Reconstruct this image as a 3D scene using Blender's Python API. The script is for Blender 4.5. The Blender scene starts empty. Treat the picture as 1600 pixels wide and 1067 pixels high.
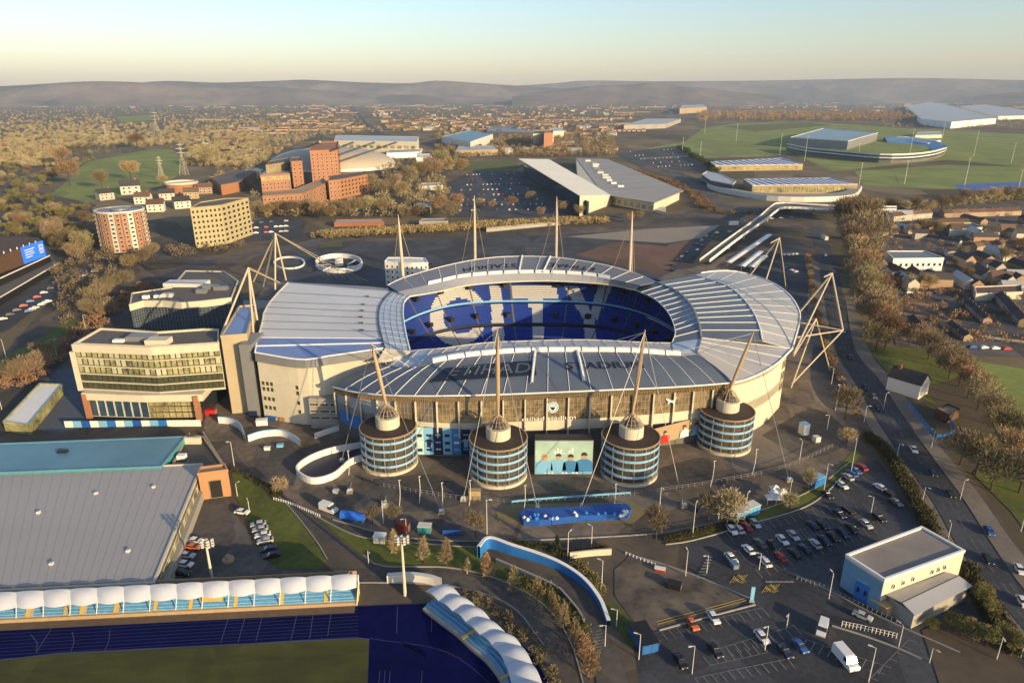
import bpy, math, random
import numpy as np
from mathutils import Vector, Matrix
R = math.radians
rnd = random.Random(7)
sc = bpy.context.scene
C = sc.collection

# ------------------------------------------------------------------ camera, world, sun
F, CAMZ, PITCH = 1067.0, 115.0, R(19.7)
cam = bpy.data.cameras.new('camera'); camo = bpy.data.objects.new('camera', cam); C.objects.link(camo)
cam.sensor_width = 36; cam.lens = 36 * F / 1600; cam.clip_start = 1; cam.clip_end = 90000
camo.location = (0, 0, CAMZ); camo.rotation_euler = (R(90) - PITCH, 0, 0)
sc.camera = camo
SUN_EL, SUN_AZ = R(13.0), R(135)        # azimuth clockwise from +Y
w = bpy.data.worlds.new("World"); sc.world = w; w.use_nodes = True
nt = w.node_tree; bg = nt.nodes['Background']
sky = nt.nodes.new('ShaderNodeTexSky'); sky.sky_type = 'NISHITA'; sky.sun_disc = False
sky.sun_elevation = SUN_EL; sky.sun_rotation = SUN_AZ
sky.altitude = 100; sky.air_density = 1.0; sky.dust_density = 1.2; sky.ozone_density = 1.0
tc = nt.nodes.new('ShaderNodeTexCoord'); sx = nt.nodes.new('ShaderNodeSeparateXYZ'); nt.links.new(tc.outputs['Generated'], sx.inputs[0])
sr = nt.nodes.new('ShaderNodeValToRGB'); sr.color_ramp.elements[0].color = (1, .87, .87, 1); sr.color_ramp.elements[1].position = .12; sr.color_ramp.elements[1].color = (.88, .92, 1, 1)
nt.links.new(sx.outputs[2], sr.inputs[0]); sm = nt.nodes.new('ShaderNodeMix'); sm.data_type = 'RGBA'; sm.blend_type = 'MULTIPLY'; sm.inputs[0].default_value = 1
nt.links.new(sky.outputs[0], sm.inputs[6]); nt.links.new(sr.outputs[0], sm.inputs[7]); nt.links.new(sm.outputs[2], bg.inputs[0]); bg.inputs[1].default_value = 0.14
sl = bpy.data.lights.new('sun', 'SUN'); slo = bpy.data.objects.new('sun', sl); C.objects.link(slo)
sl.energy = 5.0; sl.angle = R(0.6); sl.color = (1.0, 0.74, 0.39)
sd = Vector((math.sin(SUN_AZ) * math.cos(SUN_EL), math.cos(SUN_AZ) * math.cos(SUN_EL), math.sin(SUN_EL)))
slo.rotation_euler = (-sd).to_track_quat('-Z', 'Y').to_euler()
slo.location = (200, -300, 400)
vs = sc.view_settings
vs.view_transform = 'Standard'; vs.look = 'None'; vs.gamma = 1; vs.use_curve_mapping = False; vs.exposure = 0.64
sc.render.engine = 'CYCLES'
try:
    sc.cycles.use_denoising = True; sc.cycles.denoiser = 'OPENIMAGEDENOISE'
    sc.cycles.max_bounces = 5; sc.cycles.diffuse_bounces = 3; sc.cycles.glossy_bounces = 2
    sc.cycles.transparent_max_bounces = 6; sc.cycles.volume_bounces = 0; sc.cycles.caustics_reflective = False
except Exception:
    pass

# ------------------------------------------------------------------ layout: a sighting (x, y) of the survey image at height z -> point of the place
cp_, sp_ = math.cos(PITCH), math.sin(PITCH)
def P(x, y, z=0.0):
    u = (x - 800) / F; v = (533.5 - y) / F
    d = (u, cp_ + v * sp_, -sp_ + v * cp_)
    t = (z - CAMZ) / d[2]
    return Vector((d[0] * t, d[1] * t, z))
def Q(p):
    dy, dz = p[1], p[2] - CAMZ
    zc = dy * cp_ - dz * sp_
    return 800 + F * p[0] / zc, 533.5 - F * (dy * sp_ + dz * cp_) / zc
def hgt(bx, by, ty):                    # height over the ground point seen at (bx, by) that is seen at row ty
    g = P(bx, by); v = (533.5 - ty) / F
    return CAMZ + g.y * (-sp_ + v * cp_) / (cp_ + v * sp_)
def ordn(i):
    return ['first', 'second', 'third', 'fourth', 'fifth', 'sixth', 'seventh', 'eighth', 'ninth', 'tenth', 'eleventh', 'twelfth', 'thirteenth', 'fourteenth',
            'fifteenth', 'sixteenth', 'seventeenth', 'eighteenth', 'nineteenth', 'twentieth'][i] if i < 20 else ['twenty-', 'thirty-', 'forty-', 'fifty-', 'sixty-'][i // 10 - 2 if (i + 1) % 10 else i // 10 - 2] + ['first', 'second', 'third', 'fourth', 'fifth', 'sixth', 'seventh', 'eighth', 'ninth', 'tenth'][i % 10]

# ------------------------------------------------------------------ materials
MATS = {}
def M(name, col, rough=0.8, var=0.18, scale=0.3, metal=0.0, col2=None, big=0.02, bigmix=0.5, objvar=0.0, spec=0.4, bump=0.0, stretch=None, patch=0.0, psc=.06):
    if name in MATS: return MATS[name]
    m = bpy.data.materials.new(name); m.use_nodes = True; n = m.node_tree; b = n.nodes['Principled BSDF']; L = n.links.new
    b.inputs['Roughness'].default_value = rough; b.inputs['Metallic'].default_value = metal; b.inputs['Specular IOR Level'].default_value = spec
    col = (*col, 1); c2 = (*(col2 or tuple(min(1, c * (1 - 2 * var)) for c in col[:3])), 1)
    geo = n.nodes.new('ShaderNodeNewGeometry'); vec = geo.outputs['Position']
    if stretch:
        mp = n.nodes.new('ShaderNodeMapping'); mp.inputs['Scale'].default_value = stretch[:3]
        if len(stretch) > 3: mp.inputs['Rotation'].default_value = (0, 0, stretch[3])
        L(vec, mp.inputs[0]); vec = mp.outputs[0]
    n1 = n.nodes.new('ShaderNodeTexNoise'); n1.inputs['Scale'].default_value = scale; n1.inputs['Detail'].default_value = 5; n1.inputs['Roughness'].default_value = 0.65
    n2 = n.nodes.new('ShaderNodeTexNoise'); n2.inputs['Scale'].default_value = big; n2.inputs['Detail'].default_value = 3
    L(vec, n1.inputs[0]); L(vec, n2.inputs[0])
    mx = n.nodes.new('ShaderNodeMix'); mx.data_type = 'FLOAT'; mx.inputs[0].default_value = bigmix
    L(n1.outputs[0], mx.inputs[2]); L(n2.outputs[0], mx.inputs[3])
    rp = n.nodes.new('ShaderNodeValToRGB'); rp.color_ramp.elements[0].position = 0.36; rp.color_ramp.elements[1].position = 0.64
    rp.color_ramp.elements[0].color = c2; rp.color_ramp.elements[1].color = col
    L(mx.outputs[0], rp.inputs[0]); out = rp.outputs[0]
    if objvar:
        oi = n.nodes.new('ShaderNodeObjectInfo'); hs = n.nodes.new('ShaderNodeHueSaturation')
        a = n.nodes.new('ShaderNodeMapRange'); a.inputs[3].default_value = 1 - objvar; a.inputs[4].default_value = 1 + objvar
        L(oi.outputs['Random'], a.inputs[0]); L(a.outputs[0], hs.inputs['Value'])
        k = n.nodes.new('ShaderNodeMath'); k.operation = 'MULTIPLY'; k.inputs[1].default_value = 7.31; L(oi.outputs['Random'], k.inputs[0])
        fr = n.nodes.new('ShaderNodeMath'); fr.operation = 'FRACT'; L(k.outputs[0], fr.inputs[0])
        h = n.nodes.new('ShaderNodeMapRange'); h.inputs[3].default_value = 0.5 - 0.06 * objvar; h.inputs[4].default_value = 0.5 + 0.06 * objvar
        L(fr.outputs[0], h.inputs[0]); L(h.outputs[0], hs.inputs['Hue']); L(out, hs.inputs['Color']); out = hs.outputs[0]
    if patch:
        vo = n.nodes.new('ShaderNodeTexVoronoi'); vo.distance = 'CHEBYCHEV'; vo.inputs['Scale'].default_value = psc; sp2 = n.nodes.new('ShaderNodeSeparateColor')
        mpp = n.nodes.new('ShaderNodeMapping'); mpp.inputs['Rotation'].default_value = (0, 0, .6); mpp.inputs['Scale'].default_value = (1, .45, 1); L(geo.outputs['Position'], mpp.inputs[0]); L(mpp.outputs[0], vo.inputs[0]); L(vo.outputs['Color'], sp2.inputs[0])
        mr = n.nodes.new('ShaderNodeMapRange'); mr.inputs[3].default_value = 1 - patch; mr.inputs[4].default_value = 1 + patch; L(sp2.outputs[0], mr.inputs[0])
        h2 = n.nodes.new('ShaderNodeHueSaturation'); L(mr.outputs[0], h2.inputs['Value']); L(out, h2.inputs['Color']); out = h2.outputs[0]
    L(out, b.inputs['Base Color'])
    if bump:
        bp = n.nodes.new('ShaderNodeBump'); bp.inputs['Strength'].default_value = bump; bp.inputs['Distance'].default_value = 0.3
        L(n1.outputs[0], bp.inputs['Height']); L(bp.outputs[0], b.inputs['Normal'])
    MATS[name] = m; return m
white = M('white paint', (.78, .77, .74), .5, .06)
offwhite = M('weathered white sheet', (.62, .61, .58), .55, .08, .15)
cream = M('cream render', (.58, .53, .42), .75, .08, .4)
concrete = M('concrete', (.34, .32, .29), .85, .14, .6)
dkconc = M('dark concrete', (.16, .15, .14), .85, .2, .5)
steel = M('pale steel', (.5, .48, .44), .4, .05, metal=.3)
greysteel = M('grey steel', (.25, .25, .26), .45, .08, metal=.3)
darkmetal = M('dark metal', (.045, .045, .05), .45, .1)
black = M('black cladding', (.022, .02, .02), .5, .2)
rooftop = M('felt roof', (.13, .115, .105), .8, .15, .4)
roofgrey = M('grey standing seam roof', (.19, .205, .24), .42, .09, .12, metal=.25)
roofpale = M('pale standing seam roof', (.42, .42, .43), .4, .07, .12, metal=.2)
roofwhite = M('white membrane roof', (.68, .66, .64), .45, .06, .12)
roofblue = M('blue roof band', (.16, .24, .50), .4, .08, .12)
roofclear = M('clear roof panel', (.42, .50, .62), .3, .12, .4)
rib = M('roof rib', (.66, .66, .66), .45, .05)
seat_blue = M('blue seats', (.010, .048, .33), .55, .2, 1.2)
seat_white = M('white seats', (.50, .50, .52), .55, .12, 1.2)
skyblue = M('sky blue paint', (.20, .45, .68), .45, .08)
bandblue = M('pale blue band', (.27, .45, .62), .35, .08)
royal = M('royal blue paint', (.02, .10, .42), .45, .12)
midblue = M('mid blue paint', (.03, .18, .55), .4, .1)
navy = M('navy paint', (.012, .02, .07), .5, .15)
glass = M('dark glass', (.03, .04, .05), .12, .3, .3, spec=.7)
glassblue = M('blue glass', (.05, .09, .14), .12, .3, .3, spec=.7)
glassgold = M('curtained glass', (.46, .43, .20), .25, .25, .6, col2=(.07, .075, .04), big=.12, spec=.6)
glassgreen = M('tinted glass', (.09, .095, .05), .18, .3, .4, spec=.6)
brick = M('red brick', (.32, .13, .07), .9, .15, .8)
orange = M('terracotta cladding', (.36, .165, .085), .8, .12, .6)
tan = M('buff brick', (.38, .28, .17), .9, .12, .8)
brown = M('brown cladding', (.10, .055, .035), .8, .2, .5)
asphalt = M('asphalt', (.066, .068, .078), .85, .2, .8, col2=(.028, .03, .037), big=.06, patch=.3, psc=.05)
asphaltb = M('worn asphalt', (.125, .108, .094), .88, .2, .5, col2=(.046, .045, .047), big=.05, patch=.3, psc=.07)
paving = M('plaza paving', (.21, .163, .122), .85, .2, .35, col2=(.076, .066, .058), big=.045, patch=.28, psc=.09)
footway = M('footway paving', (.21, .175, .14), .85, .15, .6, col2=(.14, .115, .095), big=.08)
gravel = M('gravel yard', (.18, .145, .11), .9, .2, .25, col2=(.04, .036, .034), big=.07)
earth = M('bare earth', (.10, .075, .05), .95, .25, .25, col2=(.05, .04, .03), big=.05)
lawn = M('winter lawn', (.13, .145, .022), .95, .2, .5, col2=(.055, .07, .014), big=.06)
pitch = M('playing field', (.22, .255, .06), .95, .15, .3, col2=(.13, .165, .036), big=.02, patch=.12, psc=.02)
infield = M('infield turf', (.065, .068, .013), .95, .2, .4, col2=(.03, .034, .008), big=.08, stretch=(.3, 1, 1, .04), patch=.14, psc=.12)  # turf darkened: shade over the infield is put into its colour
track = M('running track', (.003, .006, .075), .95, .15, .3, col2=(.002, .003, .036), big=.04, spec=.04)  # very dark blue, with the shade on the track painted in
marking = M('road marking', (.30, .30, .29), .7, .15, 1.5, col2=(.10, .10, .10))
lanem = M('lane marking', (.06, .07, .14), .7, .15, 1.5)
yellowm = M('yellow marking', (.55, .38, .08), .7, .15, 1.5)
timber = M('bark', (.085, .06, .04), .95, .25, 2)
slate = M('slate tiles', (.06, .055, .06), .8, .2, .8, objvar=.25)
tileroof = M('clay tiles', (.15, .095, .065), .85, .2, .8, objvar=.35)
housewall = M('house brick', (.38, .26, .17), .9, .12, .8, objvar=.35)
houserend = M('house render', (.55, .50, .43), .85, .1, .8, objvar=.2)
twig = M('bare golden twigs', (.34, .265, .15), .95, .25, .15, col2=(.15, .12, .07), big=.04, objvar=.42)
twigr = M('bare russet twigs', (.33, .215, .11), .95, .25, .15, col2=(.17, .12, .065), big=.04, objvar=.42)
leafg = M('olive foliage', (.21, .185, .065), .95, .25, .2, col2=(.11, .105, .038), big=.05, objvar=.2)
evergreen = M('evergreen foliage', (.03, .05, .016), .95, .25, .4, col2=(.018, .03, .01), objvar=.2)
hedgem = M('hedge', (.10, .085, .03), .95, .3, .6, col2=(.045, .042, .018), big=.15)
woodm = M('far wood', (.23, .15, .062), .95, .2, .02, col2=(.09, .075, .03), big=.005, bigmix=.6)
tyre = M('tyre rubber', (.015, .015, .015), .8, .1)
carglass = M('car glass', (.02, .025, .03), .08, .1, spec=.8)
lampm = M('lamp housing', (.6, .6, .56), .4, .05)
red = M('red paint', (.45, .03, .025), .4, .1)
teal = M('teal paint', (.05, .30, .30), .45, .1)
tealroof = M('teal roof', (.12, .27, .36), .45, .1, .08, col2=(.09, .21, .30), big=.03)
hallroof = M('grey hall roof', (.37, .35, .345), .5, .06, .06, big=.02, stretch=(.15, 1, 1, .03))
canopy = M('white fabric canopy', (.50, .53, .60), .5, .04, .3)
yellow = M('yellow painted steel', (.50, .36, .09), .6, .12)

# ------------------------------------------------------------------ mesh building
class MB:
    def __init__(s): s.v = []; s.f = []; s.m = []
    def add(s, vs, fs, mi=0):
        o = len(s.v); s.v += [tuple(v) for v in vs]; s.f += [tuple(i + o for i in f) for f in fs]; s.m += [mi] * len(fs); return s
    def prism(s, pts, z0, z1, mi=0, top=None, bot=True):
        n = len(pts); p = [Vector((q[0], q[1], 0)) for q in pts]
        if sum(p[i].x * p[(i + 1) % n].y - p[(i + 1) % n].x * p[i].y for i in range(n)) < 0: p.reverse()
        s.add([(q.x, q.y, z0) for q in p] + [(q.x, q.y, z1) for q in p], [(i, (i + 1) % n, n + (i + 1) % n, n + i) for i in range(n)], mi)
        s.add([(q.x, q.y, z1) for q in p], [tuple(range(n))], mi if top is None else top)
        if bot: s.add([(q.x, q.y, z0) for q in p], [tuple(reversed(range(n)))], mi)
        return s
    def box(s, c, size, rz=0.0, mi=0, z0=None):
        x, y, z = (k / 2 for k in size); ca, sa = math.cos(rz), math.sin(rz)
        zz = (c[2] - z, c[2] + z) if z0 is None else (z0, z0 + size[2])
        pts = [(c[0] + a * ca - b * sa, c[1] + a * sa + b * ca) for a, b in ((-x, -y), (x, -y), (x, y), (-x, y))]
        return s.prism(pts, zz[0], zz[1], mi)
    def tube(s, a, b, r0, r1=None, n=8, mi=0, caps=True):
        a, b = Vector(a), Vector(b); r1 = r0 if r1 is None else r1; d = b - a
        if d.length < 1e-6: return s
        q = d.to_track_quat('Z', 'Y'); vs = []
        for c, r in ((a, r0), (b, r1)):
            vs += [c + q @ Vector((r * math.cos(6.28319 * i / n), r * math.sin(6.28319 * i / n), 0)) for i in range(n)]
        fs = [(i, (i + 1) % n, n + (i + 1) % n, n + i) for i in range(n)]
        if caps: fs += [tuple(reversed(range(n))), tuple(range(n, 2 * n))]
        return s.add(vs, fs, mi)
    def lathe(s, prof, n=32, c=(0, 0), mi=0, caps=True):
        vs = []
        for r, z in prof: vs += [(c[0] + r * math.cos(6.28319 * i / n), c[1] + r * math.sin(6.28319 * i / n), z) for i in range(n)]
        fs = [(k * n + i, k * n + (i + 1) % n, (k + 1) * n + (i + 1) % n, (k + 1) * n + i) for k in range(len(prof) - 1) for i in range(n)]
        if caps: fs += [tuple(reversed(range(n))), tuple(range((len(prof) - 1) * n, len(prof) * n))]
        return s.add(vs, fs, mi)
    def loft(s, rows, mi=0, close=False):
        n = len(rows[0]); vs = [p for r in rows for p in r]; k = n if close else n - 1
        return s.add(vs, [(a * n + i, a * n + (i + 1) % n, (a + 1) * n + (i + 1) % n, (a + 1) * n + i) for a in range(len(rows) - 1) for i in range(k)], mi)
    def slab(s, quad, t, mi=0):          # a plate of thickness t under four (or more) corner points
        n = len(quad); q = [Vector(p) for p in quad]; nm = (q[1] - q[0]).cross(q[2] - q[0]).normalized()
        if nm.z < 0: q.reverse(); nm = -nm
        lo = [p - nm * t for p in q]
        return s.add(q + lo, [tuple(range(n)), tuple(reversed(range(n, 2 * n)))] + [(i, n + i, n + (i + 1) % n, (i + 1) % n) for i in range(n)], mi)
    def mesh(s, name, mats, off=(0, 0, 0)):
        me = bpy.data.meshes.new(name)
        me.from_pydata([(v[0] - off[0], v[1] - off[1], v[2] - off[2]) for v in s.v], [], s.f)
        for m in (mats if isinstance(mats, (list, tuple)) else [mats]): me.materials.append(m)
        if len(me.materials) > 1: me.polygons.foreach_set('material_index', s.m)
        me.update(); return me
def smooth(o):
    o.data.polygons.foreach_set('use_smooth', [True] * len(o.data.polygons)); return o
def tag(o, label=None, cat=None, group=None, kind=None):
    for k, v in (('label', label), ('category', cat), ('group', group), ('kind', kind)):
        if v: o[k] = v
    return o
def thing(name, label, cat, loc, rz=0.0, group=None):
    o = bpy.data.objects.new(name, None); C.objects.link(o); o.empty_display_size = .5
    o.location = loc; o.rotation_euler = (0, 0, rz); return tag(o, label, cat, group)
def wloc(o):
    v = Vector((0, 0, 0))
    while o: v += o.location; o = o.parent
    return v
def part(name, mb, mats, parent, local=False, label=None, kind=None):   # world coordinates unless local
    o = bpy.data.objects.new(name, mb.mesh(name, mats, (0, 0, 0) if local else wloc(parent))); C.objects.link(o); o.parent = parent
    return tag(o, label, kind=kind)
def share(name, me, parent, loc=(0, 0, 0), rz=0.0):
    o = bpy.data.objects.new(name, me); C.objects.link(o); o.parent = parent; o.location = loc; o.rotation_euler = (0, 0, rz); return o
def top(name, mb, mats, label, cat=None, group=None, kind=None):
    a = np.array(mb.v); c = (*(a[:, :2].min(0) + a[:, :2].max(0)) / 2, a[:, 2].min())
    o = bpy.data.objects.new(name, mb.mesh(name, mats, c)); C.objects.link(o); o.location = c
    return tag(o, label, cat, group, kind)
def kids(o):
    return KID.get(o.name) if o.name in KID else KID.setdefault(o.name, list(o.children))
KID = {}
def dup(root, loc, rz=0.0, label=None, group=None, scale=None, swap=None):
    def cpy(o, par):
        c = o.copy(); C.objects.link(c)
        if par: c.parent = par
        if swap and o.data and o.data.name in swap: c.data = swap[o.data.name]
        for ch in kids(o): cpy(ch, c)
        return c
    r = cpy(root, None); r.location = loc; r.rotation_euler = (0, 0, rz)
    if scale: r.scale = scale if not isinstance(scale, (int, float)) else (scale,) * 3
    return tag(r, label, None, group)
def resample(pts, n):
    pts = [Vector(p) for p in pts]; d = [0]
    for a, b in zip(pts, pts[1:]): d.append(d[-1] + (b - a).length)
    # smooth (Catmull-Rom) through the points, at n+1 even distances
    out = []
    for k in range(n + 1):
        t = d[-1] * k / n; i = 0
        while i < len(pts) - 2 and d[i + 1] < t: i += 1
        u = (t - d[i]) / max(1e-9, d[i + 1] - d[i]); p1, p2 = pts[i], pts[i + 1]
        p0 = pts[i - 1] if i else p1 * 2 - p2; p3 = pts[i + 2] if i + 2 < len(pts) else p2 * 2 - p1
        out.append(.5 * ((2 * p1) + (p2 - p0) * u + (2 * p0 - 5 * p1 + 4 * p2 - p3) * u * u + (3 * p1 - p0 - 3 * p2 + p3) * u ** 3))
    return out
def PZ(l): return [P(*q) for q in l]
_wm = {}
def win_mesh(w, h, pane, frame):
    k = (round(w, 2), round(h, 2), pane.name, frame.name)
    if k not in _wm:
        mb = MB(); t = min(.12, w * .1); x, z = w / 2, h / 2
        for a, b, c, d in ((-x, -x + t, -z, z), (x - t, x, -z, z), (-x + t, x - t, -z, -z + t), (-x + t, x - t, z - t, z)):
            mb.add([(a, -.14, c), (b, -.14, c), (b, -.14, d), (a, -.14, d), (a, 0, c), (b, 0, c), (b, 0, d), (a, 0, d)], [(0, 1, 2, 3), (0, 4, 5, 1), (3, 2, 6, 7), (0, 3, 7, 4), (1, 5, 6, 2)], 0)
        mb.add([(-x + t, -.06, -z + t), (x - t, -.06, -z + t), (x - t, -.06, z - t), (-x + t, -.06, z - t)], [(0, 1, 2, 3)], 1)
        _wm[k] = mb.mesh('window', [frame, pane])
    return _wm[k]
def wins(parent, A, B, z0, z1, cols, rows, pane=None, frame=None, fx=.6, fz=.6, name='window', skip=0.0, alt=None):
    pane = pane or glass; frame = frame or white
    A, B = Vector((A[0], A[1], 0)), Vector((B[0], B[1], 0)); d = B - A; L = d.length; d.normalize()
    ww, hh = L / cols * fx, (z1 - z0) / rows * fz; wl = wloc(parent); me = win_mesh(ww, hh, pane, frame); ma = win_mesh(ww, hh, alt, frame) if alt else me
    a = math.atan2(d.y, d.x)
    for i in range(cols):
        for j in range(rows):
            if skip and rnd.random() < skip: continue
            p = A + d * (L * (i + .5) / cols); p.z = z0 + (z1 - z0) * (j + .5) / rows
            share(name, ma if alt and rnd.random() < .35 else me, parent, p - wl, a)
def ccw(pts):
    n = len(pts); return sum(pts[i][0] * pts[(i + 1) % n][1] - pts[(i + 1) % n][0] * pts[i][1] for i in range(n)) > 0
def inset(pts, d):
    n = len(pts); s = 1 if ccw(pts) else -1; out = []
    for i in range(n):
        a, b, c = (Vector((pts[k % n][0], pts[k % n][1])) for k in (i - 1, i, i + 1))
        e, f = (b - a).normalized(), (c - b).normalized(); n1, n2 = Vector((-e.y, e.x)) * s, Vector((-f.y, f.x)) * s
        m = n1 + n2; m = m / max(.35, m.dot(n1)) if m.length > 1e-6 else n1
        q = b + m * d; out.append((q.x, q.y))
    return out
def building(name, label, cat, roof, z, wall, rf, wn=(), par=.8, z0=0, group=None, sub=None):
    """roof: outline seen at height z; wn: (edge, cols, rows, z0, z1[, pane, fx, fz]) windows on edge i -> i+1"""
    pts = [P(x, y, z) for x, y in roof]; c = sum(pts, Vector()) / len(pts); c.z = z0
    t = thing(name, label, cat, c, 0, group)
    part('wall', MB().prism(pts, z0, z - .25), wall, t)
    mb = MB(); inn = inset(pts, .45); out = inset(pts, -.12)
    mb.prism(inn, z - .25, z, 0)
    n = len(pts)
    for i in range(n):
        j = (i + 1) % n
        mb.prism([out[i], out[j], inn[j], inn[i]], z - .25, z + par, 1)
    part('roof', mb, [rf, sub or wall], t)
    k = ccw(pts)
    for e in wn:
        a, b = pts[e[0]], pts[(e[0] + 1) % n]
        if not k: a, b = b, a
        wins(t, a, b, e[3], e[4], e[1], e[2], e[5] if len(e) > 5 else None, e[8] if len(e) > 8 else None, e[6] if len(e) > 6 else .6, e[7] if len(e) > 7 else .6)
    return t, pts
def textmesh(s, size, depth=.15):
    cu = bpy.data.curves.new('lettering', 'FONT'); cu.body = s; cu.size = size; cu.align_x = 'CENTER'; cu.align_y = 'CENTER'; cu.extrude = depth / 2; cu.resolution_u = 3
    o = bpy.data.objects.new('lettering', cu); C.objects.link(o); dg = bpy.context.evaluated_depsgraph_get()
    me = bpy.data.meshes.new_from_object(o.evaluated_get(dg)); bpy.data.objects.remove(o); return me
TXT = {s: textmesh(s, 1.0, .02) for s in ('ETIHAD', 'STADIUM', 'etihad stadium', 'MANCHESTER')}
def lettering(name, s, fn, mat, parent):      # maps the flat letters through fn(x, y, z)
    me = TXT[s].copy(); me.name = name; wl = wloc(parent)
    for v in me.vertices: v.co = fn(v.co.x, v.co.y, v.co.z) - wl
    me.materials.clear(); me.materials.append(mat); o = bpy.data.objects.new(name, me); C.objects.link(o); o.parent = parent; return o
# ------------------------------------------------------------------ setting: land, hills, haze, ground sheets
GROUND_R = 19000
land = M('land', (.17, .125, .07), .95, .2, .012, col2=(.07, .06, .032), big=.003, bigmix=.55, patch=.4, psc=.012)
mb = MB()
g = [-GROUND_R, -6000, -2000, -700, 0, 700, 2000, 6000, GROUND_R]
mb.add([(x, y, 0) for y in g for x in g], [(j * 9 + i, j * 9 + i + 1, j * 9 + i + 10, j * 9 + i + 9) for j in range(8) for i in range(8)])
top('ground', mb, land, 'brown and olive winter ground running out to the hills', kind='structure')
moor = M('moorland', (.22, .165, .125), .95, .2, .0035, col2=(.07, .066, .066), big=.0008, bigmix=.5, patch=.3, psc=.0012)
def hill(name, D, pts, label, wd=.1):
    prs = resample([(x, y, 0) for x, y in pts], 90); rows = [[] for _ in range(6)]
    for k, q in enumerate(prs):
        a = (q.x - 800) / F; dr = Vector((a, cp_, 0)).normalized()
        v = (533.5 - q.y) / F; tn = (-sp_ + v * cp_) / math.hypot(a, cp_ + v * sp_)
        h = max(-5, CAMZ + D * tn) * (1 + .015 * math.sin(k * .31))
        for i, (f, hh) in enumerate(((1 - wd, -.02), (1 - wd * .6, .35), (1 - wd * .25, .75), (1, 1), (1 + wd * .4, .6), (1 + wd, -.02))):
            p = dr * D * (f + .03 * wd * math.sin(k * .23 + i * 2)); rows[i].append((p.x, p.y, h * hh - (8 if hh < 0 else 0) + (5 * math.sin(k * .4 + i) if 0 < hh < 1 else 0)))
    smooth(top(name, MB().loft(rows), moor, label, kind='structure'))
hill('hills', 12000, [(-400, 142), (0, 136), (100, 135), (200, 129.5), (250, 128.5), (330, 131), (420, 134), (520, 140), (600, 146), (700, 150), (800, 152)], 'long brown hill closing the view over the wooded side')
hill('hills', 13500, [(150, 150), (250, 136), (320, 127), (400, 130), (480, 127), (520, 125), (600, 129), (660, 131), (700, 127), (780, 132), (850, 137), (900, 141), (1000, 146), (1200, 151)], 'hazy moorland hills behind the town centre')
hill('hills', 11000, [(800, 151), (850, 143), (900, 136), (960, 132), (1000, 131), (1050, 136), (1110, 144), (1170, 151)], 'rounded darker hill in front of the pale ridge')
hill('hills', 16800, [(650, 148), (760, 138), (860, 130), (900, 126), (1000, 128), (1100, 127), (1200, 125), (1300, 124), (1400, 124), (1500, 126), (1600, 127), (2000, 126)], 'long pale blue ridge along the horizon', .08)
hill('hills', 12500, [(1440, 151), (1520, 142), (1560, 138), (1600, 135), (1800, 129), (2000, 128)], 'brown shoulder of hill in the haze beyond the sports halls')
# haze: one closed box of even air
hz = bpy.data.materials.new('haze'); hz.use_nodes = True; hn = hz.node_tree
hn.nodes.remove(hn.nodes['Principled BSDF']); pv = hn.nodes.new('ShaderNodeVolumePrincipled')
pv.inputs['Color'].default_value = (.57, .73, 1, 1); pv.inputs['Density'].default_value = 3.6e-5; pv.inputs['Anisotropy'].default_value = 0.0
hn.links.new(pv.outputs[0], hn.nodes['Material Output'].inputs['Volume'])
top('haze', MB().prism([(-20000, -20000), (20000, -20000), (20000, 20000), (-20000, 20000)], -60, 640), hz, 'thin evening haze over the whole town', kind='stuff')

LAY = [0]
def sheet(name, pts, mat, label, n=0, kind='structure', zb=None, smoothn=0):
    w_ = [P(x, y) for x, y in pts]
    if smoothn: w_ = resample(w_ + [w_[0]], smoothn)[:-1]
    LAY[0] += 1; z = .03 + .0028 * LAY[0] if zb is None else zb
    mb = MB(); p = [(v.x, v.y, z) for v in w_]
    if not ccw(p): p.reverse()
    mb.add(p, [tuple(range(len(p)))])
    return top(name, mb, mat, label, kind=kind)
def band(name, lf, rt, mat, label, n=40, kind='structure', lift=0):
    a, b = resample(PZ(lf), n), resample(PZ(rt), n); LAY[0] += 1; z = .03 + .0028 * LAY[0] + lift
    rows = [[(p.x, p.y, z), (q.x, q.y, z)] for p, q in zip(a, b)]
    if lift: rows = [[(r[0][0], r[0][1], 0), r[0], r[1], (r[1][0], r[1][1], 0)] for r in rows]
    return top(name, MB().loft(rows), mat, label, kind=kind)
def line(mb, pts, wd, z, dash=0, n=0):
    w_ = [P(x, y) for x, y in pts]
    if n: w_ = resample(w_, n)
    for i in range(len(w_) - 1):
        if dash and i % dash: continue
        a, b = w_[i], w_[i + 1]; d = (b - a); d.z = 0
        if d.length < 1e-4: continue
        d.normalize(); s = Vector((-d.y, d.x, 0)) * wd / 2
        mb.add([(q.x, q.y, z) for q in (a - s, b - s, b + s, a + s)], [(0, 1, 2, 3)])
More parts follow.
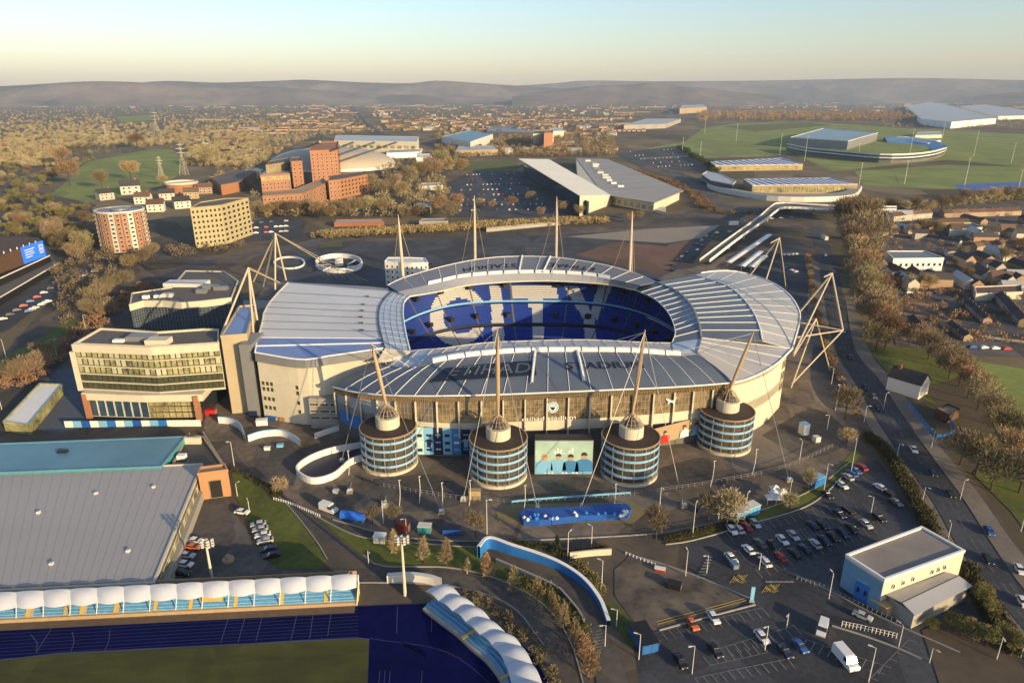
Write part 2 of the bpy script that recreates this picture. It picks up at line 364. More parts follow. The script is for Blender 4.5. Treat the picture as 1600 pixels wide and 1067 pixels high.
# --- large surfaces
sheet('ground_town', [(330, 350), (430, 352), (500, 372), (760, 340), (1080, 330), (1250, 322), (1290, 350), (1345, 560), (1540, 770), (1720, 1075), (-100, 1075), (-120, 640), (0, 560), (120, 420)], M('worn town ground', (.135, .10, .065), .9, .2, .09, col2=(.035, .034, .034), big=.014, bigmix=.6, patch=.35, psc=.03), 'dark worn hard ground around the stadium district')
sheet('car_park', [(1070, 845), (1190, 812), (1265, 785), (1335, 728), (1385, 715), (1440, 790), (1500, 870), (1640, 1075), (1000, 1075), (985, 985), (1130, 940), (1075, 885)], asphalt, 'dark asphalt car park beside the main road')
sheet('plaza', [(318, 668), (352, 735), (430, 772), (520, 812), (620, 838), (760, 846), (1000, 836), (1080, 826), (1190, 797), (1270, 765), (1328, 722), (1345, 680), (1325, 610), (1296, 545), (1283, 480), (1262, 400), (1180, 380), (1080, 420), (600, 435), (420, 440), (340, 545)], paving, 'brown paved concourse around the stadium')
sheet('road', [(352, 690), (318, 690), (345, 740), (430, 790), (520, 850), (610, 888), (720, 900), (740, 880), (640, 862), (560, 830), (470, 790), (400, 745)], asphaltb, 'curved service road below the concourse')
sheet('back_plaza', [(420, 440), (470, 385), (560, 378), (760, 372), (960, 362), (1120, 350), (1105, 380), (1060, 420), (1020, 440), (600, 450)], asphalt, 'dark open hard standing behind the stadium')
sheet('paving_triangle', [(885, 370), (1010, 358), (1125, 352), (1095, 372), (1040, 380)], M('pale paving', (.30, .25, .20), .8, .1, .3), 'pale paved wedge behind the stadium')
sheet('paving_triangle', [(900, 398), (960, 378), (1040, 385), (1090, 372), (1065, 405), (1035, 430)], M('brown paving', (.16, .09, .06), .9, .15, .3, patch=.2), 'brown paved wedge behind the far stand')
for pts, mt, lb in (([(585, 748), (690, 742), (735, 780), (640, 800), (575, 775)], asphaltb, 'darker worn patch of concourse by the first ramp tower'), ([(1140, 690), (1200, 660), (1275, 660), (1290, 690), (1220, 720), (1150, 735)], footway, 'pale paved fan beside the fourth ramp tower'),
    ([(1190, 680), (1262, 640), (1300, 650), (1325, 690), (1262, 715)], asphaltb, 'dark resurfaced patch by the end of the stadium'), ([(835, 748), (925, 747), (945, 790), (820, 792)], asphaltb, 'dark paved apron under the player poster'), ([(1000, 740), (1100, 715), (1110, 750), (1010, 772)], asphaltb, 'dark triangle of paving between the ramp towers'),
    ([(400, 700), (455, 690), (462, 750), (440, 760), (400, 735)], asphaltb, 'dark worn patch by the curved barrier'), ([(935, 765), (1010, 760), (1060, 790), (1000, 800)], footway, 'pale concrete strip by the sign bed'), ([(1270, 540), (1292, 545), (1320, 610), (1300, 640), (1268, 600)], asphalt, 'dark yard beside the end wall of the stadium')):
    sheet('paving', pts, mt, lb, smoothn=24)
for i, (pts, mt, lb) in enumerate((([(60, 600), (110, 575), (140, 640), (110, 672), (60, 668)], M('blue grey paving', (.09, .11, .15), .8, .15, .4), 'blue grey paving beside the hotel'), ([(0, 560), (60, 530), (110, 500), (130, 510), (60, 560), (0, 600)], lawn, 'rough grass by the tram road'), ([(100, 440), (150, 405), (230, 400), (200, 430), (150, 480), (110, 500)], earth, 'brown scrubby ground between arena and offices'),
    ([(0, 470), (95, 425), (150, 420), (60, 480), (0, 520)], asphalt, 'dark service yard under the arena wall'), ([(1345, 420), (1440, 430), (1440, 445), (1350, 450)], footway, 'pale yard in front of the white factory'), ([(1350, 540), (1500, 548), (1520, 575), (1450, 600), (1420, 560)], lawn, 'lawn below the estate terraces'), ([(1130, 425), (1250, 380), (1262, 470), (1250, 480), (1190, 430)], asphalt, 'dark coach park behind the right hand roof'))):
    sheet('paving' if mt is not lawn else 'grass', pts, mt, lb, smoothn=24)
# road with footways
RL = [(1266, 355), (1272, 385), (1283, 420), (1290, 470), (1307, 545), (1336, 595), (1365, 645), (1397, 695), (1430, 745), (1460, 787), (1495, 850), (1543, 915), (1597, 980), (1660, 1050), (1720, 1110)]
RR = [(1288, 355), (1296, 385), (1308, 420), (1318, 470), (1333, 545), (1372, 595), (1405, 645), (1440, 695), (1477, 745), (1507, 787), (1547, 850), (1592, 915), (1650, 980), (1720, 1050), (1780, 1110)]
band('road', RL, RR, asphalt, 'main road running past the stadium', 60)
band('footway', [(1256, 400), (1270, 470), (1291, 545), (1320, 595), (1345, 645), (1376, 695), (1410, 745), (1437, 787), (1468, 850), (1510, 915), (1558, 980), (1620, 1050)], [(x - 3, y) for x, y in RL[2:14]], footway, 'pale footway on the stadium side of the main road', 50, lift=.1)
band('footway', [(x + 3, y) for x, y in RR[3:13]], [(1337, 470), (1357, 545), (1395, 595), (1432, 645), (1466, 695), (1508, 745), (1540, 787), (1584, 850), (1640, 915), (1700, 980)], footway, 'pale footway on the park side of the main road', 50, lift=.1)
mb = MB()
mid = [((a[0] + b[0]) / 2, (a[1] + b[1]) / 2) for a, b in zip(RL, RR)]
line(mb, mid, .14, .3, 2, 120)
for off in (.26, .74): line(mb, [(a[0] + (b[0] - a[0]) * off, a[1]) for a, b in zip(RL, RR)], .1, .3, 3, 180)
top('lane_marking', mb, marking, 'dashed white lane lines on the main road', kind='stuff')
# grass
sheet('grass', [(362, 735), (395, 750), (440, 780), (490, 840), (512, 875), (500, 890), (430, 888), (400, 845), (368, 775)], lawn, 'grass bank beside the hall car park')
sheet('grass', [(492, 806), (560, 838), (640, 848), (745, 856), (755, 870), (830, 893), (880, 935), (905, 985), (930, 1020), (915, 1080), (890, 1000), (850, 945), (780, 905), (700, 886), (600, 884), (565, 868)], lawn, 'grass strip with young trees along the curved road')
sheet('grass', [(935, 940), (955, 938), (985, 965), (1010, 1010), (985, 1010), (960, 980)], lawn, 'small lawn beside the blue walled ramp')
sheet('grass', [(1040, 850), (1085, 843), (1180, 816), (1270, 785), (1330, 730), (1345, 712), (1335, 700), (1300, 745), (1190, 800), (1060, 838)], lawn, 'narrow green verge between concourse and car park')
sheet('grass', [(1355, 545), (1410, 550), (1435, 575), (1440, 605), (1470, 640), (1400, 598)], lawn, 'green between the main road and the white house')
sheet('grass', [(1500, 560), (1620, 580), (1640, 720), (1560, 680), (1530, 610)], pitch, 'playing field beyond the row of park trees')
sheet('grass', [(1520, 740), (1560, 690), (1640, 720), (1640, 880), (1580, 800)], lawn, 'rough lawn under the trees by the main road')
sheet('meadow', [(118, 268), (150, 250), (245, 233), (272, 236), (285, 262), (262, 285), (210, 305), (160, 312), (110, 322), (70, 312), (98, 290)], pitch, 'green meadow in the wood', smoothn=40)
sheet('meadow', [(180, 183), (235, 180), (240, 188), (190, 192)], pitch, 'far small green meadow among the trees')
sheet('playing_field', [(1010, 232), (1070, 222), (1100, 200), (1150, 193), (1260, 190), (1400, 200), (1640, 212), (1640, 265), (1480, 250), (1300, 268), (1240, 240), (1200, 245), (1080, 248)], pitch, 'training pitches of the sports campus')
sheet('playing_field', [(1335, 268), (1480, 258), (1640, 262), (1640, 292), (1470, 296), (1350, 290)], pitch, 'training pitch in front of the small arena')
sheet('blue_pitch', [(1490, 289), (1640, 283), (1640, 300), (1500, 297)], royal, 'blue hard court at the edge of the campus')
sheet('grass', [(705, 255), (810, 250), (805, 266), (720, 268)], lawn, 'green strip behind the superstore car park')
sheet('grass', [(495, 362), (530, 356), (535, 385), (500, 387)], lawn, 'patch of lawn by the far road junction')
sheet('gravel_yard', [(960, 890), (985, 868), (1030, 880), (1100, 905), (1170, 935), (1140, 955), (1030, 985), (1000, 985), (960, 930)], gravel, 'stained gravel yard beside the car park')
sheet('hedge_strip', [(1340, 680), (1372, 690), (1410, 745), (1437, 790), (1470, 852), (1455, 852), (1418, 792), (1380, 730)], earth, 'brown planted strip between car park and road')
sheet('earth_bank', [(1440, 985), (1500, 960), (1560, 990), (1620, 1075), (1470, 1075)], earth, 'rough earth beside the white and blue building')
sheet('buff_apron', [(775, 800), (800, 788), (985, 785), (1010, 800), (990, 818), (780, 818)], M('buff paving', (.24, .19, .09), .9, .12, .4), 'buff paved apron around the blue sign bed')  # one buff tone, yellower than the concourse paving
sheet('forecourt', [(305, 790), (350, 770), (368, 800), (400, 860), (440, 895), (290, 905), (285, 870)], asphaltb, 'small car park beside the grey hall')
sheet('road', [(440, 892), (560, 890), (700, 893), (800, 915), (870, 965), (915, 1020), (925, 1090), (850, 1090), (850, 1010), (800, 950), (720, 920), (600, 912), (440, 915)], asphaltb, 'curved road behind the curved spectator stand')
# far surfaces
sheet('superstore_car_park', [(700, 285), (740, 268), (815, 268), (835, 290), (905, 330), (870, 340), (700, 340)], asphalt, 'superstore car park full of cars')
sheet('campus_car_park', [(960, 240), (1060, 228), (1100, 258), (1110, 268), (1000, 262)], asphalt, 'sloping car park beside the training pitches')
sheet('west_car_park', [(380, 350), (440, 335), (480, 345), (470, 372), (370, 380)], asphalt, 'car park beside the pale apartment block')
band('tramway', [(0, 590), (80, 545), (150, 500), (235, 440), (330, 400)], [(30, 625), (110, 560), (175, 512), (255, 452), (340, 410)], asphalt, 'sunken tram road between the arena and offices')
band('road', [(240, 400), (400, 395), (520, 370), (760, 352), (960, 338), (1266, 330)], [(240, 408), (400, 404), (520, 380), (760, 360), (960, 345), (1266, 338)], asphaltb, 'far road crossing behind the stadium')
band('road', [(545, 165), (558, 190), (590, 215)], [(552, 165), (572, 190), (615, 215)], asphalt, 'straight street running to the hills')
band('road', [(1000, 262), (1040, 275), (1090, 300), (1120, 330), (1230, 330)], [(1010, 258), (1060, 268), (1110, 292), (1140, 320), (1250, 320)], asphaltb, 'campus road between superstore and training buildings')
sheet('earth', [(500, 372), (530, 352), (700, 350), (945, 340), (945, 352), (720, 372)], earth, 'brown planted embankment behind the stadium')
sheet('estate_ground', [(1335, 330), (1640, 310), (1640, 560), (1500, 555), (1400, 540), (1380, 470), (1345, 400)], asphaltb, 'streets and yards of the housing estate')
sheet('wood_floor', [(-200, 260), (60, 300), (150, 320), (160, 395), (90, 420), (-200, 430)], earth, 'leaf covered ground under the wood')
mb = MB()
for q in ([(1050, 232), (1190, 222)], [(1060, 243), (1200, 240)], [(1085, 215), (1210, 208)], [(1350, 276), (1470, 270)], [(1352, 284), (1470, 290)], [(1500, 225), (1620, 240)], [(1480, 240), (1620, 252)], [(1110, 200), (1240, 197)], [(1130, 222), (1120, 243)], [(1400, 274), (1405, 288)]): line(mb, q, .7, .45)
top('pitch_marking', mb, marking, 'white touchlines on the training pitches', kind='stuff')
sheet('path', [(1000, 247), (1090, 243), (1180, 239), (1180, 240.2), (1090, 244.5), (1000, 249)], footway, 'pale path between the upper training pitches'); sheet('playing_field', [(1130, 198), (1260, 191), (1300, 196), (1180, 206)], lawn, 'darker green upper training pitch')
def kerb(pts, label, n=30, wd=.3):
    q = resample(PZ(pts), n); rows = [[], [], [], []]
    for k in range(n + 1):
        d = (q[min(k + 1, n)] - q[max(k - 1, 0)]).normalized(); s = Vector((-d.y, d.x, 0)) * wd / 2
        for r, p in zip(rows, (q[k] - s, q[k] - s + Vector((0, 0, .34)), q[k] + s + Vector((0, 0, .34)), q[k] + s)): r.append(p)
    top('kerb', MB().loft(rows), concrete, label, kind='structure')
for pts, lb in (([(362, 735), (395, 750), (440, 780), (490, 840), (512, 875)], 'kerb along the grass bank'), ([(492, 806), (560, 838), (640, 848), (745, 856)], 'kerb along the top of the grass strip'), ([(568, 868), (600, 885), (700, 887), (780, 906), (850, 946), (890, 1001), (914, 1078)], 'kerb along the curved road'),
    ([(1040, 851), (1085, 844), (1180, 817), (1270, 786), (1330, 731)], 'kerb between verge and car park'), ([(985, 868), (1030, 880), (1100, 905), (1170, 935)], 'pale kerb along the gravel yard'), ([(520, 812), (620, 838), (760, 846), (1000, 836), (1080, 826), (1190, 797), (1270, 765), (1328, 722)], 'kerb along the concourse edge'),
    ([(1255, 905), (1300, 925), (1345, 950), (1420, 985), (1500, 1020)], 'kerb beside the white and blue building'), ([(1030, 985), (1130, 958), (1180, 945)], 'kerb below the gravel yard'), ([(1300, 978), (1345, 992), (1400, 1012), (1440, 1030)], 'kerb of the long dark island'), ([(445, 914), (600, 911), (720, 919), (800, 949), (850, 1009)], 'inner kerb of the curved road')): kerb(pts, lb)
# athletics ground
TL = .03
sheet('running_track', [(-60, 985), (0, 980), (560, 948), (700, 942), (760, 960), (830, 1020), (870, 1090), (-60, 1110)], track, 'dark blue running track with shade put into its colour')
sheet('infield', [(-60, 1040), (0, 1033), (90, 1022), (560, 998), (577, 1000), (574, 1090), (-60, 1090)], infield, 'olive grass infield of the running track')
mb = MB(); zt = .03 + .0028 * LAY[0] + .02
for k in range(9):
    f = k / 8
    line(mb, [(-60, 990 + 44 * f), (0, 986 + 44 * f), (560, 953 + 42 * f)], .07, zt)
line(mb, [(-60, 1039), (0, 1032), (90, 1021.5), (560, 997.5), (577, 999.5)], .35, zt)
for a, b in (((57, 1020), (85, 976)), ((345, 1005), (358, 963)), ((372, 1004), (384, 962)), ((400, 1002), (411, 961)), ((455, 1000), (465, 957)), ((484, 998), (490, 956)), ((512, 995), (518, 955)), ((620, 990), (621, 948)), ((674, 988), (675, 945))): line(mb, [a, b], .16, zt)
line(mb, [(48, 992), (58, 1005), (57, 1020)], .16, zt, 0, 8); line(mb, [(113, 988), (116, 1003), (111, 1018)], .16, zt, 0, 8); line(mb, [(172, 984), (170, 1003), (164, 1017)], .16, zt, 0, 8)
for x in (594, 602, 610, 660): line(mb, [(x, 1048), (x - 4, 1090)], .12, zt)
line(mb, [(578, 998), (700, 1020), (790, 1090)], .12, zt, 0, 10)
top('lane_marking', mb, lanem, 'thin pale lane lines on the blue track', kind='stuff')
o = TXT['MANCHESTER'].copy()
for v in o.vertices:
    s = v.co.x / 3.4; q = P(648 + s * 20, 1015 + s * 10 + s * s * 2); q2 = P(648 + s * 20 + .3, 1015 + s * 10 - 1)
    v.co = Vector((q.x, q.y + v.co.y * 2.0, zt + .02))
o.materials.append(marking); ob = bpy.data.objects.new('track_lettering', o); C.objects.link(ob); tag(ob, 'pale curved lettering painted on the blue track', kind='structure')
# car park bays
mb = MB(); zc = .03 + .0028 * LAY[0] + .03
def bays(a, b, n, dx, dy):
    for i in range(n + 1):
        x, y = a[0] + (b[0] - a[0]) * i / n, a[1] + (b[1] - a[1]) * i / n
        line(mb, [(x, y), (x + dx, y + dy)], .14, zc)
    line(mb, [a, b], .1, zc)
bays((1020, 990), (1190, 950), 14, 12, 14); bays((1120, 1015), (1240, 978), 9, 12, 14); bays((1110, 1040), (1200, 1020), 7, -12, -14)
bays((1085, 1060), (1230, 1030), 11, 12, 14); bays((1260, 1000), (1380, 1040), 9, -8, 14); bays((1130, 868), (1290, 815), 14, 12, 14); bays((1180, 890), (1370, 815), 16, 12, 14)
bays((1135, 833), (1290, 790), 14, 10, 11); bays((1310, 768), (1350, 738), 6, 10, 8); bays((1240, 850), (1370, 795), 12, -12, -13); bays((1360, 1060), (1420, 1000), 6, 12, 4)
top('bay_marking', mb, marking, 'faint white bay lines in the car park', kind='stuff')
mb = MB()
for k in range(8): line(mb, [(1088 + k * 2.4, 903 - k * 4.6), (1102 + k * 1.6, 903 - k * 4.6)], .5, zc)
for k in range(11): line(mb, [(1196 + k * 4, 908 + (k % 2) * .5), (1200 + k * 4, 911)], .6, zc)
for k in range(8): line(mb, [(927 + abs(3.5 - k), 988 + k * 5), (944 - abs(3.5 - k) * 1.5, 985 + k * 5)], .3, zc)
top('crossing_marking', mb, marking, 'white crossing stripes and hatching on the access road', kind='stuff')
mb = MB()
for a, b in (((1140, 900), (1165, 912)), ((1190, 915), (1208, 925))):
    for k in range(6): line(mb, [(a[0] + k * 4, a[1] + 12 - k), (a[0] + 8 + k * 4, a[1] - k * .3)], .15, zc); line(mb, [(a[0] + 18 - k * 3, a[1] + 12 - k), (a[0] + 26 - k * 2, a[1] + 8 - k * 2)], .15, zc)
line(mb, [(1025, 972), (1090, 955), (1165, 935)], .25, zc, 0, 8); line(mb, [(1027, 976), (1092, 959), (1167, 938)], .25, zc, 0, 8)
top('box_marking', mb, yellowm, 'yellow box junction and kerb lines by the gravel yard', kind='stuff')
# ------------------------------------------------------------------ the stadium
st = thing('stadium', 'large football stadium with sweeping oval roof and blue seats', 'stadium', (10, 270, 0))
def z3(l): return [P(*q) for q in l]
def rl(l, n): return resample(z3(l), n)
NEAR_S = [(597, 567, 25), (620, 574, 26), (652, 573, 27.5), (680, 566, 29), (734, 556.5, 30), (819, 550, 30), (912, 549, 30), (990, 550, 30), (1053, 555, 29), (1087, 553, 29)]
NEAR_E = [(520, 605, 19), (550, 612, 20.5), (600, 617.5, 22), (667, 619, 23.5), (756, 617.5, 24), (850, 614, 24), (944, 610, 24), (1037, 606, 23.5), (1100, 602, 23), (1147, 598, 23)]
NEAR_I = [(620, 563, 26), (640, 549, 28), (694, 544, 30), (756, 536, 30), (819, 533, 30), (912, 531, 30), (1006, 535, 30), (1050, 536, 30)]
NN = 20
E_, S_, I_ = rl(NEAR_E, NN * 4), rl(NEAR_S, NN * 4), rl(NEAR_I, NN * 4)
def near(u, v, dz=0.0):               # point of the near roof: u along 0..1, v eave..strip
    k = min(max(u, 0), .9999) * NN * 4; i = int(k); f = k - i
    a = E_[i].lerp(E_[i + 1], f); b = S_[i].lerp(S_[i + 1], f)
    return a.lerp(b, v) + Vector((0, 0, dz + .8 * math.sin(math.pi * v)))
def panel(grid, mat, name='roof_panel', t=.35):   # grid of points -> plate with thickness
    mb = MB(); mb.loft(grid); dn = [[p - Vector((0, 0, t)) for p in r] for r in grid]; mb.loft([list(reversed(r)) for r in dn])
    ed = grid[0] + [r[-1] for r in grid[1:]] + list(reversed(grid[-1]))[1:] + [r[0] for r in reversed(grid[1:-1])]
    mb.loft([[p - Vector((0, 0, t)) for p in ed + ed[:1]], ed + ed[:1]])
    return part(name, mb, mat, st)
def ribs(pts, r=.22, mat=rib, name='roof_rib', lift=.12):
    mb = MB(); q = [p + Vector((0, 0, lift)) for p in pts]
    for a, b in zip(q, q[1:]): mb.tube(a, b, r, r, 5, caps=False)
    return part(name, mb, mat, st)
dkroof = M('blue grey roof sheet', (.125, .155, .21), .36, .1, .15, metal=.25, stretch=(1, .15, 1))
for k in range(NN):
    g = [[near((k + i / 4) / NN, j / 4) for i in range(5)] for j in range(5)]
    panel(g, dkroof)
    panel([[S_[k * 4 + i].lerp(I_[k * 4 + i], j / 2) + Vector((0, 0, -.2)) for i in range(5)] for j in range(3)], roofpale if k > 2 else roofclear, 'inner_roof_panel')
    if k: ribs([near(k / NN, j / 4) for j in range(5)], .13); ribs([S_[k * 4], I_[k * 4]], .1)
    if 4 <= k < 19:                   # upstand lights along the ring with gaps between
        mb = MB(); a, b = S_[k * 4].lerp(S_[k * 4 + 4], .05), S_[k * 4].lerp(S_[k * 4 + 4], .95)
        d = (b - a).normalized(); s = Vector((-d.y, d.x, 0))
        mb.add([a - s * .4, b - s * .4, b + s * 1.6, a + s * 1.6, a + s * .2 + Vector((0, 0, 1.3)), b + s * .2 + Vector((0, 0, 1.3)), b + s * 1.4 + Vector((0, 0, 1.4)), a + s * 1.4 + Vector((0, 0, 1.4))],
               [(0, 1, 5, 4), (4, 5, 6, 7), (7, 6, 2, 3), (0, 4, 7, 3), (1, 2, 6, 5)])
        part('ring_upstand', mb, white, st)
ribs(E_, .25, white, 'eave_edge', .1); ribs(S_, .3, greysteel, 'ring_beam', .1); ribs(I_, .18, offwhite, 'inner_edge', .05)
for u in (.5, .625): ribs([near(u + .012, .18 + j * .2, .3) for j in range(5)], .55, rib, 'roof_duct')
# lettering on the near roof
def onroof(u0, ku, v0, kv, sk=0): return lambda x, y, z: near(u0 + x * ku, v0 + y * kv + sk * x, .35)
mb = MB(); W = [(.262, .30), (.522, .36), (.512, .72), (.275, .66)]
gq = [[near(W[0][0] + (W[1][0] - W[0][0]) * i / 12 + (W[3][0] - W[0][0]) * j / 3 * (1 - i / 12) + (W[2][0] - W[1][0]) * j / 3 * i / 12, (W[0][1] * (1 - i / 12) + W[1][1] * i / 12) * (1 - j / 3) + (W[3][1] * (1 - i / 12) + W[2][1] * i / 12) * j / 3, .22) for i in range(13)] for j in range(4)]
mb.loft(gq); part('roof_print', mb, M('dark roof print', (.012, .02, .045), .5, .15), st)
lettering('roof_lettering', 'ETIHAD', onroof(.40, .062, .52, .34), M('faded letter grey', (.20, .24, .30), .5, .1), st)
lettering('roof_lettering', 'STADIUM', onroof(.70, .05, .54, .26), M('dark letter', (.03, .04, .07), .5, .1), st)
# ---- right-hand roof in three rings
RI = [(1050, 536, 30), (1055, 517, 31), (1044, 489, 31), (1022, 467, 31), (991, 453, 30)]
R1 = [(1096, 528, 31), (1092, 505, 33), (1080, 477, 33), (1057, 455, 33), (1025, 441, 33)]
R2 = [(1191, 532, 29), (1187, 512, 31), (1178, 490, 32), (1162, 468, 32), (1136, 447, 32), (1085, 430, 32)]
RO = [(1238, 545, 25), (1250, 500, 25), (1246, 480, 26), (1232, 460, 27), (1207, 442, 28), (1175, 430, 29), (1145, 424, 30), (1117, 424, 31), (1095, 427, 31)]
n = 12; A, B, D_, O = (rl(q, n * 2) for q in (RI, R1, R2, RO))
for k in range(n):
    for X, Y, mt in ((A, B, dkroof), (B, D_, dkroof), (D_, O, roofpale)):
        panel([[X[k * 2 + i].lerp(Y[k * 2 + i], j / 2) for i in range(3)] for j in range(3)], mt)
    if k:
        ribs([A[k * 2], B[k * 2], D_[k * 2]], .16); ribs([D_[k * 2], O[k * 2]], .09)
ribs(A, .22, offwhite, 'inner_edge'); ribs(B, .45, greysteel, 'ring_beam'); ribs(D_, .35, rib, 'ring_beam'); ribs(O, .4, white, 'eave_edge')
# ---- corner between near and right-hand roofs
CI = [(1087, 553, 29), (1092, 544, 30), (1096, 528, 31)]; CO = [(1147, 598, 23), (1175, 590, 23.5), (1212, 570, 24.5), (1238, 545, 25)]
a, b = rl(CI, 8), rl(CO, 8)
for k in range(4): panel([[a[k * 2 + i].lerp(b[k * 2 + i], j / 3) for i in range(3)] for j in range(4)], roofpale)
for k in range(5): ribs([a[k * 2], b[k * 2]], .14)
ribs(b, .35, white, 'eave_edge'); ribs(a, .3, greysteel, 'ring_beam')
panel([[P(1050, 536, 30), P(1052, 535, 30)], [P(1053, 554, 29.2), P(1096, 529, 31)], [P(1087, 552.5, 29.2), P(1094, 541, 30.2)]], roofclear, 'inner_roof_panel')
# ---- far roof
FI = [(641, 463, 30), (681, 456.5, 30), (747, 444, 30), (850, 439, 30), (944, 444, 30), (991, 453, 30)]
FS = [(622, 456, 31), (647, 450, 31.5), (681, 442.5, 32), (725, 433, 33), (787, 428, 33), (850, 427, 33), (925, 431.5, 33), (1000, 446, 33)]
FF = [(606, 446, 31), (631, 434, 33), (694, 416, 36), (750, 405, 37), (800, 401, 37), (869, 402.5, 37), (944, 414, 36), (991, 427, 34), (1025, 441, 33)]
n = 16; a, b, c = (rl(q, n * 2) for q in (FI, FS, FF)); e = [p + Vector((0, 17, -11)) for p in c]
for k in range(n):
    panel([[a[k * 2 + i], a[k * 2 + i].lerp(b[k * 2 + i], .5), b[k * 2 + i]] for i in range(3)], roofpale, 'inner_roof_panel')
    panel([[b[k * 2 + i].lerp(c[k * 2 + i], j / 3) for i in range(3)] for j in range(4)], roofgrey); panel([[c[k * 2 + i].lerp(e[k * 2 + i], j / 2) for i in range(3)] for j in range(3)], roofgrey)
    if k: ribs([b[k * 2], c[k * 2], e[k * 2]], .15)
    if 1 < k < n - 2:
        p, q = b[k * 2].lerp(b[k * 2 + 2], .06), b[k * 2].lerp(b[k * 2 + 2], .94); u = Vector((0, 0, 1.2)); y = Vector((0, 1.6, 0))
        part('ring_upstand', MB().add([p, q, q + y + u, p + y + u, p + y * 1.6 + u, q + y * 1.6 + u, q + y * 1.8, p + y * 1.8], [(0, 1, 2, 3), (3, 2, 5, 4), (4, 5, 6, 7)]), white, st)
ribs(a, .4, cream, 'inner_edge', 0); ribs(c, .2, rib, 'ridge_edge')
def onfar(u0, ku, v0, kv):
    def f(x, y, z):
        k = (u0 - x * ku) * n * 2; i = int(k); r = k - i
        return b[i].lerp(b[i + 1], r).lerp(c[i].lerp(c[i + 1], r), v0 - y * kv) + Vector((0, 0, .3))
    return f
lettering('roof_lettering', 'ETIHAD', onfar(.68, .055, .5, .36), MATS['dark letter'], st); lettering('roof_lettering', 'STADIUM', onfar(.38, .05, .45, .33), MATS['dark letter'], st)
for u in (.53, .60): ribs([b[int(u * 32)].lerp(c[int(u * 32)], j / 3) + Vector((0, 0, .3)) for j in range(4)], .5, rib, 'roof_duct')
part('back_wall', MB().loft([[p + Vector((0, -2, 0)) for p in e], [Vector((p.x, p.y - 2, 0)) for p in e]]), dkconc, st)
# ---- left-hand roof: clear strip, white field, blue bands
LI = [(641, 549, 29), (634, 520, 30), (630, 490, 30), (632, 472, 30), (641, 463, 30)]
L1 = [(601, 545, 29), (597, 530, 30), (591, 500, 30), (595, 475, 30), (612, 455, 30)]
a, b = rl(LI, 24), rl(L1, 24)
for k in range(12):
    for j in range(4):
        panel([[a[k * 2 + i].lerp(b[k * 2 + i], j / 4), a[k * 2 + i].lerp(b[k * 2 + i], j / 4 + .235)] for i in range(3)], roofclear, 'clear_roof_panel', .2)
for k in range(0, 25, 2): ribs([a[k], b[k]], .1)
for j in range(5): ribs([p.lerp(q, j / 4) for p, q in zip(a, b)], .1)
ribs(a, .3, white, 'inner_edge'); ribs(b, .4, darkmetal, 'ring_beam', 0)
panel([[P(601, 545, 29), P(641, 549, 29)], [P(588, 566, 26), P(622, 562, 26.5)]], cream, 'inner_roof_panel')
LL = [(402.5, 527.5), (407, 514), (410, 502), (412, 490), (417, 480), (422, 472), (435, 457), (450, 442)]
LR = [(597, 529), (592, 518), (590.5, 507), (590, 498), (591, 488), (592.5, 478), (598, 466), (612, 455)]
for k in range(7):
    g = [[P(*LL[k + i], 28).lerp(P(*LR[k + i], 30), j / 6) for j in range(7)] for i in range(2)]
    panel(g, roofwhite)
    ribs(g[0], .22, greysteel if k else white, 'roof_rib', .05)
    if k: part('roof_hatch', MB().box(g[0][5] + Vector((1, .8, .2)), (1.6, .7, .5)), darkmetal, st)
panel([[P(450, 442, 28), P(572, 451, 30), P(611, 455, 30)], [P(447, 440.5, 26), P(574, 447.5, 28.5), P(611, 451, 29)]], greysteel, 'roof_panel')
BL = [[(402.5, 527.5, 28), (597, 529, 30)], [(399, 541, 27.6), (600, 536, 29.6)], [(398, 551, 27.2), (470, 562, 26.5), (517, 556, 27.4), (601, 544, 29)]]
u, v, x = rl(BL[0], 12), rl(BL[1], 12), rl(BL[2], 12)
for k in range(3):
    panel([[p for p in u[k * 4:k * 4 + 5]], [p for p in v[k * 4:k * 4 + 5]]], roofblue); panel([[p for p in v[k * 4:k * 4 + 5]], [p for p in x[k * 4:k * 4 + 5]]], roofblue)
ribs(v, .3, white); ribs(x, .3, white, 'eave_edge'); ribs([P(402.5, 527.5, 28), P(398, 551, 27.2)], .3, white)
ribs([P(*q, 28) for q in LL], .35, offwhite, 'eave_edge')
fx = [Vector((p.x, p.y - .3, p.z - 3.2)) for p in x]
part('fascia', MB().loft([[p - Vector((0, 0, .4)) for p in x], fx]), greysteel, st)
# ---- left-hand front wall
wl = [Vector((p.x, p.y + 1.5, p.z)) for p in fx]; gl = [Vector((p.x, p.y, 0)) for p in wl]
part('wall', MB().loft([wl, gl]), cream, st)
part('wall', MB().loft([[wl[0], wl[0] + Vector((-10, 75, 0))], [gl[0], gl[0] + Vector((-10, 75, 0))]]), cream, st)
for z0, z1, rws in ((11.5, 16, 2), (4, 6.2, 1), (7.6, 9.8, 1)):
    wins(st, gl[0].lerp(gl[4], .03), gl[4], z0, z1, 9, rws, glassgreen, cream, .85, .8)
part('lower_block', MB().prism([gl[5] + Vector((0, -2.5, 0)), gl[9] + Vector((0, -6, 0)), gl[9] + Vector((0, 1, 0)), gl[5] + Vector((0, 1, 0))], 0, 12), concrete, st)
wins(st, gl[5] + Vector((0, -2.5, 0)), gl[9] + Vector((0, -6, 0)), 3, 11, 4, 3, glass, cream, .9, .35)
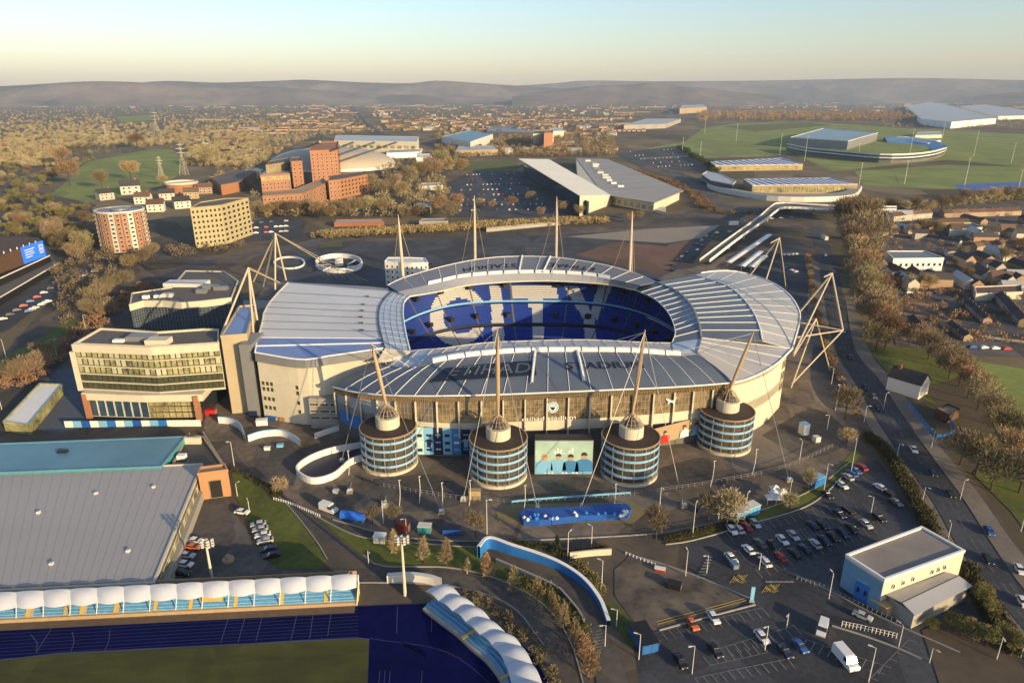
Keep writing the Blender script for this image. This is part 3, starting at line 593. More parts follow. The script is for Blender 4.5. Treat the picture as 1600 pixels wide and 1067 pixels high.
# ---- front facade under the near eave
EV = [p + Vector((0, 2.2, 0)) for p in E_] + [p + Vector((-1.2, 1.4, 0)) for p in rl(CO, 12)[1:]]
SK = [p for p in EV]
def wallrow(z, off=0.0, i0=0, i1=None): return [Vector((p.x, p.y + off, min(z, p.z - .6))) for p in EV[i0:i1]]
part('eave_soffit', MB().loft([[p for p in E_], [Vector((p.x, p.y + 2.4, p.z - .5)) for p in E_]]), tan, st)
part('upper_wall', MB().loft([wallrow(40), wallrow(21)]), cream, st)
mb = MB()
for i in range(0, NN * 4):
    for f in (0, .33, .66):
        p = EV[i].lerp(EV[i + 1], f); mb.box((p.x, p.y - .25, p.z - 1.9), (.22, .4, 2.4))
part('slatted_eave', mb, timber if 0 else M('weathered timber slat', (.34, .24, .12), .8, .2), st, kind='stuff')
curt = M('glass with painted reflections', (.30, .24, .14), .3, .35, .6, col2=(.05, .045, .04), big=.25, spec=.6)  # dark glass with its tan reflections painted in by noise
i0, i1 = 18, NN * 4
part('band_wall', MB().loft([wallrow(13), wallrow(9.2)]), cream, st)
part('lower_wall', MB().loft([wallrow(9.2, .8), wallrow(0, .8)]), dkconc, st)
part('band_soffit', MB().loft([wallrow(9.2), wallrow(9.2, .8)]), dkconc, st)
part('corner_wall', MB().loft([wallrow(40, 0, NN * 4), wallrow(0, 0, NN * 4)]), cream, st)
part('corner_wall', MB().loft([wallrow(40, 0, 0, 17), wallrow(9, 0, 0, 17)]), M('silver blue cladding', (.36, .38, .42), .5, .08), st)
part('blue_banner', MB().loft([[Vector((p.x, p.y - .15, 10.5)) for p in EV[1:14]], [Vector((p.x, p.y - .15, 5.5)) for p in EV[1:14]]]), midblue, st)
for k in range(NN):
    p, q = EV[k * 4], EV[k * 4 + 4]
    part('column_fin', MB().box((p.x, p.y - .5, 0), (.5, 1.1, min(p.z - 2.6, 21.4) - 8), z0=8), cream, st)
    if k >= 4:
        d = (q - p).normalized(); m = MB()
        a_, b_ = p + d * .4, q - d * .4
        m.add([(a_.x, a_.y - .05, 13), (b_.x, b_.y - .05, 13), (b_.x, b_.y - .05, 20.8), (a_.x, a_.y - .05, 20.8)], [(0, 1, 2, 3)], 0)
        for j in range(1, 5):
            c_ = a_.lerp(b_, j / 5); m.box((c_.x, c_.y - .12, 0), (.14, .12, 7.8), z0=13, mi=1)
        for zz in (15.6, 18.2): m.add([(a_.x, a_.y - .16, zz), (b_.x, b_.y - .16, zz), (b_.x, b_.y - .16, zz + .16), (a_.x, a_.y - .16, zz + .16)], [(0, 1, 2, 3)], 1)
        part('glazed_bay', m, [curt, tan], st)
mb = MB().loft([wallrow(20.8, .02, i0 - 2, i1 + 1), wallrow(13, .02, i0 - 2, i1 + 1)]); part('bay_backing', mb, dkconc, st)
# right end wall: tall windows
RW = [Vector((p.x - 1.2, p.y + .5, p.z)) for p in O[:9]]
part('end_wall', MB().loft([[p - Vector((0, 0, .5)) for p in RW], [Vector((p.x - 4, p.y, 0)) for p in RW]]), cream, st)
e0, e1 = EV[-4], EV[-1]
for z0 in (8, 12.5, 17):
    wins(st, e0.lerp(e1, .55), e0.lerp(e1, .95), z0, z0 + 4, 2, 1, glassgreen, cream, .9, .85)
def onfac(u0, ku, z0, kz, dy=-.35):
    def f(x, y, z):
        k = (u0 + x * ku) * NN * 4; i = int(k); p = EV[i].lerp(EV[i + 1], k - i); return Vector((p.x, p.y - .75 + z, z0 + y * kz))
    return f
lettering('facade_lettering', 'etihad stadium', onfac(.555, .0215, 14.1, 2.0), white, st)
c_ = onfac(.563, .02, 18, 1)(0, 0, 0)
def disc(r, y, mi, mb=None, seg=28, c=c_):
    mb = mb or MB(); mb.add([(c.x + r * math.cos(6.2832 * i / seg), y, c.z + r * math.sin(6.2832 * i / seg)) for i in range(seg)], [tuple(range(seg))], mi); return mb
mb = MB().tube((c_.x, c_.y + .3, c_.z), (c_.x, c_.y - .1, c_.z), 1.95, 1.95, 28, 0); disc(1.75, c_.y - .14, 1, mb); disc(1.25, c_.y - .18, 0, mb)
mb.add([(c_.x + a_, c_.y - .22, c_.z + b_) for a_, b_ in ((-.8, .6), (-.8, -.1), (-.4, -.75), (0, -1), (.4, -.75), (.8, -.1), (.8, .6))], [tuple(range(7))], 2)
mb.add([(c_.x + a_, c_.y - .25, c_.z + b_) for a_, b_ in ((-.6, .45), (-.6, .1), (0, .3), (.6, .1), (.6, .45))], [tuple(range(5))], 0)
part('round_crest', mb, [white, skyblue, navy], st)
c_ = onfac(.842, .02, 17.6, 1)(0, 0, 0)
cat_ = [(-1.9, .9), (-1.2, 1.3), (-.9, .9), (-.1, .45), (.8, .35), (1.4, .9), (1.9, 1.9), (2.05, 1.85), (1.7, .7), (1.35, -.1), (1.5, -.9), (1.3, -1.5), (1.0, -1.1), (.9, -.5), (.4, -.45), (-.3, -.35), (-.6, -.9), (-1.1, -1.3), (-1.0, -.8), (-.9, -.2), (-1.3, .3)]
part('leaping_cat_sign', MB().add([(c_.x + a_ * .95, c_.y - .05, c_.z + b_ * .95) for a_, b_ in cat_], [tuple(range(len(cat_)))]), white, st)
# banners and posters on the lower front
def flat(mb, x0, x1, z0, z1, y, mi=0): return mb.add([(x0, y, z0), (x1, y, z0), (x1, y, z1), (x0, y, z1)], [(0, 1, 2, 3)], mi)
def figure(mb, x, z, s, y, shirt, skin, hair, sg=1):
    mb.add([(x + a * s, y, z + b * s) for a, b in ((-.95, -1.3), (.95, -1.3), (.8, -.1), (.3, .18), (-.3, .18), (-.8, -.1))], [tuple(range(6))], shirt)
    mb.add([(x + .3 * s * math.cos(t * .5236), y - .02, z + .5 * s + .38 * s * math.sin(t * .5236)) for t in range(12)], [tuple(range(12))], skin)
    mb.add([(x + .34 * s * math.cos(t * .3491), y - .03, z + .58 * s + .38 * s * math.sin(t * .3491)) for t in range(10)], [tuple(range(10))], hair)
PC = [skyblue, M('poster pale sky', (.50, .70, .72), .4, .15, .2), M('skin', (.50, .30, .20), .6, .1), M('dark hair', (.04, .03, .025), .7, .1), M('poster blue kit', (.06, .22, .48), .5, .1), M('fair hair', (.42, .22, .09), .7, .1), white, navy, red, teal]
g0, g1 = P(652, 708), P(736, 714); y0 = min(EV[20].y, EV[36].y) - 1.2
xs = [g0.x + (g1.x - g0.x) * i / 6 for i in range(7)]
for i in range(6):
    m = MB(); zb, zt_ = 1.5 + .0, 11.8 - i * .2; cc = [1, 0, 7, 0, 4, 7][i]
    m.box(((xs[i] + xs[i + 1]) / 2, y0 + .2, 0), (xs[i + 1] - xs[i] - .12, .3, zt_ - zb), z0=zb, mi=cc)
    xm, s = (xs[i] + xs[i + 1]) / 2, (xs[i + 1] - xs[i]) / 2
    for j, z in enumerate((8.6, 5.8, 3.2)):
        k = [7, 7, 1, 7, 0, 0][i] if j % 2 == 0 or i % 2 else [6, 7, 0, 7, 6, 0][i]
        if i in (1, 5) and j == 1:
            m.add([(xm + a * s, y0 + .02, z + b * s) for a, b in ((-.45, -1), (.45, -1), (.45, .5), (.75, .2), (.85, .6), (.35, 1), (-.35, 1), (-.85, .6), (-.75, .2), (-.45, .5))], [tuple(range(10))], k)
        else: flat(m, xm - s * .55, xm + s * .55, z - .5 + .3 * (i % 3), z + .6, y0 + .02, k)
    part('shirt_banner', m, PC, st)
p_ = P(1010, 712); q_ = P(1092, 690)
m = MB(); d = (q_ - p_); d.z = 0; m.slab([p_ + Vector((0, 0, 9.5)), p_ + Vector((0, 0, 3.5)), q_ + Vector((0, 0, 3.5)), q_ + Vector((0, 0, 9.8))], .3, 0)
part('player_banner', m, [tan], st)
nn_ = Vector((d.y, -d.x, 0)).normalized()
for f, k, z in ((.32, 8, 6), (.68, 1, 6.4), (.9, 0, 6.2)):
    b_ = p_.lerp(q_, f); m = MB(); figure(m, 0, z, 2.1, 0, k, 2, 3)
    ang = math.atan2(d.y, d.x); m.v = [(b_.x + v[0] * math.cos(ang) + nn_.x * (.35 - v[1]), b_.y + v[0] * math.sin(ang) + nn_.y * (.35 - v[1]), v[2]) for v in m.v]
    part('banner_figure', m, PC, st)
# ---- far stand: three tiers of seats, white letters among the blue
cx, cy = 10.0, 279.0
def bowl(t, a, b, z):                    # superellipse ring
    c, s = math.cos(t), math.sin(t); e = .78
    return Vector((cx + a * math.copysign(abs(c) ** e, c), cy + b * math.copysign(abs(s) ** e, s), z))
def inpoly(x, y, pl):
    r = False
    for i in range(len(pl)):
        (a, b), (c, d) = pl[i - 1], pl[i]
        if (b > y) != (d > y) and x < (c - a) * (y - b) / (d - b) + a: r = not r
    return r
def letter(x, y):
    x, y = (x - 600) * 3.2, (y - 380) * 3.2
    e = ((x - 372) / 140) ** 2 + ((y - 368) / 148) ** 2; f = ((x - 385) / 88) ** 2 + ((y - 368) / 88) ** 2
    if e < 1 < f and not (x > 400 and 300 < y < 425): return 1
    for pl in ([(530, 218), (588, 218), (604, 500), (545, 500)], [(635, 215), (862, 215), (872, 283), (640, 283)], [(728, 283), (790, 283), (800, 490), (742, 490)],
               [(893, 215), (966, 215), (1050, 372), (1060, 490), (1002, 490), (998, 385)], [(1068, 215), (1142, 215), (1066, 388), (1030, 360)]):
        if inpoly(x, y, pl): return 1
    return 0
TIERS = [((50, 24, 1.5), (62, 37.5, 9.5), 13, 'seating_tier'), ((62.5, 38.2, 10.7), (70, 50, 17.3), 10, 'seating_tier'), ((70.6, 50.6, 18.6), (84, 73, 33), 18, 'seating_tier')]
for (a, b, z0), (a2, b2, z1), rows, nm in TIERS:
    m = MB(); T = 400
    zs = lambda t: 1 - .42 * abs(math.cos(t)) ** 3
    for k in range(rows):
        f0, f1 = k / rows, (k + 1) / rows; zz = z0 + (z1 - z0) * f0; zu = z0 + (z1 - z0) * f1
        for i in range(T):
            t0, t1 = -.35 + (math.pi + .7) * i / T, -.35 + (math.pi + .7) * (i + 1) / T
            p0, p1 = (bowl(t, a + (a2 - a) * f0, b + (b2 - b) * f0, zz) for t in (t0, t1)); r0, r1 = (bowl(t, a + (a2 - a) * f1, b + (b2 - b) * f1, zz) for t in (t0, t1))
            for p, t in ((p0, t0), (r0, t0), (p1, t1), (r1, t1)): p.z *= zs(t)
            x, y = Q((p0 + r1) / 2); mi = letter(x, y)
            if i % 26 == 0: mi = 2
            m.add([p0, p1, r1, r0, Vector((r0.x, r0.y, zu * zs(t0))), Vector((r1.x, r1.y, zu * zs(t1)))], [(0, 1, 2, 3), (3, 2, 5, 4)], mi)
    part(nm, m, [seat_blue, seat_white, dkconc], st)
    m = MB(); T = 60; l = [bowl(t, a - .2, b - .2, z0 * zs(t)) for t in (-.35 + (math.pi + .7) * i / T for i in range(T + 1))]
    m.loft([[p + Vector((0, 0, .5)) for p in l], [p - Vector((0, 0, .4)) for p in l]]); part('tier_front', m, skyblue if z0 > 15 else navy, st); part('tier_fascia', MB().loft([[p - Vector((0, 0, .4)) for p in l], [p - Vector((0, 0, .9)) for p in l]]), seat_blue if z0 > 15 else black, st)
    if z0 > 5: part('gangway', MB().loft([[p + Vector((0, 0, -.8)) for p in l], [bowl(t, a + 3, b + 3, z0 * zs(t) - .8) for t in (-.35 + (math.pi + .7) * i / T for i in range(T + 1))]]), dkconc, st)
    for i in range(1, 15):
        t = -.1 + (math.pi + .2) * i / 15; p = bowl(t, a + (a2 - a) * .35, b + (b2 - b) * .35, z0 + (z1 - z0) * .35); p.z *= zs(t)
        if z0 > 5: part('stair_opening', MB().box((p.x, p.y, p.z + .9), (2.2, 2.6, 1.9), math.atan2(cy - p.y, cx - p.x) + 1.57), black, st)
part('rear_wall', MB().loft([[bowl(t, 84, 73, z * (1 - .42 * abs(math.cos(t)) ** 3)) for t in (-.35 + (math.pi + .7) * i / 60 for i in range(61))] for z in (33, 24)]), dkconc, st)
m = MB(); l = [bowl(-.35 - (math.pi - .7) * i / 60, 50, 24, 1.5) for i in range(61)]; l2 = [bowl(-.35 - (math.pi - .7) * i / 60, 70, 42, 15) for i in range(61)]
part('seating_tier', m.loft([l, l2]), seat_blue, st)
part('playing_field', MB().add([bowl(6.2832 * i / 40, 52, 26, .7) for i in range(40)], [tuple(range(40))]), pitch, st)

# ------------------------------------------------------------------ corner masts, towers, cables
def tubes(name, t, segs, r, mat):
    for a, b in segs: part(name, MB().tube(a, b, r, r, 8), mat, t)
mastm = M('mast bronze', (.40, .29, .18), .5, .1)
TW = [((610, 722), (605, 656), (580, 535), 'beside the white walled ramp', [(533, 722), (690, 800)]),
      ((779, 741), (778, 662), (777, 512), 'between shirt banners and player poster', [(724, 780), (840, 795)]),
      ((982, 738), (985, 654), (1008, 515), 'between the player poster and the red shirt banner', [(1068, 790), (905, 800)]),
      ((1130, 694), (1134, 632), (1178, 518), 'nearest the main road', [(1233, 750), (1205, 640)])]
proto = None
for i, (bp, ap, tip, lb, cb) in enumerate(TW):
    g = P(*bp)
    if not proto:
        t = proto = thing('ramp_tower', '', 'tower', g, 0, 'spiral ramp towers in front of the stadium')
        part('core', MB().lathe([(8.3, 0), (8.3, 13.3)], 40), M('shaded ramp core', (.075, .065, .05), .8, .2), t, True)  # dark colour stands for the shade in the gaps between bands
        part('base_ring', MB().lathe([(9.25, 0), (9.25, 1.0), (8.4, 1.05)], 40, caps=False), cream, t, True)
        for k in range(4):
            z = 2.9 + k * 2.75; part('ramp_band', MB().lathe([(9.2, z), (9.3, z + .05), (9.3, z + .78), (9.15, z + .82), (8.3, z + .6), (8.3, z + .2), (9.2, z)], 40, caps=False), bandblue, t, True)
        part('roof_edge', MB().lathe([(8.3, 13.2), (9.4, 13.3), (9.4, 13.6), (9.0, 13.65)], 40, caps=False), tan, t, True)
        part('roof', MB().lathe([(9.0, 13.5), (.1, 13.9)], 40, caps=False), M('tower roof', (.05, .035, .028), .8, .15), t, True)
        for k in range(16):
            a = k * .3927; part('post', MB().tube((9.05 * math.cos(a), 9.05 * math.sin(a), 0), (9.05 * math.cos(a), 9.05 * math.sin(a), 13.3), .12, .12, 5), tan, t, True)
        part('drum', MB().lathe([(3.9, 13.4), (3.9, 17.3), (3.5, 17.35)], 28), cream, t, True)
        m = MB()
        for k in range(14):
            a, b = k * .4488, k * .4488 + .2244
            p = lambda r, z, q: (r * math.cos(q), r * math.sin(q), z)
            m.tube(p(3.7, 17.3, a), p(2.2, 19.6, a), .1, .1, 4); m.tube(p(2.2, 19.6, a), p(.35, 21.3, a), .1, .1, 4); m.tube(p(3.0, 18.4, a), p(3.0, 18.4, a + .4488), .07, .07, 4); m.tube(p(2.2, 19.6, a), p(2.2, 19.6, a + .4488), .08, .08, 4)
        part('lattice_cone', m, mastm, t, True); part('cone_core', MB().lathe([(2.6, 17.3), (.3, 20.5)], 16), darkmetal, t, True)
    else: t = dup(proto, g)
    t['label'] = 'round ramp tower with pale blue bands ' + lb
for i, (bp, ap, tip, lb, cb) in enumerate(TW):
    g = P(*bp); v = (533.5 - tip[1]) / F; zt_ = CAMZ + (g.y + 1.5) * (-sp_ + v * cp_) / (cp_ + v * sp_); T_ = P(tip[0], tip[1], zt_); b0 = Vector((g.x, g.y, 20.6))
    t = thing('roof_mast', 'bronze tapering mast leaning up from the ' + ordn(i) + ' ramp tower counted from the hotel', 'mast', (g.x, g.y, 17.3), 0, 'masts on the ramp towers')
    ms = [b0.lerp(T_, f) for f in (0, .25, .55, .85, 1)]; m = MB()
    for k, (ra, rb) in enumerate(((.35, .62), (.62, .72), (.72, .5), (.5, .12))): m.tube(ms[k], ms[k + 1], ra, rb, 10, caps=k in (0, 3))
    part('mast_shaft', m, mastm, t)
    hd = b0.lerp(T_, .97)
    for c in cb: part('ground_cable', MB().tube(hd, P(*c), .1, .1, 5), greysteel, t)
    u0 = (.1, .37, .7, .97)[i]
    for du in (-.06, .03): part('roof_cable', MB().tube(hd, near(min(max(u0 + du, 0), 1), .96, .6), .09, .09, 5), rib, t)
for i, (tip, bs) in enumerate((((622, 335), (633, 440)), ((741, 305), (742, 402)), ((870, 307), (870, 402)), ((988, 330), (985, 426)))):
    g = P(bs[0], bs[1], 34); g.y += 14; g.z = 0; g.x = g.x * (g.y / (g.y - 14)); v = (533.5 - tip[1]) / F; zt_ = CAMZ + g.y * (-sp_ + v * cp_) / (cp_ + v * sp_); T_ = P(tip[0], tip[1], zt_)
    t = thing('roof_mast', ordn(i).capitalize() + ' pale mast from the white block, standing behind the far roof', 'mast', g, 0, 'masts behind the far stand')
    ms = [g.lerp(T_, f) for f in (0, .4, .7, .9, 1)]; m = MB()
    for k, (ra, rb) in enumerate(((.5, .8), (.8, .75), (.75, .5), (.5, .12))): m.tube(ms[k], ms[k + 1], ra, rb, 10, caps=k in (0, 3))
    part('mast_shaft', m, M('mast cream', (.55, .45, .32), .5, .1), t)
    for dx in (-14, 9): part('ground_cable', MB().tube(T_.lerp(g, .05), g + Vector((dx, 22, 0)), .12, .12, 5), mastm, t)
    part('roof_cable', MB().tube(T_.lerp(g, .05), c[4 + i * 8] if isinstance(c, list) and len(c) > 30 else P(tip[0], 430, 33), .09, .09, 5), rib, t)
def frame(label, apex, feet, extra=(), r=.42, z0=26):
    t = thing('steel_tripod', label, 'steel tripod', P(feet[0][0], feet[0][1], feet[0][2]), 0, 'raking cable frames at the roof corners')
    A_ = P(*apex)
    for f in feet: part('raking_leg', MB().tube(A_, P(*f), r, r, 8), M('frame steel', (.50, .42, .30), .5, .08), t)
    for a_, b_ in extra: part('strut', MB().tube(P(*a_), P(*b_), r * .75, r * .75, 8), MATS['frame steel'], t)
    return t
t = frame('pale steel tripod frame behind the white roof with a long raking truss', (430, 365, 52), [(396, 440, 24), (412, 448, 26), (430, 453, 27), (447, 438, 28)])
for q, z in (((502, 408), 12), ((506, 411), 12), ((504, 405), 12.5)): part('truss_tube', MB().tube(P(430, 365, 52), P(*q, z), .3, .3, 6), MATS['frame steel'], t)
for k in range(6):
    part('tie_rod', MB().tube(P(497 + k * 2, 405 + k * .8, 13), P(515 + k * 12, 432 + k * 1.5, 4), .12, .12, 5), MATS['frame steel'], t)
frame('pale steel frame on top of the tall cream slab by the hotel', (388, 419, 50), [(346, 522, 29), (396, 521, 28), (402, 500, 28), (437, 442, 28)], [((346, 522, 29), (402, 522, 28.5))])
frame('steel tripod frame at the far corner beside the footbridge', (1218, 372, 48), [(1172, 430, 29), (1197, 437, 28.5), (1228, 452, 5)], [((1218, 372, 48), (1204, 380, 47))], .35)
frame('tall kinked steel frame leaning over the main road side', (1300, 427, 44), [(1240, 553, 24), (1250, 487, 25), (1317, 516, 24)], [((1300, 427, 44), (1287, 433, 43.5)), ((1317, 516, 24), (1250, 504, 25)), ((1317, 516, 24), (1246, 527, 25)), ((1317, 516, 24), (1237, 600, 6)), ((1317, 516, 24), (1292, 545, 0))], .38)
frame('smaller steel prop frame just below the tall kinked frame', (1275, 498, 27), [(1240, 556, 23), (1297, 580, 0), (1236, 606, 0)], [((1275, 498, 27), (1262, 500, 26))], .3)
# ------------------------------------------------------------------ player poster box in front of the stadium
g0, g1 = P(835, 743), P(925, 742); hp = hgt(880, 743, 690); cxp = (g0.x + g1.x) / 2; wp = g1.x - g0.x
t = thing('poster_box', 'huge box with pale blue poster of four players below the round crest', 'billboard', (cxp, g0.y + 2.5, 0))
part('box_body', MB().box((cxp, g0.y + 3, 0), (wp - .4, 5.6, hp - .3), z0=0), darkmetal, t)
part('frame', MB().box((cxp, g0.y + .1, 0), (wp, .4, hp), z0=.5), greysteel, t)
m = MB(); yp = g0.y - .14; flat(m, g0.x + .2, g1.x - .2, .8, hp * .42, yp, 0); flat(m, g0.x + .2, g1.x - .2, hp * .42, hp + .3, yp, 1)
part('poster_print', m, [skyblue, M('poster sky', (.42, .60, .52), .5, .2, .15)], t)
for f, s, k in ((.17, 3.0, 0), (.41, 2.7, 0), (.62, 2.9, 4), (.85, 3.1, 4)):
    m = MB(); figure(m, g0.x + wp * f, hp * .40 + (f * 7 % 1) * .8, s, yp - .06, k, 2, 5 if f < .3 else 3); part('printed_player', m, PC, t)
m = MB()
for i in range(16):
    x = g0.x + wp * (.05 + .9 * i / 15); flat(m, x, x + .7, .9, 1.6 + rnd.random() * 1.6, yp - .05, rnd.choice([0, 4, 6]))
for i in range(7): flat(m, g0.x + wp * (.33 + .05 * i), g0.x + wp * (.36 + .05 * i), hp * .66, hp * (.74 + .08 * math.sin(i * 1.3)), yp - .03, 6)
part('printed_crowd', m, PC, t, kind='stuff')
# ------------------------------------------------------------------ hotel, slab, offices, arena
z = hgt(237, 655, 544)
RF = [(116, 539), (157.5, 515), (202, 517.5), (245, 521), (319, 516), (342, 517), (342, 537.5), (237.5, 544)]
t, pts = building('hotel', 'cream hotel block with a folded front of curtained glass beside the cream slab', 'hotel', RF, z, cream, rooftop, z0=10.5)
c0, c1, c2 = pts[0], pts[7], pts[6]
d0 = Vector((0, -.35, 0))
for k in range(5):
    z0 = 11.6 + k * 3.15; pn, al = (glassgold, M('pale curtain', (.52, .50, .33), .4, .15)) if k > 1 else (glassgreen, glassgreen)
    A, B = (c0, c1), (c1, c2)
    for (a, b), n in ((A, 14), (B, 12)): wins(t, a + d0, b + d0, z0, z0 + 2.75, n, 1, pn, darkmetal, .94, .95, alt=al)
    for a, b in (A, B):
        d = (b - a).normalized(); s = Vector((d.y, -d.x, 0)) * .9
        q = [a + s, b + s, b, a]; part('floor_band', MB().prism(q, z0 - .4, z0 - .05), cream, t)
part('top_band', MB().prism([c0 + Vector((-.5, -.9, 0)), c1 + Vector((0, -.9, 0)), c2 + Vector((0, -.9, 0)), c2, c1, c0], z - 2.4, z + .6), cream, t)
part('side_fin', MB().prism([c0 + Vector((-2.2, -.5, 0)), c0 + Vector((0, -.6, 0)), pts[1], pts[1] + Vector((-2.2, 0, 0))], 10.5, z - 2.6), cream, t)
lo = [P(x, y) for x, y in ((145, 652), (237, 655), (318, 654))]; bk = Vector((0, 24, 0))
part('lower_storey', MB().prism([lo[0], lo[1], lo[2], lo[2] + bk, lo[0] + bk], 0, 8.2), glass, t)
part('cream_band', MB().prism([lo[0] + Vector((-1, -2, 0)), lo[1] + Vector((0, -2.5, 0)), lo[2] + Vector((2, -2, 0)), lo[2] + bk, lo[0] + bk], 8.2, 11), cream, t)
wins(t, lo[0] + d0, lo[1] + d0, .6, 8, 7, 1, glassblue, white, .92, .95); wins(t, lo[1] + d0, lo[2] + d0, .6, 8, 8, 3, glassgold, tan, .9, .85)
for p in (P(141, 655), P(312, 658)): part('column', MB().box((p.x, p.y, 0), (1.6, 1.6, 10.5), z0=0), orange, t)
m = MB().box(P(222, 527, z + 1), (10, 5, 1.8)); part('roof_plant', m, greysteel, t)
part('roof_plant', MB().box(P(248, 533, z + 1), (8, 5, 2.2)), cream, t); part('roof_plant', MB().box(P(186, 532, z + .6), (4, 2, 1)), white, t)
p0, p1 = P(102, 668), P(315, 666)
t = thing('hoarding_fence', 'long white and blue printed hoarding in front of the hotel', 'hoarding', (p0.x + 15, p0.y, 0))
n = 16
for i in range(n):
    a, b = p0.lerp(p1, i / n), p0.lerp(p1, (i + .96) / n); part('hoarding_panel', MB().slab([a, b, b + Vector((0, 0, 2.6)), a + Vector((0, 0, 2.6))], .15), (white, skyblue, royal, white, skyblue, midblue)[i % 6] if i < 13 else white, t)
z = hgt(360, 645, 526)
building('service_tower', 'tall blank cream slab between the hotel and the white roof', 'tower block', [(345, 527), (386, 524.2), (400, 478), (374, 480)], z, M('sand cladding', (.40, .33, .22), .7, .06, .2), roofblue, z0=0)
a = P(386, 655); part('recess', MB().box((a.x + 2.2, a.y + 9, 0), (4.4, 14, z - 2), z0=0), greysteel, bpy.data.objects['service_tower'])  # set-back side coloured grey in place of shade on the slab
t, pts = building('office_block', 'dark glass office block with a wavy front behind the hotel', 'office block',
    [(203, 477), (225, 471), (255, 471), (285, 474), (320, 471), (362, 466), (372, 440), (350, 425), (290, 424), (268, 450), (206, 459)], 19, M('dark curtain wall', (.035, .04, .05), .3, .15), rooftop, par=.6, sub=cream)  # dark glazing below a cream parapet band
for i in range(5):
    wins(t, pts[i] + Vector((0, -.2, 0)), pts[i + 1] + Vector((0, -.2, 0)), .5, 16, 6, 5, glassblue, greysteel, .94, .8)
    q = [pts[i] + Vector((0, -.8, 0)), pts[i + 1] + Vector((0, -.8, 0)), pts[i + 1], pts[i]]; part('parapet_band', MB().prism(q, 16.3, 19.6), cream, t)
for q, s, mt in (((228, 464), (3, 2, 1.6), white), ((246, 463), (3, 2, 1.4), white), ((262, 461), (5, 3, 1.8), offwhite), ((292, 443), (22, 8, 2.2), offwhite), ((330, 448), (8, 4, 2), greysteel), ((315, 455), (5, 3, 2), greysteel), ((345, 450), (7, 3, 2), greysteel)):
    part('roof_plant', MB().box(P(*q, 20), s), mt, t)
t, pts = building('arena', 'huge black clad arena hall with a blue screen at its corner', 'arena', [(-140, 548), (93, 411), (70, 384), (-140, 384)], 4.2, black, rooftop, par=.3)
md = [P(x, y, 8.4) for x, y in ((-150, 505), (78, 400), (68, 382), (-150, 382))]; part('middle_storey', MB().prism(md, 4.2, 8.4), black, t)
up = [P(x, y, 19.2) for x, y in ((-150, 449), (66, 377.5), (60, 371), (-150, 371))]
part('upper_hall', MB().prism(up, 8.4, 19.2), brown, t)
for q, z in ((md, 8.5), (pts, 4.3)): part('rim', MB().prism([q[0] + Vector((0, -.6, 0)), q[1] + Vector((.6, -.6, 0)), q[1], q[0]], z, z + .7), white, t)
for k in range(9): part('roof_truss', MB().box(up[0].lerp(up[1], .5 + k * .055) + Vector((-1, 1.5, .8)), (.5, .5, 1.6)), offwhite, t)
a, b = up[0].lerp(up[1], .80), up[0].lerp(up[1], 1.0); d = (b - a).normalized(); nrm = Vector((d.y, -d.x, 0)); a += nrm * .5; b += nrm * .5; a.z = b.z = 0
scr = M('lit blue screen', (.02, .12, .6), .4, .05); bs = scr.node_tree.nodes['Principled BSDF']; bs.inputs['Emission Color'].default_value = (.03, .16, .8, 1); bs.inputs['Emission Strength'].default_value = .6
V = lambda f, z: a.lerp(b, f) + Vector((0, 0, z))
s_ = part('screen', MB().slab([V(0, 8.8), V(1, 8.8), V(1, 20), V(0, 20)], .3), scr, t)
m = MB(); e = nrm * .25
for f0, f1, z0 in ((.1, .55, 17), (.1, .48, 15.4), (.1, .52, 13.8), (.1, .4, 12.2)): m.add([V(f0, z0) + e, V(f1, z0) + e, V(f1, z0 + .55) + e, V(f0, z0 + .55) + e], [(0, 1, 2, 3)])
for f0, f1, z0, z1 in ((.74, .77, 12.6, 17.6), (.89, .92, 12.6, 17.6), (.74, .92, 17.2, 17.9), (.74, .92, 12.2, 12.9), (.8, .86, 14, 16)): m.add([V(f0, z0) + e, V(f1, z0) + e, V(f1, z1) + e, V(f0, z1) + e], [(0, 1, 2, 3)])
part('screen_lettering', m, white, s_)
# ------------------------------------------------------------------ sports halls on the near side
t, pts = building('sports_hall', 'vast hall with a plain grey roof next to the running track', 'hall', [(-90, 741), (317, 725), (241, 911), (-110, 929)], 6.3, greysteel, hallroof, par=.35, sub=cream)
a, b = pts[1], pts[2]
wins(t, b + Vector((.2, 0, 0)), a + Vector((.2, 0, 0)), 1, 5.4, 10, 1, glassgold, cream, .85, .9)
for k in range(1, 26): f = k / 26; part('roof_seam', MB().slab([pts[0].lerp(pts[1], f) + Vector((0, 0, .06)), pts[0].lerp(pts[1], f) + Vector((.12, 0, .06)), pts[3].lerp(pts[2], f) + Vector((.12, 0, .06)), pts[3].lerp(pts[2], f) + Vector((0, 0, .06))], .05), hallroof, t)
for x, y in ((60, 800), (150, 770), (200, 860), (80, 880), (240, 760)): part('roof_vent', MB().box(P(x, y, 6.6), (.8, .8, .6)), offwhite, t)
part('gutter', MB().prism([pts[3] + Vector((0, -.9, 0)), pts[2] + Vector((0, -.9, 0)), pts[2], pts[3]], 5.2, 6.2), cream, t)
part('side_lean_to', MB().prism([a, a + Vector((1.6, 0, 0)), b + Vector((1.6, 0, 0)), b], 0, 3), concrete, t)
t, pts = building('sports_hall', 'hall with a faded teal roof beyond the grey hall', 'hall', [(-90, 697), (291, 682), (252, 729), (-90, 742)], 7, teal, tealroof, par=.3, sub=tealroof)
part('roof_vent', MB().box(P(98, 705, 7.3), (3, 1.5, .8)), black, t)
t, pts = building('courtyard_block', 'low dark roofed link block behind the terracotta gatehouse', 'building', [(292, 682), (318, 684), (352, 733), (312, 741), (270, 726)], 5, tan, darkmetal, par=.8)
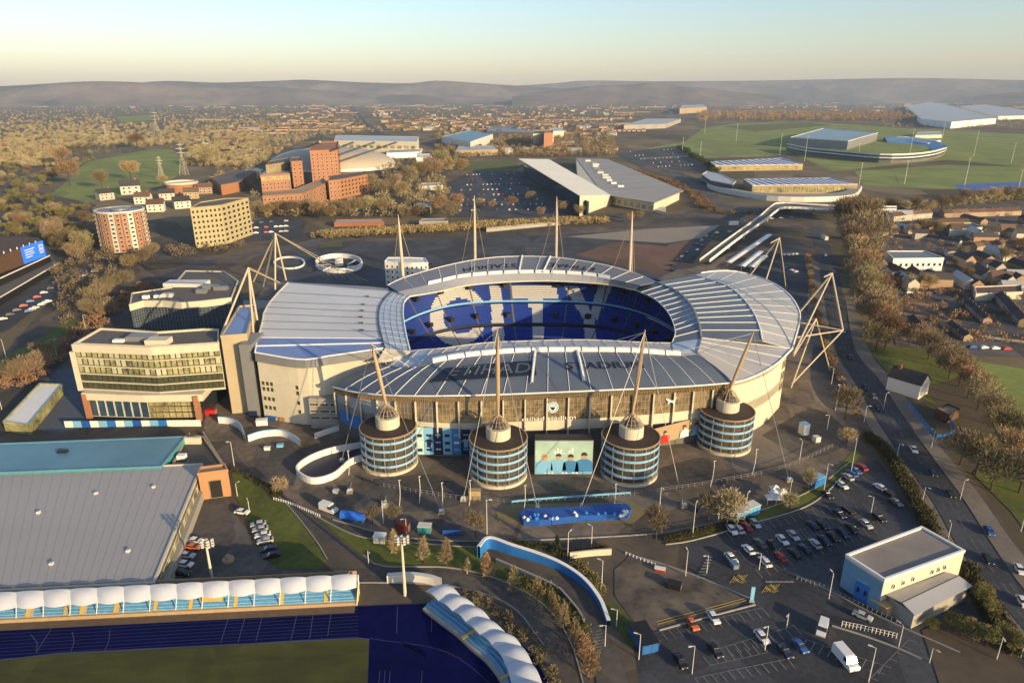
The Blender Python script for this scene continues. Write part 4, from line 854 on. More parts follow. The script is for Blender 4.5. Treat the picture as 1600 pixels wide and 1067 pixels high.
part('roof_plant', MB().box(P(284, 713, 6), (2.5, 2, 1.4)), white, t); part('cream_gable', MB().box(P(301, 688, 6.2), (5.5, 1, 2.4)), cream, t)
z = hgt(332, 781, 741)
t, pts = building('gatehouse', 'terracotta block with a dark doorway at the end of the grey hall', 'building', [(309, 741), (356, 735), (352, 726), (312, 731)], z, M('orange brick', (.42, .22, .11), .8, .1), tan, par=.5)
a, b = pts[0], pts[1]
wins(t, a.lerp(b, .3) + Vector((0, -.15, 0)), a.lerp(b, .75) + Vector((0, -.15, 0)), .2, z * .72, 1, 1, black, tan, .95, .98, name='doorway')
# ------------------------------------------------------------------ straight grandstand
g0, g1 = P(-60, 978), P(556, 947)
dv = (g1 - g0).normalized(); nv = Vector((-dv.y, dv.x, 0)); L = (g1 - g0).length
t = thing('grandstand', 'straight stand of sky blue seats under a scalloped white canopy', 'grandstand', (g0 + g1) / 2)
S = lambda u, v, z: g0 + dv * (u * L) + nv * v + Vector((0, 0, z))
NM = 15; ang = math.atan2(dv.y, dv.x)
part('front_wall', MB().loft([[S(0, 0, 0), S(1, 0, 0)], [S(0, 0, 1.2), S(1, 0, 1.2)], [S(0, .35, 1.2), S(1, .35, 1.2)]]), tan, t)
part('apron', MB().loft([[S(0, -2.4, .25), S(1, -2.4, .25)], [S(0, 0, .26), S(1, 0, .26)]]), M('brown apron', (.16, .11, .075), .85, .2, .4), t)
part('back_wall', MB().loft([[S(0, 4.6, 0), S(1, 4.6, 0)], [S(0, 4.6, 6.6), S(1, 4.6, 6.6)], [S(0, 4.8, 6.6), S(1, 4.8, 6.6)], [S(0, 4.8, 0), S(1, 4.8, 0)]]), tan, t)
part('terrace', MB().loft([[S(0, .35, 1.1), S(1, .35, 1.1)], [S(0, 3.3, 3.9), S(1, 3.3, 3.9)], [S(0, 4.6, 3.9), S(1, 4.6, 3.9)]]), concrete, t)
seatlb = M('sky blue seats', (.14, .36, .62), .5, .2, 1.5)
for u0, u1 in ((0, .075), (.08, .155), (.178, .25), (.256, .29), (.31, .375), (.392, .475), (.487, .565), (.577, .68), (.69, .80), (.81, .915), (.926, .997)):
    m = MB()
    for r in range(5):
        v, z = .5 + r * .6, 1.3 + r * .56
        m.add([S(u0, v, z + .35), S(u1, v, z + .35), S(u1, v + .32, z + .35), S(u0, v + .32, z + .35), S(u1, v + .38, z + .75), S(u0, v + .38, z + .75), S(u0, v, z), S(u1, v, z)], [(0, 1, 2, 3), (3, 2, 4, 5), (6, 7, 1, 0)])
    part('seat_block', m, seatlb, t)
    part('stair', MB().slab([S(u1 + .001, .3, 1.35), S(u1 + .011, .3, 1.35), S(u1 + .011, 3.4, 4.4), S(u1 + .001, 3.4, 4.4)], .3), yellow, t)
cf0, cf1, cb0, cb1 = P(-60, 953, 5.9), P(557, 917, 5.9), P(-60, 929.5, 7.4), P(557, 897.5, 7.4)
for k in range(NM):
    gr = []
    for j in range(7):
        v = j / 6; row = []
        for i in range(9):
            u = (k + i / 8) / NM; arch = math.sin(math.pi * i / 8); row.append(cb0.lerp(cb1, u).lerp(cf0.lerp(cf1, u), v) + Vector((0, 0, arch ** .7 * .75 * math.sin(math.pi * min(1, .12 + v * .88)) ** .8)) - nv * (.8 * arch * v))
        gr.append(row)
    lowr = [[p - Vector((0, 0, .1)) for p in r] for r in gr]
    smooth(part('canopy_panel', MB().loft(gr).loft([list(reversed(r)) for r in lowr]), canopy, t))
    e = S(k / NM, .5, 1.2); f = cf0.lerp(cf1, k / NM); part('canopy_post', MB().tube(e, f, .13, .13, 6).tube(f, cb0.lerp(cb1, k / NM) - Vector((0, 0, .2)), .1, .1, 6), white, t)
part('end_frame', MB().slab([S(1.001, .2, 0), S(1.001, 4.8, 0), cb1 + dv * .3, cf1 + dv * .3], .2), white, t)
p = P(331, 931, 4.2); part('press_box', MB().box((p.x, p.y, p.z), (5, 1.8, 1.6), ang), yellow, t)
# curved stand
OU = [(699, 912, 6.8), (722, 932, 6.8), (750, 952, 6.8), (780, 980, 6.8), (810, 1003, 6.8), (831, 1035, 6.8), (846, 1064, 6.8), (862, 1100, 6.8)]
IN = [(665, 923, 5.8), (690, 942, 5.8), (717, 962, 5.8), (742, 985, 5.8), (765, 1004, 5.8), (786, 1031, 5.8), (797, 1060, 5.8), (806, 1095, 5.8)]
n = 8; o_, i_ = rl(OU, n * 6), rl(IN, n * 6)
t = thing('grandstand', 'curved stand with a rippling white canopy at the bend of the track', 'grandstand', (o_[24].x, o_[24].y, 0))
for k in range(n):
    gr = []
    for j in range(6):
        v = j / 5; gr.append([o_[k * 6 + i].lerp(i_[k * 6 + i], v) + Vector((0, 0, 1.0 * abs(math.sin(math.pi * i / 6)) * (.5 + .5 * math.sin(math.pi * min(1, v * 1.2))) + .6 * math.sin(math.pi * v))) for i in range(7)])
    lowr = [[p - Vector((0, 0, .12)) for p in r] for r in gr]
    smooth(part('canopy_panel', MB().loft(gr).loft([list(reversed(r)) for r in lowr]), canopy, t))
    a, b = o_[k * 6], i_[k * 6]; d = (b - a); d.z = 0; d.normalize()
    part('canopy_post', MB().tube(Vector((a.x, a.y, 0)) + d, a + d, .18, .18, 6), white, t)
fl = lambda p, z: Vector((p.x, p.y, z))
dirs = [(fl(i_[k], 0) - fl(o_[k], 0)).normalized() for k in range(n * 6 + 1)]
part('terrace', MB().loft([[fl(o_[k], 0) + dirs[k] * 1 for k in range(n * 6 + 1)], [fl(o_[k], 4.2) + dirs[k] for k in range(n * 6 + 1)], [fl(i_[k], 1.0) + dirs[k] * .9 for k in range(n * 6 + 1)], [fl(i_[k], 0) + dirs[k] * .9 for k in range(n * 6 + 1)]]), concrete, t)
for k in range(n):
    m = MB()
    for r in range(6):
        f = (r + .3) / 6.4; row = lambda dz, df: [fl(o_[j], 4.2).lerp(fl(i_[j], 1.0) + dirs[j] * .6, min(1, f + df)) + Vector((0, 0, dz)) for j in range(k * 6, k * 6 + (6 if k % 3 == 2 else 7))]
        m.loft([row(.95, 0), row(.5, .03), row(.5, .1), row(.1, .1)])
    part('seat_block', m, seatlb, t)
    if k % 3 == 2: j = k * 6 + 6; part('stair', MB().slab([fl(o_[j], 6) , fl(o_[j - 1], 6), fl(i_[j - 1], 1.3) + dirs[j] * .9, fl(i_[j], 1.3) + dirs[j] * .9], .3), yellow, t)
# white low curved wall between the stands
a, b = resample(PZ([(605, 912), (640, 910), (672, 914), (690, 920)]), 12), 0
top('perimeter_wall', MB().loft([[p + Vector((0, 0, 0)) for p in a], [p + Vector((0, 0, 2.4)) for p in a], [p + Vector((0, 1.2, 2.4)) for p in a], [p + Vector((0, 1.2, 0)) for p in a]]), offwhite, 'pale low curved wall between the two stands', 'wall')
def floodlight(bp, tp, label, w_=2.6, rows=3, cols=5, group=None, far=0):
    g = P(*bp); v = (533.5 - tp[1]) / F; z = CAMZ + g.y * (-sp_ + v * cp_) / (cp_ + v * sp_)
    t = thing('floodlight_mast', label, 'floodlight', g, 0, group)
    part('pole', MB().tube(g, (g.x, g.y, z), .42 if not far else .35, .24, 8), cream if not far else offwhite, t)
    m = MB()
    for r in range(rows): m.box((g.x, g.y - .1, z - .2 + r * .75), (w_ * 1.5, .14, .14))
    part('head_frame', m, greysteel, t)
    for r in range(rows):
        for k in range(cols):
            part('lamp', MB().box((g.x + (k - (cols - 1) / 2) * w_ * 1.4 / cols, g.y - .4 * (1 if k % 2 else -1), z + .05 + r * .75), (.5, .55, .5)), lampm, t)
    return t
floodlight((333, 912), (322, 853), 'tall cream floodlight mast behind the straight stand')
floodlight((633, 930), (628, 848), 'tall cream floodlight mast in the gap between the two stands')
# ------------------------------------------------------------------ white and blue building by the main road
t, pts = building('community_building', 'white and blue building with a flat grey roof beside the main road', 'building', [(1321.5, 868), (1440, 824), (1507, 861.5), (1382, 907)], 9, cream, M('aged flat roof', (.29, .25, .22), .7, .15, .15, big=.06), par=.5, sub=white)
a, b, c_, d_ = pts[0], pts[3], pts[2], pts[1]
s = (b - a).normalized(); e = Vector((s.y, -s.x, 0)) * .15
part('blue_front', MB().slab([a + e - Vector((0, 0, 9)), b + e - Vector((0, 0, 9)), b + e - Vector((0, 0, .8)), a + e - Vector((0, 0, .8))], .1), M('pale blue front', (.18, .34, .52), .5, .15, .4), t)
s2 = (c_ - b).normalized(); e2 = Vector((s2.y, -s2.x, 0)) * .12
for f in (.1, .22, .34, .58, .66, .74): wins(t, b.lerp(c_, f) + e2, b.lerp(c_, f + .05) + e2, 5.2, 7.6, 1, 1, glass, white, .6, .5)
an = [P(x, y, 4.6) for x, y in ((1383, 928), (1430, 961), (1520, 915), (1474, 892))]
part('annex_wall', MB().prism([Vector((p.x, p.y, 0)) for p in inset([(p.x, p.y) for p in an], .6) and [Vector((*q, 0)) for q in inset([(p.x, p.y) for p in an], .6)]], 0, 4.2), concrete, t)
mid0, mid1 = an[0].lerp(an[1], .55) + Vector((0, 0, .9)), an[3].lerp(an[2], .5) + Vector((0, 0, .9))
for q in ([an[0], mid0, mid1, an[3]], [mid0, an[1], an[2], mid1]): part('annex_roof', MB().slab(q, .2), roofpale, t)
part('annex_ridge', MB().tube(mid0, mid1, .15, .15, 5), darkmetal, t)
bb = [P(x, y, 5.2) for x, y in ((1338, 905), (1356, 897), (1381, 909), (1360, 917))]
part('porch_block', MB().prism(bb, 0, 5.2, 0, 1), [midblue, offwhite], t)
a, b = bb[3], bb[2]; s = (b - a).normalized(); e = Vector((s.y, -s.x, 0)) * .1
part('porch_poster', MB().slab([a + e - Vector((0, 0, 4.4)), b + e - Vector((0, 0, 4.4)), b + e - Vector((0, 0, .5)), a + e - Vector((0, 0, .5))], .06), M('pale poster', (.50, .58, .55), .5, .2, .4), t)
wins(t, bb[0], bb[3], 1.5, 4.2, 2, 1, glass, midblue, .5, .6)
part('annex_canopy', MB().slab([P(x, y, 3.2) for x, y in ((1360, 935), (1383, 928), (1406, 942), (1385, 950))], .25), tan, t); part('annex_core', MB().prism([P(x, y, 3) for x, y in ((1374, 938), (1385, 935), (1400, 944), (1388, 948))], 0, 3), tan, t)
# ------------------------------------------------------------------ walled ramps, sign bed
def wallribbon(name, label, pts, h, mat, wd=.5, n=40, capm=None, close=False, h2=None):
    q = resample(PZ(pts + pts[:1] if close else pts), n); m = MB(); ins, out = [], []
    for k in range(n + 1):
        d = (q[min(k + 1, n)] - q[max(k - 1, 0)]).normalized(); s = Vector((-d.y, d.x, 0)) * wd / 2; ins.append(q[k] + s); out.append(q[k] - s)
    H = [h + ((h2 if h2 is not None else h) - h) * k / n for k in range(n + 1)]
    up = lambda l: [p + Vector((0, 0, H[k])) for k, p in enumerate(l)]
    t = thing(name, label, 'wall', (q[0].x, q[0].y, 0))
    part('wall_face', MB().loft([up(ins), ins]).loft([out, up(out)]), mat, t)
    part('coping', MB().loft([up(out), [p + Vector((0, 0, .25)) for p in up(out)], [p + Vector((0, 0, .25)) for p in up(ins)], up(ins)]), capm or mat, t)
    return t
wallribbon('ramp_wall', 'white curved wall round the sunken ramp by the first ramp tower', [(564, 700), (520, 708), (487, 720), (466, 735), (468, 746), (490, 756), (522, 748), (547, 727), (566, 720)], 2.1, white)
sheet('ramp', [(562, 701), (520, 710), (490, 721), (470, 735), (472, 744), (490, 753), (520, 745), (546, 724)], navy, 'dark blue floor of the white walled ramp')
wallribbon('ramp_wall', 'tall blue wall with a white top curving down beside the car park', [(748, 872), (764, 856), (800, 866), (842, 878), (878, 892), (912, 914), (937, 944), (951, 978)], 3.6, midblue, .9, 50, white, h2=1.4)
sheet('ramp', [(770, 878), (805, 884), (855, 895), (892, 912), (925, 945), (945, 978), (960, 1010), (990, 1090), (935, 1090), (925, 1010), (910, 978), (885, 937), (862, 918), (810, 895)], asphaltb, 'paved ramp curving down between blue walls')
wallribbon('ramp_wall', 'low dark blue wall on the grass side of the curved ramp', [(775, 880), (812, 896), (866, 921), (886, 939), (906, 964), (913, 981)], 1.4, M('grey blue wall', (.10, .13, .2), .6, .1), .4, 40, concrete)
wallribbon('retaining_wall', 'pale low wall above the shrubs beside the gravel yard', [(890, 872), (925, 868), (955, 866)], 1.6, cream, .5, 12)
wallribbon('ramp_wall', 'white and blue curved barrier near the cream wall of the stadium', [(388, 690), (410, 683), (440, 681), (460, 690), (470, 698)], 2.4, white, .5, 20, skyblue)
wallribbon('ramp_wall', 'short white printed barrier between curved barrier and ramp tower', [(492, 685), (515, 677), (543, 668)], 1.8, white, .4, 12)
wallribbon('perimeter_wall', 'white and pale blue hoarding curving past the hotel entrance', [(342, 661), (360, 663), (376, 672), (384, 690)], 2.6, white, .4, 14, skyblue)
wallribbon('perimeter_wall', 'long dark wall running from the teal hall to the service road', [(318, 680), (335, 708), (352, 735)], 1.4, concrete, .6, 14)
t = thing('sign_bed', 'long royal blue raised bed with white balls on both ends', 'sign', P(900, 812))
q = [P(x, y) for x, y in ((811, 812), (820, 805), (840, 803), (900, 801), (968, 796), (980, 797), (986, 804), (980, 812), (900, 816), (843, 822), (818, 821))]
part('bed_wall', MB().prism(q, 0, 2.2), royal, t)
for i in range(26):
    x = rnd.choice([rnd.uniform(816, 842), rnd.uniform(955, 982), rnd.uniform(842, 955)]); p = P(x, 811 - (x - 815) * .045 + rnd.uniform(-4, 4), 2.2)
    part('ball', MB().lathe([(.05, p.z), (.5, p.z + .25), (.55, p.z + .6), (.05, p.z + 1.1)], 10, (p.x, p.y)), rnd.choice([white, white, midblue]), t)
def fence(label, pts, h, n, mat, panels=False):
    q = resample(PZ(pts), n); t = thing('fence', label, 'fence', q[0])
    for i in range(n + 1): part('fence_post', MB().box(q[i] + Vector((0, 0, h / 2)), (.14, .14, h)), mat, t)
    for i in range(n):
        for z in ((h * .45, h - .12) if not panels else (h * .5,)):
            m = MB(); m.slab([q[i] + Vector((0, 0, z)), q[i + 1] + Vector((0, 0, z)), q[i + 1] + Vector((0, 0, z + (.1 if not panels else h * .45))), q[i] + Vector((0, 0, z + (.1 if not panels else h * .45)))], .05)
            part('fence_panel' if panels else 'fence_rail', m, mat, t)
fence('thin grey railing across the concourse between the cables', [(600, 761), (660, 772), (730, 782), (797, 786)], 1.6, 22, greysteel)
fence('thin grey railing sweeping across the concourse towards the road', [(991, 774), (1050, 766), (1109, 757), (1222, 734), (1300, 700)], 1.6, 34, greysteel)
fence('white barrier posts along the brown service road', [(428, 781), (450, 787), (475, 797), (500, 808)], 1.0, 20, white)
fence('row of white bollard railings at the gravel yard edge', [(978, 866), (1000, 875), (1024, 884)], .9, 8, white)
fence('long dark railing beside the car park hedge', [(1010, 842), (1080, 828), (1160, 812)], 1.3, 26, darkmetal)
fence('low rail round the corner of the white and blue building', [(1245, 905), (1290, 920), (1340, 945), (1400, 972)], 1.1, 22, greysteel)
fence('blue printed railing under the player poster', [(800, 788), (840, 784), (925, 778), (985, 774)], 1.4, 20, skyblue, True)
fence('white trolley shelter railing south of the white building', [(1315, 978), (1350, 985), (1400, 997)], 1.5, 14, offwhite)
fence('blue hoarding round the fenced yard by the white house', [(1418, 634), (1430, 650), (1447, 672), (1462, 688), (1490, 680), (1478, 655)], 2.6, 18, midblue, True)
# ------------------------------------------------------------------ buildings round about
def blk(name, label, cat, roof, bx, by, ty, wall, rf, wn=(), par=.6, **k):
    z = hgt(bx, by, ty); return building(name, label, cat, roof, z, wall, rf, [(e[0], e[1], e[2], z * e[3], z * e[4], *e[5:]) for e in wn], par, **k)
# round apartment tower
g = P(198, 388); h = hgt(198, 388, 329); r = 33 / F * (g.y * cp_ + 100 * sp_)
t = thing('apartment_tower', 'round apartment tower striped in terracotta and cream at the edge of the wood', 'tower block', g)
part('core', MB().lathe([(r, 0), (r, h)], 36), concrete, t, True)
for k in range(24):
    a, b = 6.2832 * k / 24, 6.2832 * (k + .94) / 24; w_ = lambda q, rr, z: (rr * math.cos(q), rr * math.sin(q), z)
    e = 1.0 if k % 3 else .4
    part('wall_panel', MB().add([w_(a, r + e, 0), w_(b, r + e, 0), w_(b, r + e, h + .6), w_(a, r + e, h + .6), w_(a, r - .2, 0), w_(b, r - .2, 0), w_(b, r - .2, h + .6), w_(a, r - .2, h + .6)], [(0, 1, 2, 3), (3, 2, 6, 7), (0, 3, 7, 4), (1, 5, 6, 2)]), (houserend, orange, orange)[k % 3], t, True)
    if 10 < k < 24 or k < 2:
        for j in range(9):
            q = (a + b) / 2; share('window', win_mesh(r * .15, h / 9 * .5, glass, white), t, (( r + e + .05) * math.cos(q), (r + e + .05) * math.sin(q), h * (j + .5) / 9), q + 1.5708)
part('roof', MB().lathe([(r - .3, h), (r - .3, h + .4), (r * .4, h + .6), (r * .4, h + 2), (.1, h + 2.2)], 30, caps=False), roofgrey, t, True); part('roof_rim', MB().lathe([(r + .2, h), (r + 1.2, h + .2), (r + 1.2, h + 1.2), (r - .4, h + 1.2)], 36, caps=False), offwhite, t, True)
blk('apartment_block', 'pale yellow apartment block with many small windows', 'apartments', [(297, 326), (345, 321.5), (388, 310), (352, 311), (312, 317)], 345, 382, 321.5, M('yellow brick', (.42, .35, .19), .85, .1), rooftop,
    [(0, 7, 7, .05, .97, glass, .55, .55, cream), (1, 6, 7, .05, .97, glass, .55, .55, cream)])
blk('apartment_block', 'tall terracotta tower with a white stair strip in front of the domed hall', 'apartments', [(484, 237), (527, 235), (529, 222), (489, 224)], 505, 290, 236, orange, orange, [(0, 6, 8, .1, .95, glass, .4, .5, white)], par=1.2)
t, pts = blk('apartment_block', 'narrow terracotta slab beside the tall terracotta tower', 'apartments', [(455, 253), (472, 252), (470, 246), (454, 247)], 463, 300, 252.5, orange, rooftop, [(0, 2, 7, .05, .95, glass, .4, .4, white)])
blk('apartment_block', 'terracotta block with a cream and glass top storey', 'apartments', [(407, 275), (453, 272), (450, 265), (412, 267)], 430, 305, 273.5, orange, roofpale, [(0, 8, 3, .1, .65, glass, .5, .5, white), (0, 8, 1, .7, .97, glassgold, .8, .7, cream)], par=.8)
blk('apartment_block', 'block of glazed flats rising behind the cream topped terracotta block', 'apartments', [(415, 259), (453, 253), (451, 247), (420, 253)], 430, 300, 257, M('mixed cladding', (.36, .27, .17), .8, .15), rooftop, [(0, 8, 5, .3, .98, glassgold, .7, .7, tan)])
blk('apartment_block', 'long low terracotta wing with a flat cream roof along the bare trees', 'apartments', [(410, 307), (472, 303), (511, 286), (505, 279), (462, 296), (412, 300)], 470, 331, 303, orange, tan, [(0, 9, 3, .1, .95, glass, .4, .5, white), (1, 8, 3, .1, .95, glass, .4, .5, white)])
blk('apartment_block', 'terracotta wing with a dark roof facing the bare brown trees', 'apartments', [(513, 283), (531, 281), (574, 273), (570, 268), (515, 275)], 530, 311, 281, orange, rooftop, [(0, 3, 4, .1, .95, glass, .4, .5, white), (1, 8, 4, .1, .95, glass, .45, .5, tan)])
g = P(285, 300); h = hgt(285, 300, 287); r = 22 / F * 900
t = thing('round_building', 'low round brick building with a pale rim under the pylons', 'building', g)
part('wall', MB().lathe([(r, 0), (r * 1.05, h)], 28), orange, t, True); part('roof', MB().lathe([(r * 1.05, h), (r * 1.1, h + .3), (r * 1.1, h + 2.6), (r, h + 2.6), (r - .5, h + .8), (.1, h + 1)], 28, caps=False), cream, t, True)
blk('low_block', 'brick block with a flat roof behind the pale yellow apartments', 'building', [(330, 278), (370, 265), (400, 268), (372, 285), (345, 290)], 370, 300, 285, orange, rooftop, [(2, 5, 2, .1, .9, glass, .5, .5, white)])
blk('glazed_hall', 'white and grey low hall with a wide flat roof behind the round building', 'hall', [(345, 275), (400, 262), (412, 266), (360, 281)], 360, 292, 281, cream, roofgrey, [(2, 8, 2, .1, .9, glassgold, .7, .7, white)])
# domed hall
g = P(520, 262); rx, ry, h = 108, 80, 34
t = thing('domed_hall', 'broad shallow grey domed hall behind the terracotta blocks', 'arena', g)
rows = []
for j in range(9):
    f = j / 8; rr = math.cos(f * 1.52); rows.append([(rx * rr * math.cos(6.2832 * i / 48), ry * rr * math.sin(6.2832 * i / 48), 5 + (h - 5) * math.sin(f * 1.5708) * (1)) for i in range(48)])
smooth(part('dome_roof', MB().loft(rows, close=True), M('dome sheet', (.42, .37, .30), .5, .08, .05), t, True))
part('wall', MB().lathe([(1, 0), (1, 5.5)], 48), white, t, True); t.children[-1].scale = (rx * .98, ry * .98, 1)
def strip(nm, pts, zz, hgt_, wid, mat, t):
    pass
blk('long_hall', 'long cream hall with a flat pale roof and chimneys behind the domed hall', 'hall', [(522, 220), (651, 222), (654, 214), (525, 212)], 600, 240, 221, cream, roofpale, [(0, 12, 1, .3, .8, glassgold, .6, .5, tan)])
for i, x in enumerate((500, 554, 587, 621)): tag(top('chimney', MB().tube(P(x, 222), P(x, 222, 60), 2.2, 1.6, 8), concrete, ordn(i) + ' tall pale chimney in the row at the long cream hall'), None, 'chimney', 'chimneys at the long hall')
blk('low_hall', 'low white hall with a curved forecourt canopy beside the domed hall', 'hall', [(604, 240), (655, 238), (660, 233), (608, 234)], 640, 247, 239, white, roofpale); blk('low_hall', 'white shed with a blue base beside the bare tree belt', 'hall', [(650, 247), (675, 246), (672, 241), (652, 242)], 662, 254, 246, offwhite, roofwhite)
for q in (('leisure_hall', 'leisure building with a pale teal pitched roof beyond the car park', [(690, 214), (735, 222), (770, 210), (735, 204)], 735, 238, 222, offwhite, tealroof), ('leisure_hall', 'low building with a long pale curved roof behind the bare trees', [(712, 236), (778, 234), (772, 228), (716, 229)], 745, 244, 235, tan, roofpale),
          ('office_block', 'cream and terracotta stepped office block in the town', [(833, 210), (865, 208), (863, 203), (834, 205)], 850, 231, 209, cream, rooftop), ('office_block', 'terracotta square tower stuck to the cream office block', [(850, 209), (864, 208), (863, 205), (851, 205.5)], 857, 233, 208, orange, orange),
          ('office_block', 'pale stepped office block farther along the town street', [(859, 206), (881, 205), (880, 200), (860, 201)], 870, 216, 205.5, cream, roofpale), ('warehouse', 'long grey roofed warehouse at the edge of the town', [(760, 205), (835, 208), (838, 203), (765, 200)], 800, 213, 207, concrete, roofgrey),
          ('warehouse', 'pale curved roof sheds at the top of the training fields', [(975, 196), (1040, 194), (1064, 186), (1010, 186)], 1010, 202, 195, concrete, roofpale), ('sports_dome', 'flat pale sports hall on the skyline near the pink houses', [(1062, 170), (1105, 168), (1100, 164), (1066, 165)], 1080, 177, 169, tan, roofpale)):
    blk(q[0], q[1], 'hall', *q[2:])
# superstore
z = 11; fr = [P(x, y, z) for x, y in ((905, 306), (955, 304), (1022, 316), (1062, 298), (950, 249), (900, 247), (808, 248))]
t = thing('superstore', 'large superstore with a bright sloping front roof and long grey roof', 'shop', fr[0])
part('wall', MB().prism([fr[0], fr[1], fr[2], fr[3], fr[4], fr[5]], 0, z - .6), cream, t)
part('grey_roof', MB().prism([fr[1] + Vector((-8, 0, 0)), fr[2] + Vector((0, -4, 0)), fr[3] + Vector((5, 0, 0)), fr[4], fr[5]], z - .6, z), M('superstore roof', (.36, .335, .30), .6, .08, .05), t)
a, b, c, d = P(810, 248, 25), P(858, 249, 12), P(956, 305, 10.6), P(906, 306, 21)
part('sloping_roof', MB().slab([a, b, c, d], .6), M('bright roof sheet', (.80, .76, .64), .5, .05, .1), t)
part('gable_wall', MB().add([d, c, Vector((c.x, c.y, 0)), Vector((d.x, d.y, 0))], [(0, 3, 2, 1)]), cream, t)
part('glass_side', MB().prism([a + Vector((8, 0, 0)), d + Vector((8, 4, 0)), d + Vector((10, 4, 0)), a + Vector((10, 0, 0))], 0, 15), glassblue, t)
for k in range(13):
    f = .08 + k * .065; p = fr[5].lerp(fr[1], f) + Vector((14 + rnd.uniform(0, 8), 0, 0)); part('roof_plant', MB().box((p.x, p.y, z + 1), (6 + rnd.uniform(0, 5), 4, 2 + rnd.random())), rnd.choice([offwhite, greysteel, white]), t)
for k in range(9): p = fr[4].lerp(fr[3], .1 + k * .1); q = fr[5].lerp(fr[1], .1 + k * .1); part('roof_seam', MB().slab([p, p + Vector((0, 1, .15)), q + Vector((18, 1, .15)), q + Vector((18, 0, 0))], .1), roofgrey, t)
wins(t, fr[0] + Vector((0, -.2, 0)), fr[1] + Vector((0, -.2, 0)), 1, 8, 5, 1, glassgold, cream); wins(t, fr[1] + Vector((0, -.2, 0)), fr[2] + Vector((0, -.2, 0)), 1, 8, 7, 1, glassgold, tan)
part('entrance_wall', MB().prism([P(x, y) for x, y in ((1012, 330), (1040, 336), (1040, 328), (1015, 326))], 0, 3), cream, t)
# training campus
t, pts = building('training_arena', 'small arena with a glassy flat roof and a curved white bowl round green turf', 'arena', [(1234, 215.5), (1325, 221), (1372, 208), (1287, 201)], hgt(1325, 236, 221), greysteel, M('arena roof', (.22, .33, .42), .4, .15, .1), par=1.2, sub=offwhite)
bw = [(1228, 236), (1258, 243), (1310, 249), (1375, 255), (1425, 254), (1462, 248), (1477, 240), (1474, 232), (1455, 226), (1420, 222), (1380, 219)]
q = resample(PZ(bw), 50); H = [17] * 25 + [17 - min(7, (k - 24)) for k in range(25, 51)]
for z0, z1, mt, off in ((.0, .3, dkconc, 0), (.3, .52, glassblue, .6), (.52, .62, white, -1.2), (.62, .82, glassblue, .6), (.82, 1, offwhite, -1.2)):
    part('bowl_band', MB().loft([[p + Vector((0, off, H[k] * z0)) for k, p in enumerate(q)], [p + Vector((0, off, H[k] * z1)) for k, p in enumerate(q)]]), mt, t)
cen = Vector((sum(p.x for p in q) / 51, sum(p.y for p in q) / 51, 0))
part('seating', MB().loft([[p + Vector((0, -1, H[k])) for k, p in enumerate(q)], [p.lerp(cen, .3) + Vector((0, 0, 2)) for p in q]]), seatlb, t); part('turf', MB().add([p.lerp(cen, .3) + Vector((0, 0, 2)) for p in q], [tuple(range(51))]), pitch, t)
def striped(label, roof, base, wallm, n):
    z = hgt(*base); t, pts = building('training_building', label, 'building', roof, z, wallm, royal, par=.2, sub=white)
    a, b, c, d = pts
    wins(t, a + Vector((0, -.2, 0)), b + Vector((0, -.2, 0)), z * .1, z * .85, n, 1, glassgold, tan, .8, .8)
    for k in range(n):
        f, g_ = (k + .1) / n, (k + .5) / n; part('roof_stripe', MB().slab([a.lerp(b, f) + Vector((0, 0, .3)), a.lerp(b, g_) + Vector((0, 0, .3)), d.lerp(c, max(0, g_ - .07)) + Vector((0, 0, .3)), d.lerp(c, max(0, f - .07)) + Vector((0, 0, .3))], .2), white, t)
    return t
striped('striped roof training building on the far side of the pair', [(1118, 259), (1255, 257), (1222, 247), (1110, 253)], (1180, 267, 258), tan, 11)
striped('striped roof training building with a white plinth by the footbridge', [(1176, 290), (1340, 288), (1298, 278), (1162, 280)], (1250, 303, 289), tan, 13)
pl = resample(PZ([(1096, 283), (1112, 297), (1150, 306), (1200, 314), (1270, 316), (1330, 312), (1346, 298)]), 30)
t = thing('podium', 'curved white podium wall round the training buildings', 'wall', pl[0])
part('wall_face', MB().loft([[p + Vector((0, 0, 6)) for p in pl], pl]), offwhite, t); part('terrace_top', MB().loft([[p + Vector((0, 0, 6)) for p in pl], [p + Vector((0, 26, 6)) for p in pl]]), concrete, t)
building('training_building', 'round fronted pale grey wing at the end of the podium', 'building', [(1097, 273), (1110, 282), (1145, 289), (1150, 284), (1125, 272), (1105, 268)], 11, glassblue, roofpale, sub=offwhite)
for i, q in enumerate((((1415, 166), (1455, 160), (1492, 167), (1557, 185), (1487, 191), (1440, 186)), ((1500, 166), (1540, 164), (1600, 172), (1640, 180), (1560, 182)), ((1430, 212), (1472, 211), (1472, 206), (1435, 207)), ((1392, 215), (1420, 214), (1470, 219), (1450, 224)))):
    building('sports_hall', ('large white sports hall with a curved pale roof beyond the small arena', 'second white sports hall at the edge of the view beyond', 'low lit cream pavilion behind the small arena', 'long low white roof between arena and sports hall')[i], 'hall', q, (24, 18, 9, 7)[i], (white, offwhite, cream, offwhite)[i], roofpale, par=.5)
